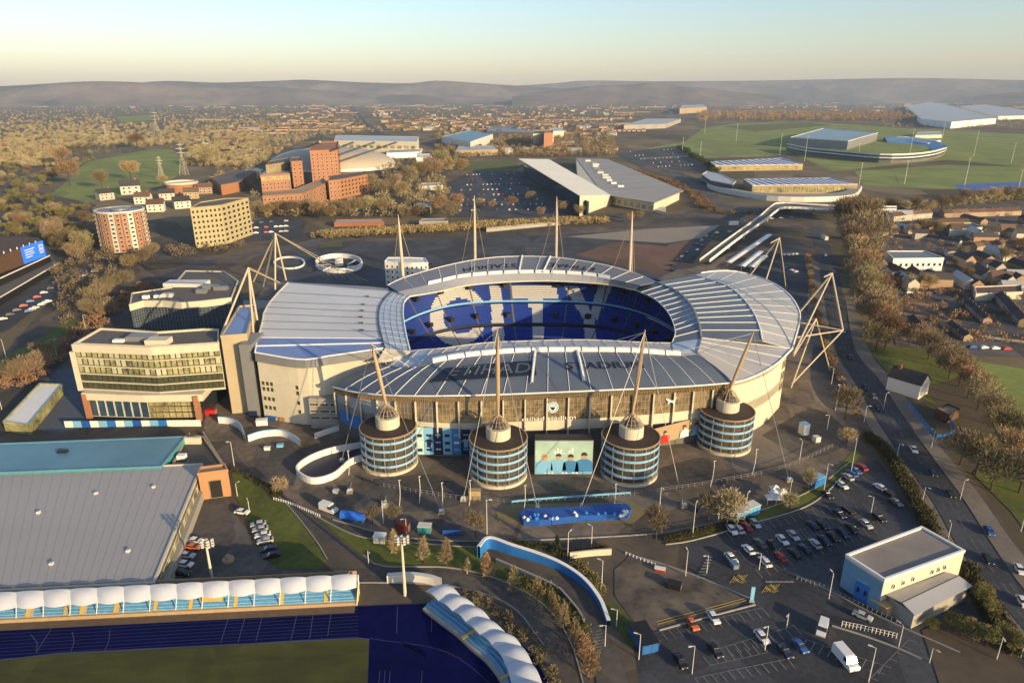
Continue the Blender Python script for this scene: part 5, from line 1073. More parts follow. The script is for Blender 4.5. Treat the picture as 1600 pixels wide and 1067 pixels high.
# footbridge and shelters
bl = resample(PZ([(1400, 324, 8), (1300, 322, 8), (1222, 318, 8.5), (1205, 323, 8.5), (1185, 340, 8), (1140, 372, 7), (1093, 407, 4)]), 40); br = resample(PZ([(1400, 328, 8), (1300, 327, 8), (1228, 325, 8.5), (1213, 330, 8.5), (1198, 342, 8), (1155, 372, 7), (1108, 408, 4)]), 40)
t = thing('footbridge', 'long white footbridge curving from the training campus to the stadium', 'footbridge', (bl[20].x, bl[20].y, 0))
part('deck', MB().loft([bl, br]).loft([[p - Vector((0, 0, .8)) for p in br], [p - Vector((0, 0, .8)) for p in bl]]), footway, t)
for l in (bl, br): part('parapet', MB().loft([[p - Vector((0, 0, .9)) for p in l], [p + Vector((0, 0, 1.3)) for p in l], [p + Vector((.5, 0, 1.3)) for p in l], [p + Vector((.5, 0, -.9)) for p in l]]), white, t)
for k in range(3, 38, 5): p = bl[k].lerp(br[k], .5); part('pier', MB().box((p.x, p.y, 0), (1.2, 1.2, p.z - 1), z0=0), concrete, t)
for i, (a, b, w_) in enumerate((((1132, 410), (1198, 366), 11), ((1153, 416), (1184, 392), 14), ((1168, 417), (1190, 399), 12))):
    a, b = P(*a, 4), P(*b, 4); d = (b - a).normalized(); s = Vector((-d.y, d.x, 0)) * -2.4
    t = thing('bus_shelter', ('long pale shelter roof parallel to the footbridge', 'shorter pale shelter roof next to the long one', 'small pale shelter roof nearest the stadium')[i], 'shelter', (a.x, a.y, 0))
    part('shelter_roof', MB().loft([[a, b], [a + s + Vector((0, 0, .7)), b + s + Vector((0, 0, .7))], [a + 2 * s, b + 2 * s]]), white, t)
    for k in range(5): p = a.lerp(b, k / 4) + s; part('post', MB().tube((p.x, p.y, 0), p + Vector((0, 0, .6)), .15, .15, 5), greysteel, t)
# white block and round structures behind the stadium
t, pts = building('white_block', 'white block with a grid of small dark windows behind the far stand', 'building', [(601, 409), (640, 412), (669, 411), (664, 404), (640, 403), (606, 403)], hgt(630, 449, 411), white, roofwhite, par=.5)
for e, n in ((0, 5), (1, 4)): wins(t, pts[e], pts[e + 1], 1, hgt(630, 449, 411) - 1, n, 4, black, white, .4, .45)
def ringwall(label, cx_, cy_, rx_, ry_, h, spokes=0):
    pts = [(cx_ + rx_ * math.cos(i * .5236), cy_ + ry_ * math.sin(i * .5236)) for i in range(12)]
    t = wallribbon('round_ramp', label, pts, h, white, .8, 36, close=True)
    for k in range(spokes):
        a, b = P(cx_ + rx_ * math.cos(k * .7854), cy_ + ry_ * math.sin(k * .7854), h), P(cx_ + rx_ * .4 * math.cos(k * .7854 + .4), cy_ + ry_ * .4 * math.sin(k * .7854 + .4), h + 2)
        part('spoke', MB().tube(a, b, .3, .3, 6), white, t)
    if spokes: part('hub', MB().lathe([(3, 0), (3, h + 2), (1, h + 2.5)], 16, (P(cx_, cy_).x, P(cx_, cy_).y)), offwhite, t)
    return t
ringwall('white round structure with spokes behind the white roof', 530, 415, 36, 12, 3.2, 8); ringwall('low pale oval ramp wall beside the tripod behind the white roof', 452, 412, 24, 9, 1.0)
a = P(470, 470); sheet('ramp', [(380, 470), (440, 470), (420, 480), (380, 490)], concrete, 'concrete deck beside the white roof')
for q in (('factory', 'white fronted factory with a grey roof in the housing estate', [(1396, 405), (1475, 404), (1445, 393), (1384, 393)], 1430, 424, 404.5, white, roofgrey, [(0, 9, 1, .35, .7, glass, .5, .7)]),
          ('depot', 'flat roofed pale building at the road junction behind the stadium', [(522, 349), (600, 347), (600, 343), (525, 344)], 560, 354, 348, brick, roofpale), ('depot', 'flat blue grey shed beside the far road', [(655, 347), (700, 346), (698, 342), (658, 343)], 680, 353, 346.5, concrete, roofgrey),
          ('restaurant', 'small white roofed building among the bare trees', [(648, 321), (672, 325), (676, 319), (652, 316)], 660, 333, 322, tan, roofwhite), ('pub', 'small pink and cream building at the superstore car park', [(655, 292), (692, 290), (690, 286), (658, 287)], 672, 297, 291, cream, roofpale),
          ('school', 'long pale low building with a lit front in the estate', [(1525, 460), (1598, 457), (1596, 446), (1522, 449)], 1560, 470, 459, cream, tileroof), ('workshop', 'flat roofed cream building at the top of the estate', [(1484, 360), (1535, 356), (1520, 349), (1485, 350)], 1510, 368, 358, cream, rooftop),
          ('platform_canopy', 'long pale slatted platform canopy at the tram stop', [(5, 660), (45, 666), (98, 602), (62, 600)], 25, 676, 662, glassgold, white), ('community_hut', 'brown flat roofed play hut in the fenced yard', [(1462, 640), (1482, 650), (1500, 640), (1480, 632)], 1480, 662, 650, brown, tan),
          ('long_wall', 'long low pale wall along the planted embankment', [(760, 359), (925, 343), (925, 341.5), (760, 357)], 840, 354, 350, concrete, concrete)):
    blk(q[0], q[1], 'building', *q[2:])
# pylons
def pylon(bp, ty, label):
    g = P(*bp); h = hgt(bp[0], bp[1], ty); t = thing('pylon', label, 'pylon', g, 0, 'electricity pylons at the wood')
    pm = M('pylon steel', (.42, .38, .30), .6, .1); w_ = h * .1
    for sx, sy in ((1, 1), (1, -1), (-1, 1), (-1, -1)): part('leg', MB().tube((sx * w_, sy * w_, 0), (sx * .9, sy * .9, h * .62), .35, .3, 4).tube((sx * .9, sy * .9, h * .62), (0, 0, h), .3, .15, 4), pm, t, True)
    m = MB()
    for k in range(6):
        f, f2 = k / 6, (k + 1) / 6; a, b = w_ * (1 - f) + .9 * f, w_ * (1 - f2) + .9 * f2
        for s in (1, -1): m.tube((s * a, -a, h * .62 * f), (-s * b, -b, h * .62 * f2), .2, .2, 4).tube((s * a, a, h * .62 * f), (-s * b, b, h * .62 * f2), .2, .2, 4)
    part('lattice', m, pm, t, True)
    for k, (f, l) in enumerate(((.66, 6.5), (.78, 8.5), (.9, 5.5))):
        part('cross_arm', MB().add([(-l * h / 45, 0, h * f), (0, -.8, h * f - .6), (l * h / 45, 0, h * f), (0, .8, h * f - .6), (0, 0, h * f + 1.6)], [(0, 1, 4), (1, 2, 4), (2, 3, 4), (3, 0, 4), (0, 3, 2, 1)]), pm, t, True)
for a in (((288, 274), 221, 'tallest pylon standing behind the low round building'), ((253, 280), 243, 'smaller pylon beside the tallest one at the meadow edge'), ((247, 216), 172, 'pylon in the wood beyond the meadow'), ((167, 222), 193, 'pylon at the head of the far lane in the wood')): pylon(*a)
for i, (x, y, ty) in enumerate(((1218, 243, 209), (1066, 240, 215), (1101, 208, 180), (1257, 252, 213), (1340, 250, 222), (1342, 290, 255), (1413, 288, 252), (1421, 243, 202), (1507, 290, 247), (1521, 245, 205), (1580, 255, 225), (1590, 300, 266), (1469, 232, 192), (1094, 243, 222), (1150, 222, 193))):
    floodlight((x, y), (x, ty), ordn(i).capitalize() + ' slim floodlight pole round the training pitches', 2.6, 1, 3, 'pitch floodlights of the campus', 1)
# ------------------------------------------------------------------ houses
def house_proto(name, wm, rm, wn=True, L=11, D=8, H=5.4):
    t = thing(name, '', 'house', (0, 0, -500))
    part('wall', MB().add([(-L / 2, -D / 2, 0), (L / 2, -D / 2, 0), (L / 2, D / 2, 0), (-L / 2, D / 2, 0), (-L / 2, -D / 2, H), (L / 2, -D / 2, H), (L / 2, D / 2, H), (-L / 2, D / 2, H), (-L / 2, 0, H + 3), (L / 2, 0, H + 3)], [(0, 1, 5, 4), (2, 3, 7, 6), (1, 2, 6, 9, 5), (3, 0, 4, 8, 7)]), wm, t, True)
    m = MB(); o = .35
    for s in (1, -1): m.slab([(-L / 2 - o, 0, H + 3.25), (L / 2 + o, 0, H + 3.25), (L / 2 + o, s * (D / 2 + o), H - .05), (-L / 2 - o, s * (D / 2 + o), H - .05)], .22)
    part('roof', m, rm, t, True)
    part('chimney', MB().box((L * .32, .6, H + 3.2), (1.2, .8, 2)), brick, t, True)
    if wn:
        for x in (-L * .32, -L * .05, L * .3):
            for z in (1.6, 4.0): share('window', win_mesh(1.5, 1.3, glass, white), t, (x, -D / 2 - .02, z), 0)
    return t
HP = [house_proto('brick_house', housewall, tileroof), house_proto('brick_house', housewall, slate), house_proto('white_house', houserend, slate), house_proto('white_house', houserend, tileroof)]
used = set()
def put_house(k, x, y, rz, label, group, sc_=1):
    p = P(x, y); t = HP[k]
    if k not in used:
        used.add(k); kids(t)
        for c in t.children: kids(c)
        t.location = p; t.rotation_euler = (0, 0, rz); t.scale = (sc_,) * 3; tag(t, label, None, group); return t
    return dup(t, p, rz, label, group, sc_)
ROWS = [('long white terrace beside the golden tree belt', (1388, 487), (1482, 503), 9, 2), ('terrace running away behind the white terrace', (1508, 475), (1542, 507), 7, 1), ('terrace at the edge of the estate', (1562, 470), (1600, 512), 7, 1), ('short terrace below the white terrace', (1424, 505), (1449, 530), 4, 1),
        ('dark roofed terrace in the middle of the estate', (1484, 512), (1512, 534), 4, 1), ('white terrace facing the playing field', (1528, 526), (1604, 536), 7, 2), ('brick terrace above the white terrace', (1388, 470), (1480, 482), 8, 0), ('terrace behind the lit school', (1520, 432), (1600, 430), 7, 0), ('terrace near the white factory', (1478, 412), (1560, 420), 7, 3),
        ('terrace at the top of the estate', (1345, 366), (1420, 362), 7, 1), ('upper terrace in the estate', (1430, 372), (1500, 384), 6, 2), ('curved close in the estate', (1520, 392), (1600, 384), 7, 0), ('far terrace by the railway', (1470, 340), (1590, 336), 9, 0), ('far close by the railway', (1390, 346), (1450, 340), 5, 3)]
for lb, a, b, n, k in ROWS:
    A, B = P(*a), P(*b); d = B - A; n = max(n, int(d.length / 12)); rz = math.atan2(d.y, d.x)
    for i in range(n):
        p = Q(A + d * (i + .5) / n); put_house(k, p[0], p[1], rz if abs(rz) < 1.6 else rz, ordn(i) + ' house of the ' + lb, lb + ' of houses', min(1.15, d.length / n / 11))
HP.append(house_proto('white_house', white, slate))
for i, (x, y, k, rz, lb) in enumerate(((1416, 612, 4, 2.25, 'white gabled house standing alone on the green by the main road'), (205, 303, 2, .5, 'long white house below the meadow'), (165, 312, 2, .9, 'white gabled cottage at the wood edge'), (225, 318, 3, .2, 'white house between cottage and round tower'),
        (262, 312, 2, .4, 'white house beside the low round building'), (245, 330, 3, .3, 'house on the lane behind the round tower'), (285, 325, 2, .6, 'white house above the pale yellow apartments'), (300, 310, 0, .4, 'brick house above the pale yellow apartments'), (322, 302, 0, .3, 'brick house by the glazed hall'))):
    put_house(k, x, y, rz, lb, None, (2.0 if i else 1.15) if i < 2 else 1.5)
# town houses: far ones are one mesh each
def far_mesh(wm, rm, L, D, H):
    m = MB().add([(-L / 2, -D / 2, 0), (L / 2, -D / 2, 0), (L / 2, D / 2, 0), (-L / 2, D / 2, 0), (-L / 2, -D / 2, H), (L / 2, -D / 2, H), (L / 2, D / 2, H), (-L / 2, D / 2, H), (-L / 2, 0, H + 3.4), (L / 2, 0, H + 3.4)], [(0, 1, 5, 4), (2, 3, 7, 6), (1, 2, 6, 9, 5), (3, 0, 4, 8, 7)], 0)
    m.m = [wm if isinstance(wm, int) else 0] * len(m.f); m.add([(-L / 2 - .3, 0, H + 3.6), (L / 2 + .3, 0, H + 3.6), (L / 2 + .3, -D / 2 - .4, H), (-L / 2 - .3, -D / 2 - .4, H), (L / 2 + .3, D / 2 + .4, H), (-L / 2 - .3, D / 2 + .4, H)], [(3, 2, 1, 0), (0, 1, 4, 5)], rm if isinstance(rm, int) else 1); return m
FM = [far_mesh(w_, r_, L, 9, 6).mesh('house', [w_, r_]) for w_, r_, L in ((housewall, tileroof, 16), (housewall, slate, 26), (houserend, slate, 14), (cream, roofpale, 30), (housewall, tileroof, 40))]
def excl(x, y): return any(inpoly(x, y, q) for q in ([(1380, 382), (1480, 382), (1480, 430), (1380, 430)], [(420, 205), (680, 205), (680, 300), (420, 340)], [(690, 246), (1075, 246), (1075, 340), (690, 340)], [(960, 190), (1640, 190), (1640, 300), (1090, 320), (960, 262)], [(100, 232), (292, 228), (292, 300), (60, 330)], [(538, 160), (560, 160), (625, 216), (585, 216)]))
r5 = random.Random(11); n = 0
DIST = [('town', (425, 960, 172, 205), 150, 'far house in the streets between domed hall and hills', 'far houses of the town'), ('pink', (1000, 1400, 163, 186), 45, 'far house on the ridge above the training pitches', 'far houses on the ridge'), ('mid', (660, 960, 200, 246), 40, 'far house in the streets behind the superstore', 'far houses behind the superstore'), ('estate', (1345, 1630, 338, 455), 55, 'small dark roofed house in the middle streets of the housing estate', 'houses in the middle of the estate'), ('west', (300, 430, 195, 260), 30, 'far house among the trees beside the domed hall', 'far houses beside the domed hall')]
for nm, (x0, x1, y0, y1), cnt, lb, grp in DIST:
    base = r5.uniform(-.3, .3); k = 0; fs = .75 if nm == 'estate' else 1
    while k < cnt:
        x, y = r5.uniform(x0, x1), y0 + (y1 - y0) * r5.random() ** .7
        if nm != 'pink' and excl(x, y): k += .2; continue
        k += 1; o = bpy.data.objects.new('far_house', r5.choice(FM)); C.objects.link(o); o.location = P(x, y); o.rotation_euler = (0, 0, base + r5.choice([0, 1.57]) + r5.uniform(-.15, .15)); o.scale = (fs, fs, fs * r5.uniform(.9, 1.4)); tag(o, lb, 'house', grp)
def merged(name, label, metas, items, mats):        # many small far pieces as one mesh (stuff)
    V_, F_, Mi, off = [], [], [], 0
    tv = [np.array(m.v) for m in metas]
    for k, p, rz, s in items:
        c, q = math.cos(rz), math.sin(rz); v = tv[k] * s; V_.append(np.stack([v[:, 0] * c - v[:, 1] * q + p[0], v[:, 0] * q + v[:, 1] * c + p[1], v[:, 2] + p[2]], 1))
        F_ += [tuple(i + off for i in f) for f in metas[k].f]; Mi += metas[k].m; off += len(v)
    me = bpy.data.meshes.new(name); me.from_pydata(np.concatenate(V_).tolist(), [], F_)
    for m in mats: me.materials.append(m)
    me.polygons.foreach_set('material_index', Mi); o = bpy.data.objects.new(name, me); C.objects.link(o); return tag(o, label, kind='stuff')
it = []
for _ in range(2200):
    x, y = (r5.uniform(-50, 1650), 155 + 14 * r5.random()) if _ < 1500 else (r5.uniform(300, 1000), r5.uniform(166, 212))
    if _ >= 1500 and excl(x, y): continue
    if x < 420 and r5.random() < .75: continue
    g_ = P(x, y); a_ = .12 * math.sin(x * .02) + r5.choice([0, 1.57, 0]); kk = r5.randrange(6)
    if _ % 6 == 0:
        for j in range(8): it.append((kk, g_ + Vector((math.cos(a_), math.sin(a_), 0)) * 17 * j, a_, r5.uniform(.8, .95)))
    if _ % 6 == 1 or _ % 6 == 2: it.append((r5.randrange(6), P(x, y), r5.uniform(-.3, .3) + r5.choice([0, 1.57]), r5.uniform(.9, 1.6)))
merged('distant_town', 'mass of tiny far houses below the hills', [far_mesh(0, 1, 18, 9, 6), far_mesh(0, 3, 34, 10, 6), far_mesh(2, 3, 12, 9, 7), far_mesh(2, 1, 22, 10, 7), far_mesh(0, 3, 14, 9, 6), far_mesh(2, 4, 40, 18, 7)], it, [housewall, tileroof, tan, slate, roofgrey])
# ------------------------------------------------------------------ trees and shrubs
r6 = random.Random(23)
def crown_mb(n, blobs, ln, wd, r=r6, flat_=.5):
    m = MB()
    for _ in range(n):
        cx_, cy_, cz_, rx_, rz_ = r.choice(blobs); d = Vector((r.gauss(0, 1), r.gauss(0, 1), r.gauss(0, 1))).normalized(); f = r.random() ** .33
        p = Vector((cx_ + d.x * rx_ * f, cy_ + d.y * rx_ * f, cz_ + d.z * rz_ * f)); u = (d + Vector((0, 0, .7)) + Vector((r.uniform(-1, 1), r.uniform(-1, 1), r.uniform(-1, 1))) * .7).normalized()
        s = u.cross(Vector((r.uniform(-1, 1), r.uniform(-1, 1), r.uniform(-1, 1)))).normalized(); l, w_ = ln * r.uniform(.6, 1.3), wd * r.uniform(.6, 1.3)
        m.add([p - u * l / 2 - s * w_ * .3, p - u * l / 2 + s * w_ * .3, p + u * l / 2 + s * w_ / 2, p + u * l / 2 - s * w_ / 2], [(0, 1, 2, 3)])
    return m
def trunk_mb(h, r0, limbs, spread, r=r6):
    m = MB().tube((0, 0, 0), (0, 0, h * .55), r0, r0 * .6, 7).tube((0, 0, h * .55), (spread * .08, 0, h * .9), r0 * .6, r0 * .15, 6)
    for k in range(limbs):
        a = k * 2.4 + r.random(); z = h * r.uniform(.25, .6); m.tube((0, 0, z), (math.cos(a) * spread * .7, math.sin(a) * spread * .7, z + h * r.uniform(.2, .34)), r0 * .4, r0 * .08, 5)
    return m
TP = {}
def tree_proto(key, name, cat, h, rad, n, ln, wd, mat, limbs=9, upright=False, nb=10):
    t = thing(name, '', cat, (0, 0, -500)); bl = []
    for k in range(nb):
        a = k * 2.4 + r6.random(); f = r6.uniform(.2, .62) * rad
        if upright: z = h * (.32 + .6 * k / nb); q = rad * (1.05 - .8 * (k / nb)) * .8; bl.append((math.cos(a) * q * .3, math.sin(a) * q * .3, z, q, h * .16))
        else: bl.append((math.cos(a) * f, math.sin(a) * f, h * r6.uniform(.45, .78), rad * r6.uniform(.42, .62), h * r6.uniform(.16, .25)))
    part('trunk', trunk_mb(h, h * .022, limbs, rad), timber, t, True); part('crown', crown_mb(n, bl, ln, wd), mat, t, True)
    kids(t); TP.setdefault(key, []).append([t, False])
for k in range(4): tree_proto('broad', 'broadleaf_tree', 'tree', 11, 5.4, 2600, 1.0, .11, twig if k != 2 else twigr)
for k in range(2): tree_proto('olive', 'olive_tree', 'tree', 10, 4.6, 2000, .7, .2, leafg)
for k in range(3): tree_proto('birch', 'young_tree', 'tree', 8, 2.3, 900, .75, .1, twig if k else twigr, 10, True, 8)
for k in range(2): tree_proto('round', 'bare_tree', 'tree', 8, 3.3, 1100, .8, .11, twig, 12, False, 9)
tree_proto('fir', 'conifer_tree', 'tree', 7, 1.5, 500, .6, .35, evergreen, 3, True, 8)
for k in range(2): tree_proto('shrub', 'shrub', 'shrub', 2.4, 1.6, 240, .5, .2, twigr if k else hedgem, 4)
def plant(kind, x, y, h, label, group=None):
    pr = r6.choice(TP[kind]); t = pr[0]; p = P(x, y); base = {'broad': 11, 'olive': 10, 'birch': 8, 'round': 8, 'fir': 7, 'shrub': 2.4}[kind]
    s = h / base; sx = s * r6.uniform(.88, 1.12)
    if not pr[1]: pr[1] = True; t.location = p; t.rotation_euler = (0, 0, r6.uniform(0, 6.28)); t.scale = (sx, sx, s); return tag(t, label, None, group)
    return dup(t, p, r6.uniform(0, 6.28), label, group, (sx, sx, s))
def pxh(x, y, px): return hgt(x, y, y - px)
ROWT = [('birch', 'slim bare tree in the row on the grass strip by the curved road', [(617, 868, 42), (663, 880, 44), (698, 886, 46), (731, 896, 26), (761, 904, 42), (803, 926, 44), (839, 946, 46), (862, 962, 40), (880, 985, 44), (897, 1010, 44), (912, 1035, 46), (922, 1062, 44)]),
        ('round', 'bare tree in the line of trees along the concourse edge', [(582, 818, 30), (617, 816, 30), (743, 838, 44), (1025, 842, 56), (1106, 816, 50), (1135, 824, 64), (1232, 800, 36), (1262, 764, 34), (1320, 655, 58), (1322, 700, 36), (442, 775, 34)]),
        ('broad', 'golden bare tree in the belt along the main road', [(1318, 372, 52), (1338, 380, 60), (1352, 398, 58), (1330, 405, 50), (1348, 425, 50), (1342, 452, 44), (1350, 475, 46), (1362, 492, 46), (1357, 512, 48), (1372, 526, 50), (1382, 545, 48), (1368, 548, 40), (1340, 345, 36), (1360, 352, 36), (1326, 390, 46), (1336, 418, 46), (1346, 438, 44), (1345, 462, 44), (1352, 490, 44), (1374, 515, 46), (1322, 352, 40), (1362, 470, 42), (1366, 506, 44)]),
        ('broad', 'golden bare tree in the park row past the white house', [(1432, 545, 44), (1450, 562, 46), (1468, 574, 46), (1482, 592, 50), (1498, 604, 52), (1512, 622, 54), (1528, 640, 58), (1546, 662, 56), (1560, 690, 56), (1500, 726, 60), (1524, 742, 62), (1548, 765, 66), (1576, 730, 64), (1592, 770, 66), (1600, 700, 60), (1420, 540, 36)]),
        ('broad', 'bare tree in the strip beside the tram road', [(150, 478, 36), (165, 470, 38), (140, 500, 34), (180, 462, 34), (195, 452, 32), (170, 500, 38), (60, 590, 44), (30, 600, 40), (75, 565, 36), (205, 425, 30), (225, 415, 30), (240, 408, 30), (120, 410, 34), (130, 400, 40), (105, 390, 36), (88, 380, 36)]),
        ('broad', 'bare tree in the belt between terracotta blocks and superstore', [(580, 300, 30), (600, 308, 30), (618, 300, 30), (640, 292, 34), (660, 285, 34), (680, 280, 34), (700, 276, 32), (575, 335, 32), (555, 338, 32), (535, 340, 30), (600, 336, 26), (630, 342, 22), (650, 344, 22), (690, 335, 32), (705, 345, 32), (715, 330, 30), (720, 275, 30), (690, 262, 30), (670, 270, 28), (650, 275, 28), (400, 340, 30), (420, 342, 26), (440, 338, 28), (460, 340, 30), (480, 338, 30), (500, 342, 32), (630, 310, 28), (800, 325, 20), (830, 318, 20), (880, 335, 22), (905, 340, 22), (845, 340, 18), (750, 325, 16), (770, 328, 16), (1000, 345, 18), (985, 348, 16), (390, 350, 22), (520, 345, 26)]),
        ('olive', 'olive green tree beside the white and blue building', [(1480, 985, 30), (1500, 995, 34), (1520, 1005, 30), (1540, 1010, 34), (1560, 1000, 28), (1455, 985, 20), (1530, 945, 34), (1545, 965, 30), (1580, 1020, 34)]),
        ('broad', 'bare tree in the row behind the footbridge', [(1330, 330, 24), (1350, 328, 24), (1372, 332, 22), (1395, 330, 24), (1412, 334, 22), (1430, 331, 26), (1448, 335, 24), (1470, 330, 26), (1490, 328, 24), (1510, 318, 26), (1530, 316, 24), (1550, 315, 24), (1570, 314, 26), (1590, 312, 24), (1460, 368, 26), (1440, 362, 22), (1500, 405, 24), (1570, 410, 26), (1420, 452, 26), (1450, 455, 28), (1425, 370, 22), (1510, 440, 24), (1595, 395, 26), (1545, 372, 22)])]
for kind, lb, l in ROWT:
    for i, (x, y, px) in enumerate(l): plant(kind, x, y, pxh(x, y, px * (1.22 if 'main road' in lb and kind == 'broad' else 1)), ordn(i) + ' ' + lb, lb.replace('tree', 'trees', 1))
plant('fir', 870, 865, pxh(870, 865, 30), 'small dark conifer at the blue walled ramp')
WP = [(-20, 175), (300, 172), (420, 188), (425, 232), (300, 236), (60, 296), (66, 312), (150, 326), (160, 392), (95, 400), (60, 372), (-20, 372)]; MEAD = [(110, 268), (150, 250), (245, 231), (274, 234), (288, 262), (285, 312), (210, 307), (160, 314), (110, 324), (64, 314)]
n = 0
while n < 150:
    x, y = r6.uniform(-15, 420), r6.uniform(215, 398)
    if not inpoly(x, y, WP) or inpoly(x, y, MEAD) or (290 > x > 140 and y > 285): continue
    n += 1; plant(r6.choice(['broad', 'broad', 'broad', 'olive']), x, y, r6.uniform(9, 15), *(lambda w: ('bare golden tree of the large wood ' + w, 'wood trees ' + w))('between the meadow and the hills' if y < 250 else 'at the edge of the view beyond the arena' if x < 70 else 'beside the round apartment tower' if x < 165 and y > 315 else 'just below the meadow'))
for i, (x, y, px) in enumerate(((205, 282, 34), (160, 296, 32), (110, 290, 44), (100, 262, 36), (255, 290, 18), (215, 232, 26), (330, 262, 40))): plant('broad', x, y, pxh(x, y, px), ordn(i) + ' big lone tree standing in or beside the meadow', 'lone meadow trees')
# shrubs: masses nobody could count
def clump(n_, rad, h): return crown_mb(n_, [(math.cos(k * 2.4) * rad * .45, math.sin(k * 2.4) * rad * .45, h * .55, rad * .6, h * .4) for k in range(5)], rad * (.34 if n_ < 150 else .26), rad * (.16 if n_ < 150 else .12))
CL = [clump(150, 5.2, 9.5) for _ in range(4)]; CM = [clump(64, 5.5, 10) for _ in range(4)]; CF = [clump(34, 6.5, 10) for _ in range(4)]
def scatter(name, label, mat, n_, fn, s0, s1, cl=CL):
    it = []
    while len(it) < n_:
        q = fn()
        if q: it.append((r6.randrange(len(cl)), P(*q), r6.uniform(0, 6.28), r6.uniform(s0, s1)))
    merged(name, label, cl, it, [mat])
def reg(x0, x1, y0, y1, pw=1.0, ex=True):
    def f():
        x, y = r6.uniform(x0, x1), y0 + (y1 - y0) * r6.random() ** pw
        return None if ex and excl(x, y) or inpoly(x, y, MEAD) or inpoly(x, y, [(178, 180), (242, 178), (245, 194), (180, 194)]) else (x, y)
    return f
CS = [clump(60, 1.6, 2.2) for _ in range(4)]
def along(pts, wd):
    q = resample(PZ(pts), 80)
    def f():
        k = r6.randrange(80); p = q[k].lerp(q[k + 1], r6.random()); return Q((p.x + r6.uniform(-wd, wd), p.y + r6.uniform(-wd, wd), 0))
    return f
scatter('woodland', 'dense bare winter wood filling the land beyond the meadow', twig, 2900, lambda: (lambda q: q if q and r6.random() < min(1, (455 - q[0]) / 60) else None)(reg(-60, 450, 164, 262, .8)()), .8, 1.4)
scatter('woodland', 'bare trees between the houses of the town', twig, 2300, reg(400, 1000, 160, 250, .9), .8, 1.45, CM)
scatter('woodland', 'russet bare trees between the streets behind the superstore', twigr, 800, reg(560, 1010, 190, 256, 1), .6, 1.1, CM)
scatter('woodland', 'bare brown wood on the ridge behind the training pitches', twigr, 700, reg(1090, 1430, 176, 190, 1, False), 1.6, 3.0, CM)
scatter('hedge', 'dark evergreen belt along the sloping campus car park', evergreen, 120, along([(1062, 232), (1085, 248), (1112, 262), (1116, 272)], 6), 2.5, 4.5, CS)
scatter('hedge', 'brown scrub round the training campus roads', twigr, 300, along([(965, 262), (1030, 280), (1085, 305), (1110, 330), (1180, 335), (1240, 325)], 9), 1.2, 2.4, CS)
scatter('woodland', 'line of bare trees between the training pitches and the estate', twig, 160, along([(1335, 326), (1450, 326), (1640, 306)], 8), .7, 1.0, CM)
scatter('woodland', 'far bare trees round the sports halls', twig, 500, reg(1380, 1660, 172, 200, 1, False), .6, 1.1)
scatter('woodland', 'thin band of far woods under the hills', woodm, 2600, reg(-80, 1680, 152.6, 168, 1.4, False), .9, 2.2, CF)
scatter('woodland', 'bare trees and scrub between the apartment blocks and the superstore', twig, 330, lambda: (lambda x, y: None if inpoly(x, y, [(400, 215), (680, 205), (600, 262), (578, 318), (400, 335)]) or inpoly(x, y, [(290, 300), (392, 300), (392, 385), (290, 385)]) or inpoly(x, y, [(700, 268), (1100, 230), (1100, 346), (700, 345)]) else (x, y))(r6.uniform(330, 740), 238 + 104 * r6.random()), .7, 1.25, CM)
scatter('woodland', 'bare trees in the dip between wood and domed hall', twig, 420, lambda: (lambda x, y: None if inpoly(x, y, [(455, 275), (400, 275), (400, 252), (440, 240), (470, 222), (510, 214), (560, 208), (680, 205), (680, 275)]) or inpoly(x, y, [(335, 262), (420, 250), (420, 300), (335, 300)]) or inpoly(x, y, MEAD) else (x, y))(r6.uniform(380, 680), r6.uniform(199, 256)), .7, 1.3, CM)
scatter('woodland', 'scrubby trees along the tram road and arena yard', twig, 70, lambda: (lambda x, y: (x, y) if inpoly(x, y, [(90, 420), (160, 392), (240, 392), (300, 385), (400, 388), (300, 402), (215, 420), (150, 480), (95, 520)]) else None)(r6.uniform(80, 400), r6.uniform(385, 525)), .5, .9, CM)
scatter('undergrowth', 'dark olive undergrowth below the wood', leafg, 500, lambda: (lambda x, y: (x, y) if inpoly(x, y, WP) and not inpoly(x, y, MEAD) else None)(r6.uniform(-20, 420), r6.uniform(190, 395)), .4, .8)
scatter('hedge', 'brown planting on the embankment behind the stadium', twigr, 800, along([(505, 370), (600, 364), (760, 355), (940, 346)], 11), 1.2, 2.6, CS)
scatter('hedge', 'brown hedge strip between the car park and the main road', hedgem, 300, along([(1350, 682), (1378, 700), (1412, 752), (1440, 800), (1466, 850)], 1.6), .6, 1.2, CS)
scatter('hedge', 'clipped hedge along the concourse edge above the car park', hedgem, 160, along([(1040, 846), (1100, 832), (1180, 812)], .5), .5, .7, CS)
scatter('hedge', 'low russet bushes behind the curved stand', twig, 75, along([(735, 930), (770, 950), (800, 975), (835, 1010), (860, 1050), (868, 1080)], 1.9), .35, .75, CS)
scatter('hedge', 'bushes on the slope beside the curved ramp', leafg, 90, along([(800, 905), (850, 925), (880, 955), (905, 990), (925, 1040)], 1.5), .5, 1.0, CS)
scatter('hedge', 'clipped hedge along the top of the blue walled ramp', hedgem, 110, along([(795, 850), (850, 858), (885, 868), (945, 858)], .6), .5, .8, CS)
scatter('hedge', 'dark shrubs in the bank beside the gravel yard', leafg, 80, along([(895, 882), (920, 905), (940, 930)], 1.4), .5, .9, CS)
scatter('hedge', 'thick roadside shrubs beside the white and blue building', hedgem, 200, along([(1500, 880), (1530, 930), (1565, 985), (1590, 1020)], 2), .6, 1.2, CS)
scatter('hedge', 'garden shrubs of the housing estate', twigr, 420, reg(1345, 1620, 335, 540, 1, False), .8, 1.9, CS)
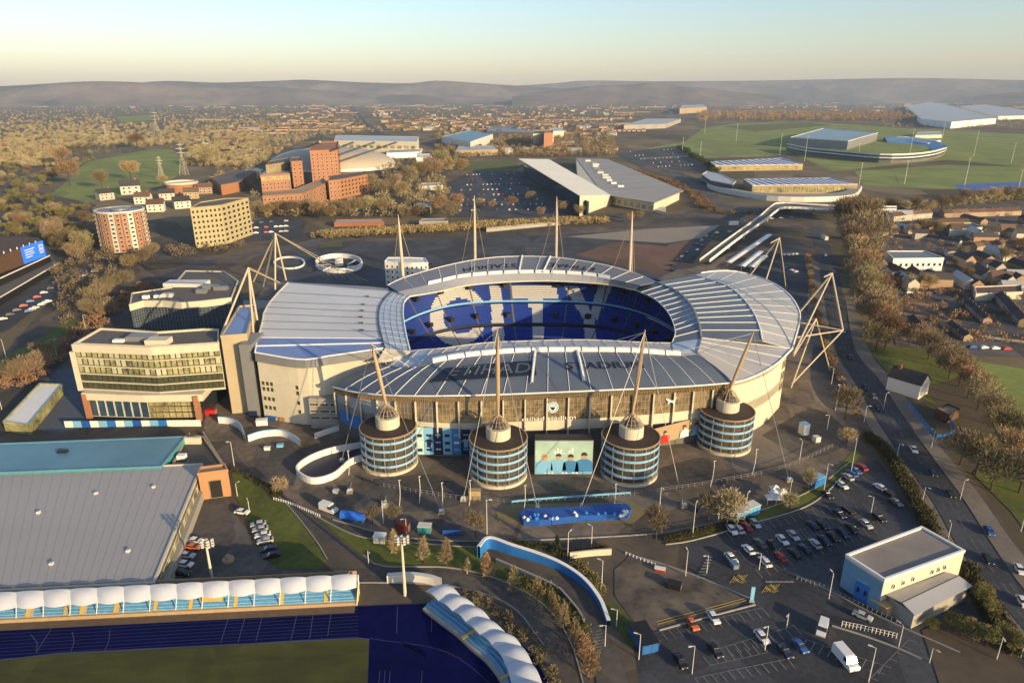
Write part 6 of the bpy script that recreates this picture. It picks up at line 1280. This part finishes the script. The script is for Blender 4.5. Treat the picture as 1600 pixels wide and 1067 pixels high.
scatter('hedge', 'brown scrub along the sunken tram road', twigr, 260, along([(20, 605), (90, 560), (150, 505), (235, 445)], 7), .8, 1.6, CS)
scatter('hedge', 'scrub on the bank along the stadium side footway', twigr, 200, along([(1262, 400), (1272, 470), (1290, 540), (1315, 600), (1340, 655)], 1.2), .7, 1.2, CS)
scatter('hedge', 'grass bank shrubs by the hall car park', hedgem, 60, along([(360, 735), (400, 752), (440, 778)], .8), .4, .7, CS)
# ------------------------------------------------------------------ vehicles
CARC = {'white': (.72, .72, .72), 'silver': (.42, .43, .45), 'black': (.015, .015, .018), 'grey': (.10, .105, .115), 'blue': (.03, .10, .32), 'red': (.40, .03, .025), 'orange': (.60, .13, .03), 'dark blue': (.012, .022, .07), 'yellow': (.55, .42, .03)}
PAINT = {k: M('car paint ' + k, v, .25, .05, .5, spec=.6) for k, v in CARC.items()}
def sect(prof, w0, w1, mi, m):          # profile (x, z) extruded across y with narrowing top
    z0, z1 = min(p[1] for p in prof), max(p[1] for p in prof); wz = lambda z: w0 + (w1 - w0) * (z - z0) / (z1 - z0 + 1e-6); n = len(prof)
    m.add([(x, -wz(z), z) for x, z in prof] + [(x, wz(z), z) for x, z in prof], [tuple(range(n)), tuple(reversed(range(n, 2 * n)))] + [(i, n + i, n + (i + 1) % n, (i + 1) % n) for i in range(n)], mi); return m
def car_proto(van=False):
    t = thing('parked_van' if van else 'parked_car', '', 'van' if van else 'car', (0, 0, -500)); S_ = 1.25 if van else 1.06
    if van:
        body = sect([(-2.5, .35), (2.45, .35), (2.5, .8), (2.3, 1.1), (1.55, 1.25), (1.05, 2.15), (.7, 2.25), (-2.45, 2.25), (-2.5, 2.0)], .98, .9, 0, MB()); gl = sect([(1.62, 1.28), (1.12, 2.05), (.55, 2.05), (.5, 1.3)], 1.0, .93, 0, MB()); wx = (1.55, -1.55)
    else:
        body = sect([(-2.1, .32), (2.1, .3), (2.16, .6), (1.95, .82), (1.0, .95), (-1.5, .98), (-2.1, .92), (-2.18, .6)], .88, .82, 0, MB()); sect([(.35, 1.42), (-.95, 1.46), (-1.25, 1.38), (-1.2, 1.3), (.4, 1.32)], .66, .6, 0, body)
        gl = sect([(1.05, .94), (.38, 1.38), (-1.05, 1.40), (-1.75, .97)], .80, .62, 0, MB()); wx = (1.32, -1.35)
    part('body', body, PAINT['white'], t, True); part('window_glass', gl, carglass, t, True)
    me = MB().tube((0, -.11, 0), (0, .11, 0), .33, .33, 12).tube((0, -.13, 0), (0, .13, 0), .18, .18, 8).mesh('wheel', tyre)
    for x in wx:
        for y in (-.8, .8): share('wheel', me, t, (x, y, .33))
    for y in (-.6, .6):
        share('headlight', MB().box((0, 0, 0), (.08, .34, .16)).mesh('headlight', lampm), t, (wx[0] + .82, y, .66)); share('tail_light', MB().box((0, 0, 0), (.08, .3, .14)).mesh('tail_light', red), t, (wx[1] - .78 - (.15 if van else 0), y, .74))
    kids(t); return t
CP, VP_ = car_proto(), car_proto(True)
BODY = {}
for k in CARC:
    for p in (CP, VP_):
        me = p.children[[c.name.split('.')[0] for c in p.children].index('body')].data; c = me.copy(); c.materials[0] = PAINT[k]; BODY[k, p.name] = (me.name, c)
cfirst = [True, True]
def car(x, y, rz, col, label, group=None, van=False, s=1.0):
    pr = VP_ if van else CP; a, c = BODY[col, pr.name]; p = P(x, y); p.z = .2 + (.05 if s == 1 else 0)
    return dup(pr, p, rz, label, group, s, {a: c})
def dirpx(x, y, dx, dy): d = P(x + dx, y + dy) - P(x, y); return math.atan2(d.y, d.x)
dA = dirpx(1200, 870, 14, 15)
NEAR = [(1142, 875, 'white', 'white car with a blue box trailer at the car park entrance', 0), (1169, 862, 'white', 'white car second from the entrance of the upper car park', 0), (1195, 881, 'white', 'white car next to the red car in the upper car park', 0), (1219, 873, 'red', 'dark red car at the end of the lower bay row', 0),
        (1222, 847, 'white', 'white hatchback in the middle bay row of the upper car park', 0), (1239, 840, 'silver', 'silver car beside the white hatchback in the middle row', 0), (1143, 831, 'white', 'first white car along the clipped hedge', 0), (1154, 830, 'silver', 'silver car second along the clipped hedge', 0), (1166, 826, 'red', 'red car between pale cars along the clipped hedge', 0), (1179, 821, 'silver', 'pale blue silver car fourth along the clipped hedge', 0),
        (1187, 852, 'grey', 'dark grey car behind the white second car', 0), (1208, 855, 'black', 'black car left of the white hatchback', 0), (1241, 868, 'black', 'black car beside the dark red car', 0), (1257, 861, 'dark blue', 'dark blue car third in the lower bay row', 0), (1273, 853, 'silver', 'silver car among the dark cars of the lower row', 0), (1288, 848, 'dark blue', 'dark car right after the silver car in the lower row', 0), (1301, 842, 'black', 'black car two after the silver car in the lower row', 0), (1316, 836, 'dark blue', 'dark blue car three after the silver car in the lower row', 0), (1331, 829, 'black', 'last dark car before the silver blue car', 0), (1352, 822, 'silver', 'silver blue car at the end of the lower row', 0), (1373, 812, 'black', 'black car parked apart near the hedge strip', 0),
        (1269, 824, 'dark blue', 'dark car first in the short upper row', 0), (1285, 823, 'black', 'black car second in the short upper row', 0), (1311, 806, 'dark blue', 'dark blue car third in the short upper row', 0), (1325, 800, 'black', 'black car last in the short upper row', 0),
        (1315, 761, 'white', 'white car alone in the top bay row', 0), (1292, 776, 'black', 'black car below the lone white car', 0), (1374, 764, 'white', 'white estate car near the hedge strip', 0), (1388, 773, 'black', 'black car nose to tail behind the white estate', 0), (1399, 788, 'grey', 'grey car lowest at the hedge strip', 0), (1330, 743, 'blue', 'blue car third in the top corner row', 0), (1336, 738, 'blue', 'bright blue car in the top corner row', 0), (1346, 733, 'red', 'red car at the top corner of the car park', 0), (1324, 748, 'silver', 'pale car at the low end of the top corner row', 0),
        (1081, 978, 'orange', 'bright orange car at the yellow kerb lines', 0), (1114, 968, 'white', 'white car next to the orange car', 0), (1190, 999, 'white', 'white car with a dark roof in mid car park', 0), (1117, 1020, 'black', 'black car with one lit lamp in mid car park', 0), (1249, 1013, 'blue', 'blue car in the lower car park', 0), (1226, 1021, 'dark blue', 'dark blue car beside the blue car', 0), (1063, 1037, 'black', 'black car beside the lamp post in the lower car park', 0), (1347, 966, 'silver', 'silver car by the trolley shelter railing', 1)]
for x, y, c, lb, k in NEAR: car(x, y, (dA if k == 0 else dirpx(x, y, 12, 5)) + r6.uniform(-.06, .06) + (math.pi if r6.random() < .4 else 0), c, lb)
car(1284, 987, dirpx(1284, 987, -4, 14), 'white', 'white van parked across the hatched corner', van=True); car(1320, 1035, dirpx(1320, 1035, 12, 14), 'white', 'large white van in the lower car park', van=True, s=1.25)
for i, (x, y) in enumerate(((404, 822), (407, 830), (411, 839), (415, 848), (420, 861), (425, 871))): car(x, y, dirpx(x, y, -16, 3), ('silver', 'silver', 'white', 'silver', 'dark blue', 'black')[i], ordn(i) + ' car in the row under the grass bank, counted from the stadium end', 'cars under the grass bank')
for i, (x, y) in enumerate(((306, 848), (303, 858), (293, 871), (290, 885), (286, 898), (379, 803))): car(x, y, dirpx(x, y, 16, 2), ('white', 'orange', 'silver', 'white', 'black', 'white')[i], ('white car first along the hall wall', 'orange car along the hall wall', 'silver car along the hall wall', 'white car along the hall wall after the silver one', 'black car at the stand end of the hall wall', 'white car alone by the terracotta gatehouse')[i], 'cars beside the grey hall' if i < 5 else None)
for i, (x, y, c) in enumerate(((1427, 705, 'white'), (1365, 622, 'grey'), (1545, 833, 'blue'), (1592, 893, 'white'), (1597, 944, 'white'), (1543, 877, 'black'), (1328, 560, 'black'), (1352, 607, 'black'), (1318, 520, 'silver'), (1302, 470, 'black'), (1296, 430, 'white'), (1485, 775, 'black'), (1457, 742, 'dark blue'), (1372, 640, 'black'), (1290, 400, 'silver'))):
    car(x, y, dirpx(x, y, 14, 22) if y > 540 else dirpx(x, y, 4, 20), c, c + ' car driving on the main road, ' + ordn(i) + ' of those listed from the white house' if 0 else (c + ' car on the main road ' + ('beside the fenced yard', 'beside the white house', 'opposite the white and blue building', 'past the white and blue building, upper one', 'past the white and blue building, lower one', 'level with the flat grey roof', 'by the tall kinked frame', 'just before the white house', 'beside the golden tree belt', 'at the middle of the tree belt', 'at the far end of the tree belt', 'at the top of the hedge strip bend', 'above the park trees bend', 'just after the white house', 'near the shelters')[i]), 'traffic on the main road')
far_c = [sect([(-2.1, .2), (2.1, .2), (2.1, .8), (1, .95), (.4, 1.4), (-1.2, 1.4), (-1.8, .95), (-2.1, .9)], .88, .75, 0, MB()).mesh('far_car', PAINT[k]) for k in ('white', 'silver', 'black', 'blue', 'red', 'grey', 'white', 'silver')]
def lot(lb, grp, rows, n, a):
    for (x0, y0), (x1, y1) in rows:
        for i in range(n):
            if r6.random() < .25: continue
            f = i / n; o = bpy.data.objects.new('far_car', r6.choice(far_c)); C.objects.link(o); p = P(x0 + (x1 - x0) * f, y0 + (y1 - y0) * f); p.z = .25; o.location = p; o.rotation_euler = (0, 0, a + r6.uniform(-.1, .1)); tag(o, lb, 'car', grp)
lot('small far car in the superstore car park', 'cars in the superstore car park', [((730 - k * 3, 274 + k * 8), (808 + k * 8, 272 + k * 8)) for k in range(8)], 16, 1.5)
lot('small far car in the sloping campus car park', 'cars in the campus car park', [((985 + k * 8, 238 + k * 6), (1055 + k * 8, 234 + k * 6)) for k in range(5)], 12, 1.3)
lot('small far car beside the pale yellow apartments', 'cars at the pale apartments', [((385, 350 + k * 8), (455, 346 + k * 8)) for k in range(3)], 9, .4)
lot('small car parked in the housing estate', 'cars of the housing estate', [((1490, 428), (1600, 420)), ((1400, 440), (1500, 436)), ((1360, 458), (1480, 460)), ((1350, 380), (1380, 420)), ((1450, 540), (1590, 548)), ((1540, 400), (1600, 402))], 8, .1)
lot('small car on the road behind the stadium', 'traffic behind the stadium', [((830, 352), (1000, 345)), ((1160, 345), (1250, 340)), ((560, 372), (760, 358))], 6, 0)
lot('small car parked by the arena and tram road', 'cars at the arena', [((5, 500), (90, 445)), ((110, 440), (160, 420)), ((40, 490), (80, 470))], 8, .7)
lot('small car in the diagonal line behind the right hand roof', 'cars in the diagonal line', [((1042, 422), (1112, 364)), ((1052, 424), (1120, 366))], 9, .9)
lot('small car parked near the far stand', 'cars near the far stand', [((1120, 365), (1170, 362)), ((1220, 400), (1250, 398)), ((1225, 420), (1255, 430))], 5, .6)
# ------------------------------------------------------------------ lamp posts
def lamp_proto():
    t = thing('lamp_post', '', 'street lamp', (0, 0, -500)); part('pole', MB().tube((0, 0, 0), (0, 0, 8), .12, .07, 6), offwhite, t, True); part('arm', MB().tube((0, 0, 7.9), (.9, 0, 8.1), .05, .05, 5), offwhite, t, True); part('lamp_head', MB().box((1.1, 0, 8.1), (.8, .28, .16)), lampm, t, True); kids(t); return t
LP = lamp_proto(); lf = True
LAMPS = [('along the concourse edge', [(599, 817, 35), (635, 832, 22), (761, 838, 58), (1030, 800, 40), (1082, 838, 52), (1122, 815, 36), (1162, 818, 48), (1231, 790, 40), (1249, 720, 32), (1287, 767, 44), (1329, 740, 52), (1305, 642, 42), (1292, 672, 24), (1299, 600, 26)]),
         ('round the blue walled ramp and gravel yard', [(887, 871, 40), (924, 855, 34), (1071, 900, 40), (1104, 895, 28), (940, 915, 40), (576, 880, 20), (730, 896, 22), (945, 1010, 34), (998, 1030, 40), (963, 978, 26)]),
         ('in the car park', [(1195, 1015, 38), (1081, 1052, 44), (1295, 935, 40), (1357, 1065, 54), (1229, 980, 20), (1361, 800, 24), (1404, 1010, 34), (1452, 1035, 22), (1186, 890, 26)]),
         ('along the main road', [(1440, 788, 28), (1557, 1030, 36), (1595, 1026, 32), (1480, 845, 28), (1500, 780, 30), (1400, 720, 28), (1455, 700, 28), (1380, 640, 26), (1350, 660, 26), (1595, 830, 56)]),
         ('beside the grey hall and service road', [(366, 728, 38), (371, 775, 20), (390, 800, 18), (300, 700, 24)]), ('by the tram road', [(3, 640, 40), (38, 590, 34), (90, 560, 30), (135, 520, 28), (180, 490, 26), (10, 560, 30)])]
for lb, l in LAMPS:
    for i, (x, y, px) in enumerate(l):
        s = max(.5, pxh(x, y, px) / 8.1); q = ordn(i) + ' lamp post ' + lb; a = r6.uniform(0, 6.28)
        if lf: lf = False; LP.location = P(x, y); LP.scale = (1, 1, s); tag(LP, q, None, 'lamp posts ' + lb)
        else: dup(LP, P(x, y), a, q, 'lamp posts ' + lb, (1, 1, s))
# ------------------------------------------------------------------ containers, tents, kiosks
def crate(name, label, cat, px, L, W, H, rz, mat, roofm=None, legs=False):
    p = P(*px); t = thing(name, label, cat, p, rz); m = MB().prism([(-L / 2, -W / 2), (L / 2, -W / 2), (L / 2, W / 2), (-L / 2, W / 2)], .15, H)
    part('body', m, mat, t, True); part('roof', MB().prism([(-L / 2 - .1, -W / 2 - .1), (L / 2 + .1, -W / 2 - .1), (L / 2 + .1, W / 2 + .1), (-L / 2 - .1, W / 2 + .1)], H, H + .15), roofm or mat, t, True)
    n = max(2, int(L / 1.5))
    for k in range(n): part('rib_panel', MB().box((-L / 2 + (k + .5) * L / n, -W / 2 - .04, H * .52), (L / n * .8, .06, H * .75)), mat, t, True)
    part('door', MB().box((L / 2 + .03, 0, H * .5), (.06, W * .8, H * .8)), greysteel if mat is not greysteel else white, t, True); return t
bc = P(553, 812); t = thing('curtain_trailer', 'bright blue rounded trailer parked by the service road', 'trailer', bc, -.22)
part('cover', MB().loft([[(x, 1.3 * math.cos(a), 1.0 + .5 * abs(math.sin(a)) + 1.2 * max(0, math.sin(a))) for x in (-3.8, -2, 0, 2, 3.8)] for a in [i * math.pi / 10 for i in range(11)]]).add([(-3.8, 1.3 * math.cos(i * math.pi / 10), 1 + 1.7 * math.sin(i * math.pi / 10)) for i in range(11)], [tuple(range(11))]).add([(3.8, 1.3 * math.cos(i * math.pi / 10), 1 + 1.7 * math.sin(i * math.pi / 10)) for i in range(11)], [tuple(reversed(range(11)))]), M('bright blue tarpaulin', (.03, .16, .70), .4, .08), t, True)
part('chassis', MB().box((0, 0, .7), (7.6, 2.4, .6)), royal, t, True)
for x in (-2.6, 2.6):
    for y in (-1.1, 1.1): share('wheel', MB().tube((0, -.15, 0), (0, .15, 0), .45, .45, 10).mesh('wheel', tyre), t, (x, y, .45))
car(514, 799, -.5, 'white', 'white tractor van in front of the bright blue trailer', van=True, s=1.15)
crate('container', 'dark red container between the trailer and the teal cart', 'container', (630, 828), 3.6, 2.2, 2.3, -.15, M('dark red paint', (.16, .03, .025), .6, .15))
crate('food_cart', 'teal food cart beside the dark red container', 'cart', (664, 831), 3.6, 2.2, 2.3, -.1, teal, offwhite); crate('food_cart', 'long dark blue cart next to the teal cart', 'cart', (706, 833), 5, 2, 1.8, 0, royal, navy); crate('kiosk', 'small grey cabin on the grass below the trailer', 'kiosk', (594, 846), 3.2, 2.2, 2.2, -.1, offwhite, white)
crate('container', 'long pale blue container beside the clipped hedge', 'container', (1163, 806), 9.5, 3, 3, dirpx(1150, 806, 40, -16), M('container blue', (.10, .34, .58), .5, .1), offwhite); crate('container', 'bright blue container at the verge by the top bays', 'container', (1275, 757), 5, 2.6, 2.8, dirpx(1264, 757, 20, -9), midblue, skyblue)
crate('ticket_hut', 'black and blue hut with pale front at the yard corner', 'hut', (1005, 1003), 4, 7, 2.6, dirpx(1000, 1000, 18, -4), M('hut blue', (.03, .14, .42), .5, .15), black); crate('kiosk', 'white kiosk with a blue top on the concourse', 'kiosk', (1255, 678), 2.6, 2.6, 4.2, .3, white, skyblue); crate('kiosk', 'small white booth near the railing by the fourth ramp tower', 'kiosk', (1275, 690), 2, 2, 2, .3, offwhite)
crate('trailer', 'small blue trailer coupled behind a white car', 'trailer', (1147, 886), 2, 1.6, 1.3, dA, M('dull blue', (.10, .18, .30), .5, .1)); crate('skip', 'red and white barrier stack beside the gravel yard', 'barrier', (1031, 892), 2.6, 1.2, .9, -.3, red, white); crate('skip', 'black skip with a yellow end in the gravel yard', 'skip', (1053, 918), 3.4, 2, 1.5, -.4, black, black)
p = P(1174, 940); t = thing('totem_sign', 'tall slim pale blue totem at the car park corner', 'sign', p); part('panel', MB().box((0, 0, 2.2), (.9, .3, 4.4)), skyblue, t, True); part('base', MB().box((0, 0, .2), (1.3, .7, .4)), concrete, t, True)
for i, (x, y) in enumerate(((1203, 786), (1209, 780), (1216, 786), (1210, 772), (1222, 778))):
    p = P(x, y); t = thing('market_tent', ordn(i) + ' small white pyramid tent of the cluster on the concourse', 'tent', p, 0, 'white tents on the concourse'); part('canopy', MB().add([(-1.5, -1.5, 2), (1.5, -1.5, 2), (1.5, 1.5, 2), (-1.5, 1.5, 2), (0, 0, 3.4)], [(0, 1, 4), (1, 2, 4), (2, 3, 4), (3, 0, 4)]), white, t, True)
    for a, b in ((-1.4, -1.4), (1.4, -1.4), (1.4, 1.4), (-1.4, 1.4)): part('leg', MB().tube((a, b, 0), (a, b, 2), .05, .05, 4), offwhite, t, True)
for i, (x, y) in enumerate(((535, 722), (724, 782), (840, 797), (1068, 792), (905, 802), (1233, 752), (690, 802), (547, 770), (601, 792))):
    p = P(x, y); t = thing('cable_anchor', ordn(i) + ' grey cable anchor block with white cover on the concourse', 'anchor block', p, 0, 'cable anchors on the concourse'); part('block', MB().box((0, 0, .6), (1.8, 1.4, 1.2)), concrete, t, True); part('cover', MB().box((0, -.2, 1.35), (1.2, 1, .3)), white, t, True); part('stay_rod', MB().tube((0, 0, 1.2), (.5, .8, 3.2), .1, .1, 5), greysteel, t, True)
for i, (x, y) in enumerate(((1285, 1010), (1345, 1047), (966, 880))): pass
crate('bus', 'yellow bus parked in the housing estate', 'bus', (1549, 432), 10, 2.8, 3.2, -.2, M('bus yellow', (.5, .42, .03), .4, .1)); crate('bus', 'white lorry on the road behind the far stand', 'lorry', (1146, 352), 9, 2.6, 3.4, .2, white); crate('bus', 'grey and yellow bus beside the golden tree belt', 'bus', (1288, 374), 10, 2.7, 3.2, 1.5, offwhite, yellow)
t = thing('street_monument', 'small statue on a round planted island of the hall car park', 'monument', P(357, 876)); part('plinth', MB().lathe([(1.6, 0), (1.5, .8), (.7, .9), (.6, 1.8)], 16), tan, t, True); part('planting', clump(60, 1.2, 1.0), leafg, t, True)

for i, (x, y) in enumerate([(566 + k * 3.4, 749 + k * 1.3) for k in range(9)] + [(1126 + k * 6, 756 - k * 2.2) for k in range(7)] + [(700 + k * 7, 690 + k * .6) for k in range(5)]):
    p = P(x, y); tag(top('bollard', MB().lathe([(.3, 0), (.3, .9), (.1, 1.05)], 8, (p.x, p.y)), darkmetal, ordn(i if i < 9 else i - 9 if i < 16 else i - 16) + ' dark bollard ' + ('below the first ramp tower' if i < 9 else 'in the short line below the pale paved fan' if i < 16 else 'under the shirt banners')), None, 'bollard', 'dark bollards on the concourse')
for i, (x, y, px) in enumerate(((624, 790, 40), (655, 786, 42), (690, 800, 46), (733, 790, 40), (818, 800, 42), (1110, 760, 40), (545, 742, 38), (1175, 742, 40), (958, 796, 40))):
    p = P(x, y); h = pxh(x, y, px); t = thing('light_column', ordn(i) + ' slim pale curved light column on the concourse', 'light column', p, 0, 'curved light columns on the concourse')
    q = [Vector((.5 * math.sin(f * 2.4), 0, h * f)) for f in (0, .25, .5, .75, 1)]; m = MB()
    for a, b in zip(q, q[1:]): m.tube(a, b, .12, .1, 6)
    part('column_shaft', m, offwhite, t, True); part('lamp_head', MB().box(q[-1] + Vector((.2, 0, 0)), (.7, .2, .15)), lampm, t, True)
for i, (x, y, mt, lb, sz) in enumerate(((446, 657, orange, 'orange stacked crates under the cream stadium wall', (4, 2, 1.6)), (425, 656, royal, 'blue covered crates under the cream stadium wall', (4, 2, 1.5)), (463, 652, red, 'red and white barrow stand by the wall corner', (2, 1.5, 1.6)), (410, 664, white, 'white box trailer beside the tall slab', (4, 2.2, 2.2)), (397, 650, navy, 'navy cabin in the recess of the tall slab', (3, 2, 2.4)),
    (330, 648, red, 'red container in the dark gap beside the hotel', (4, 2.4, 2.4)), (322, 640, offwhite, 'pale container behind the red container', (4, 2.4, 2.4)), (438, 698, skyblue, 'pale blue planter inside the curved barrier', (2.2, 1.4, .9)), (418, 703, white, 'white ticket table by the curved barrier', (2, 1, 1.1)), (742, 779, M('buff panel', (.4, .3, .16), .8, .1), 'buff boarded hut at the foot of the second ramp tower', (3.5, 1.8, 3)), (525, 770, offwhite, 'white ground equipment left of the first cable anchors', (1.6, 1.2, 1)), (950, 800, white, 'white sign board near the sign bed', (1.4, .4, 1.6)), (1095, 800, navy, 'dark blue cart by the railing', (2.6, 1.4, 1.5)))):
    crate('container' if i > 3 else 'crate', lb, 'container' if i > 3 else 'crate', (x, y), *sz, r6.uniform(-.3, .3), mt)

for o in [o for o in C.objects if o.parent is None and o.location.z < -400]:
    for c in [c for ch in o.children for c in (*ch.children, ch)] + [o]: bpy.data.objects.remove(c)
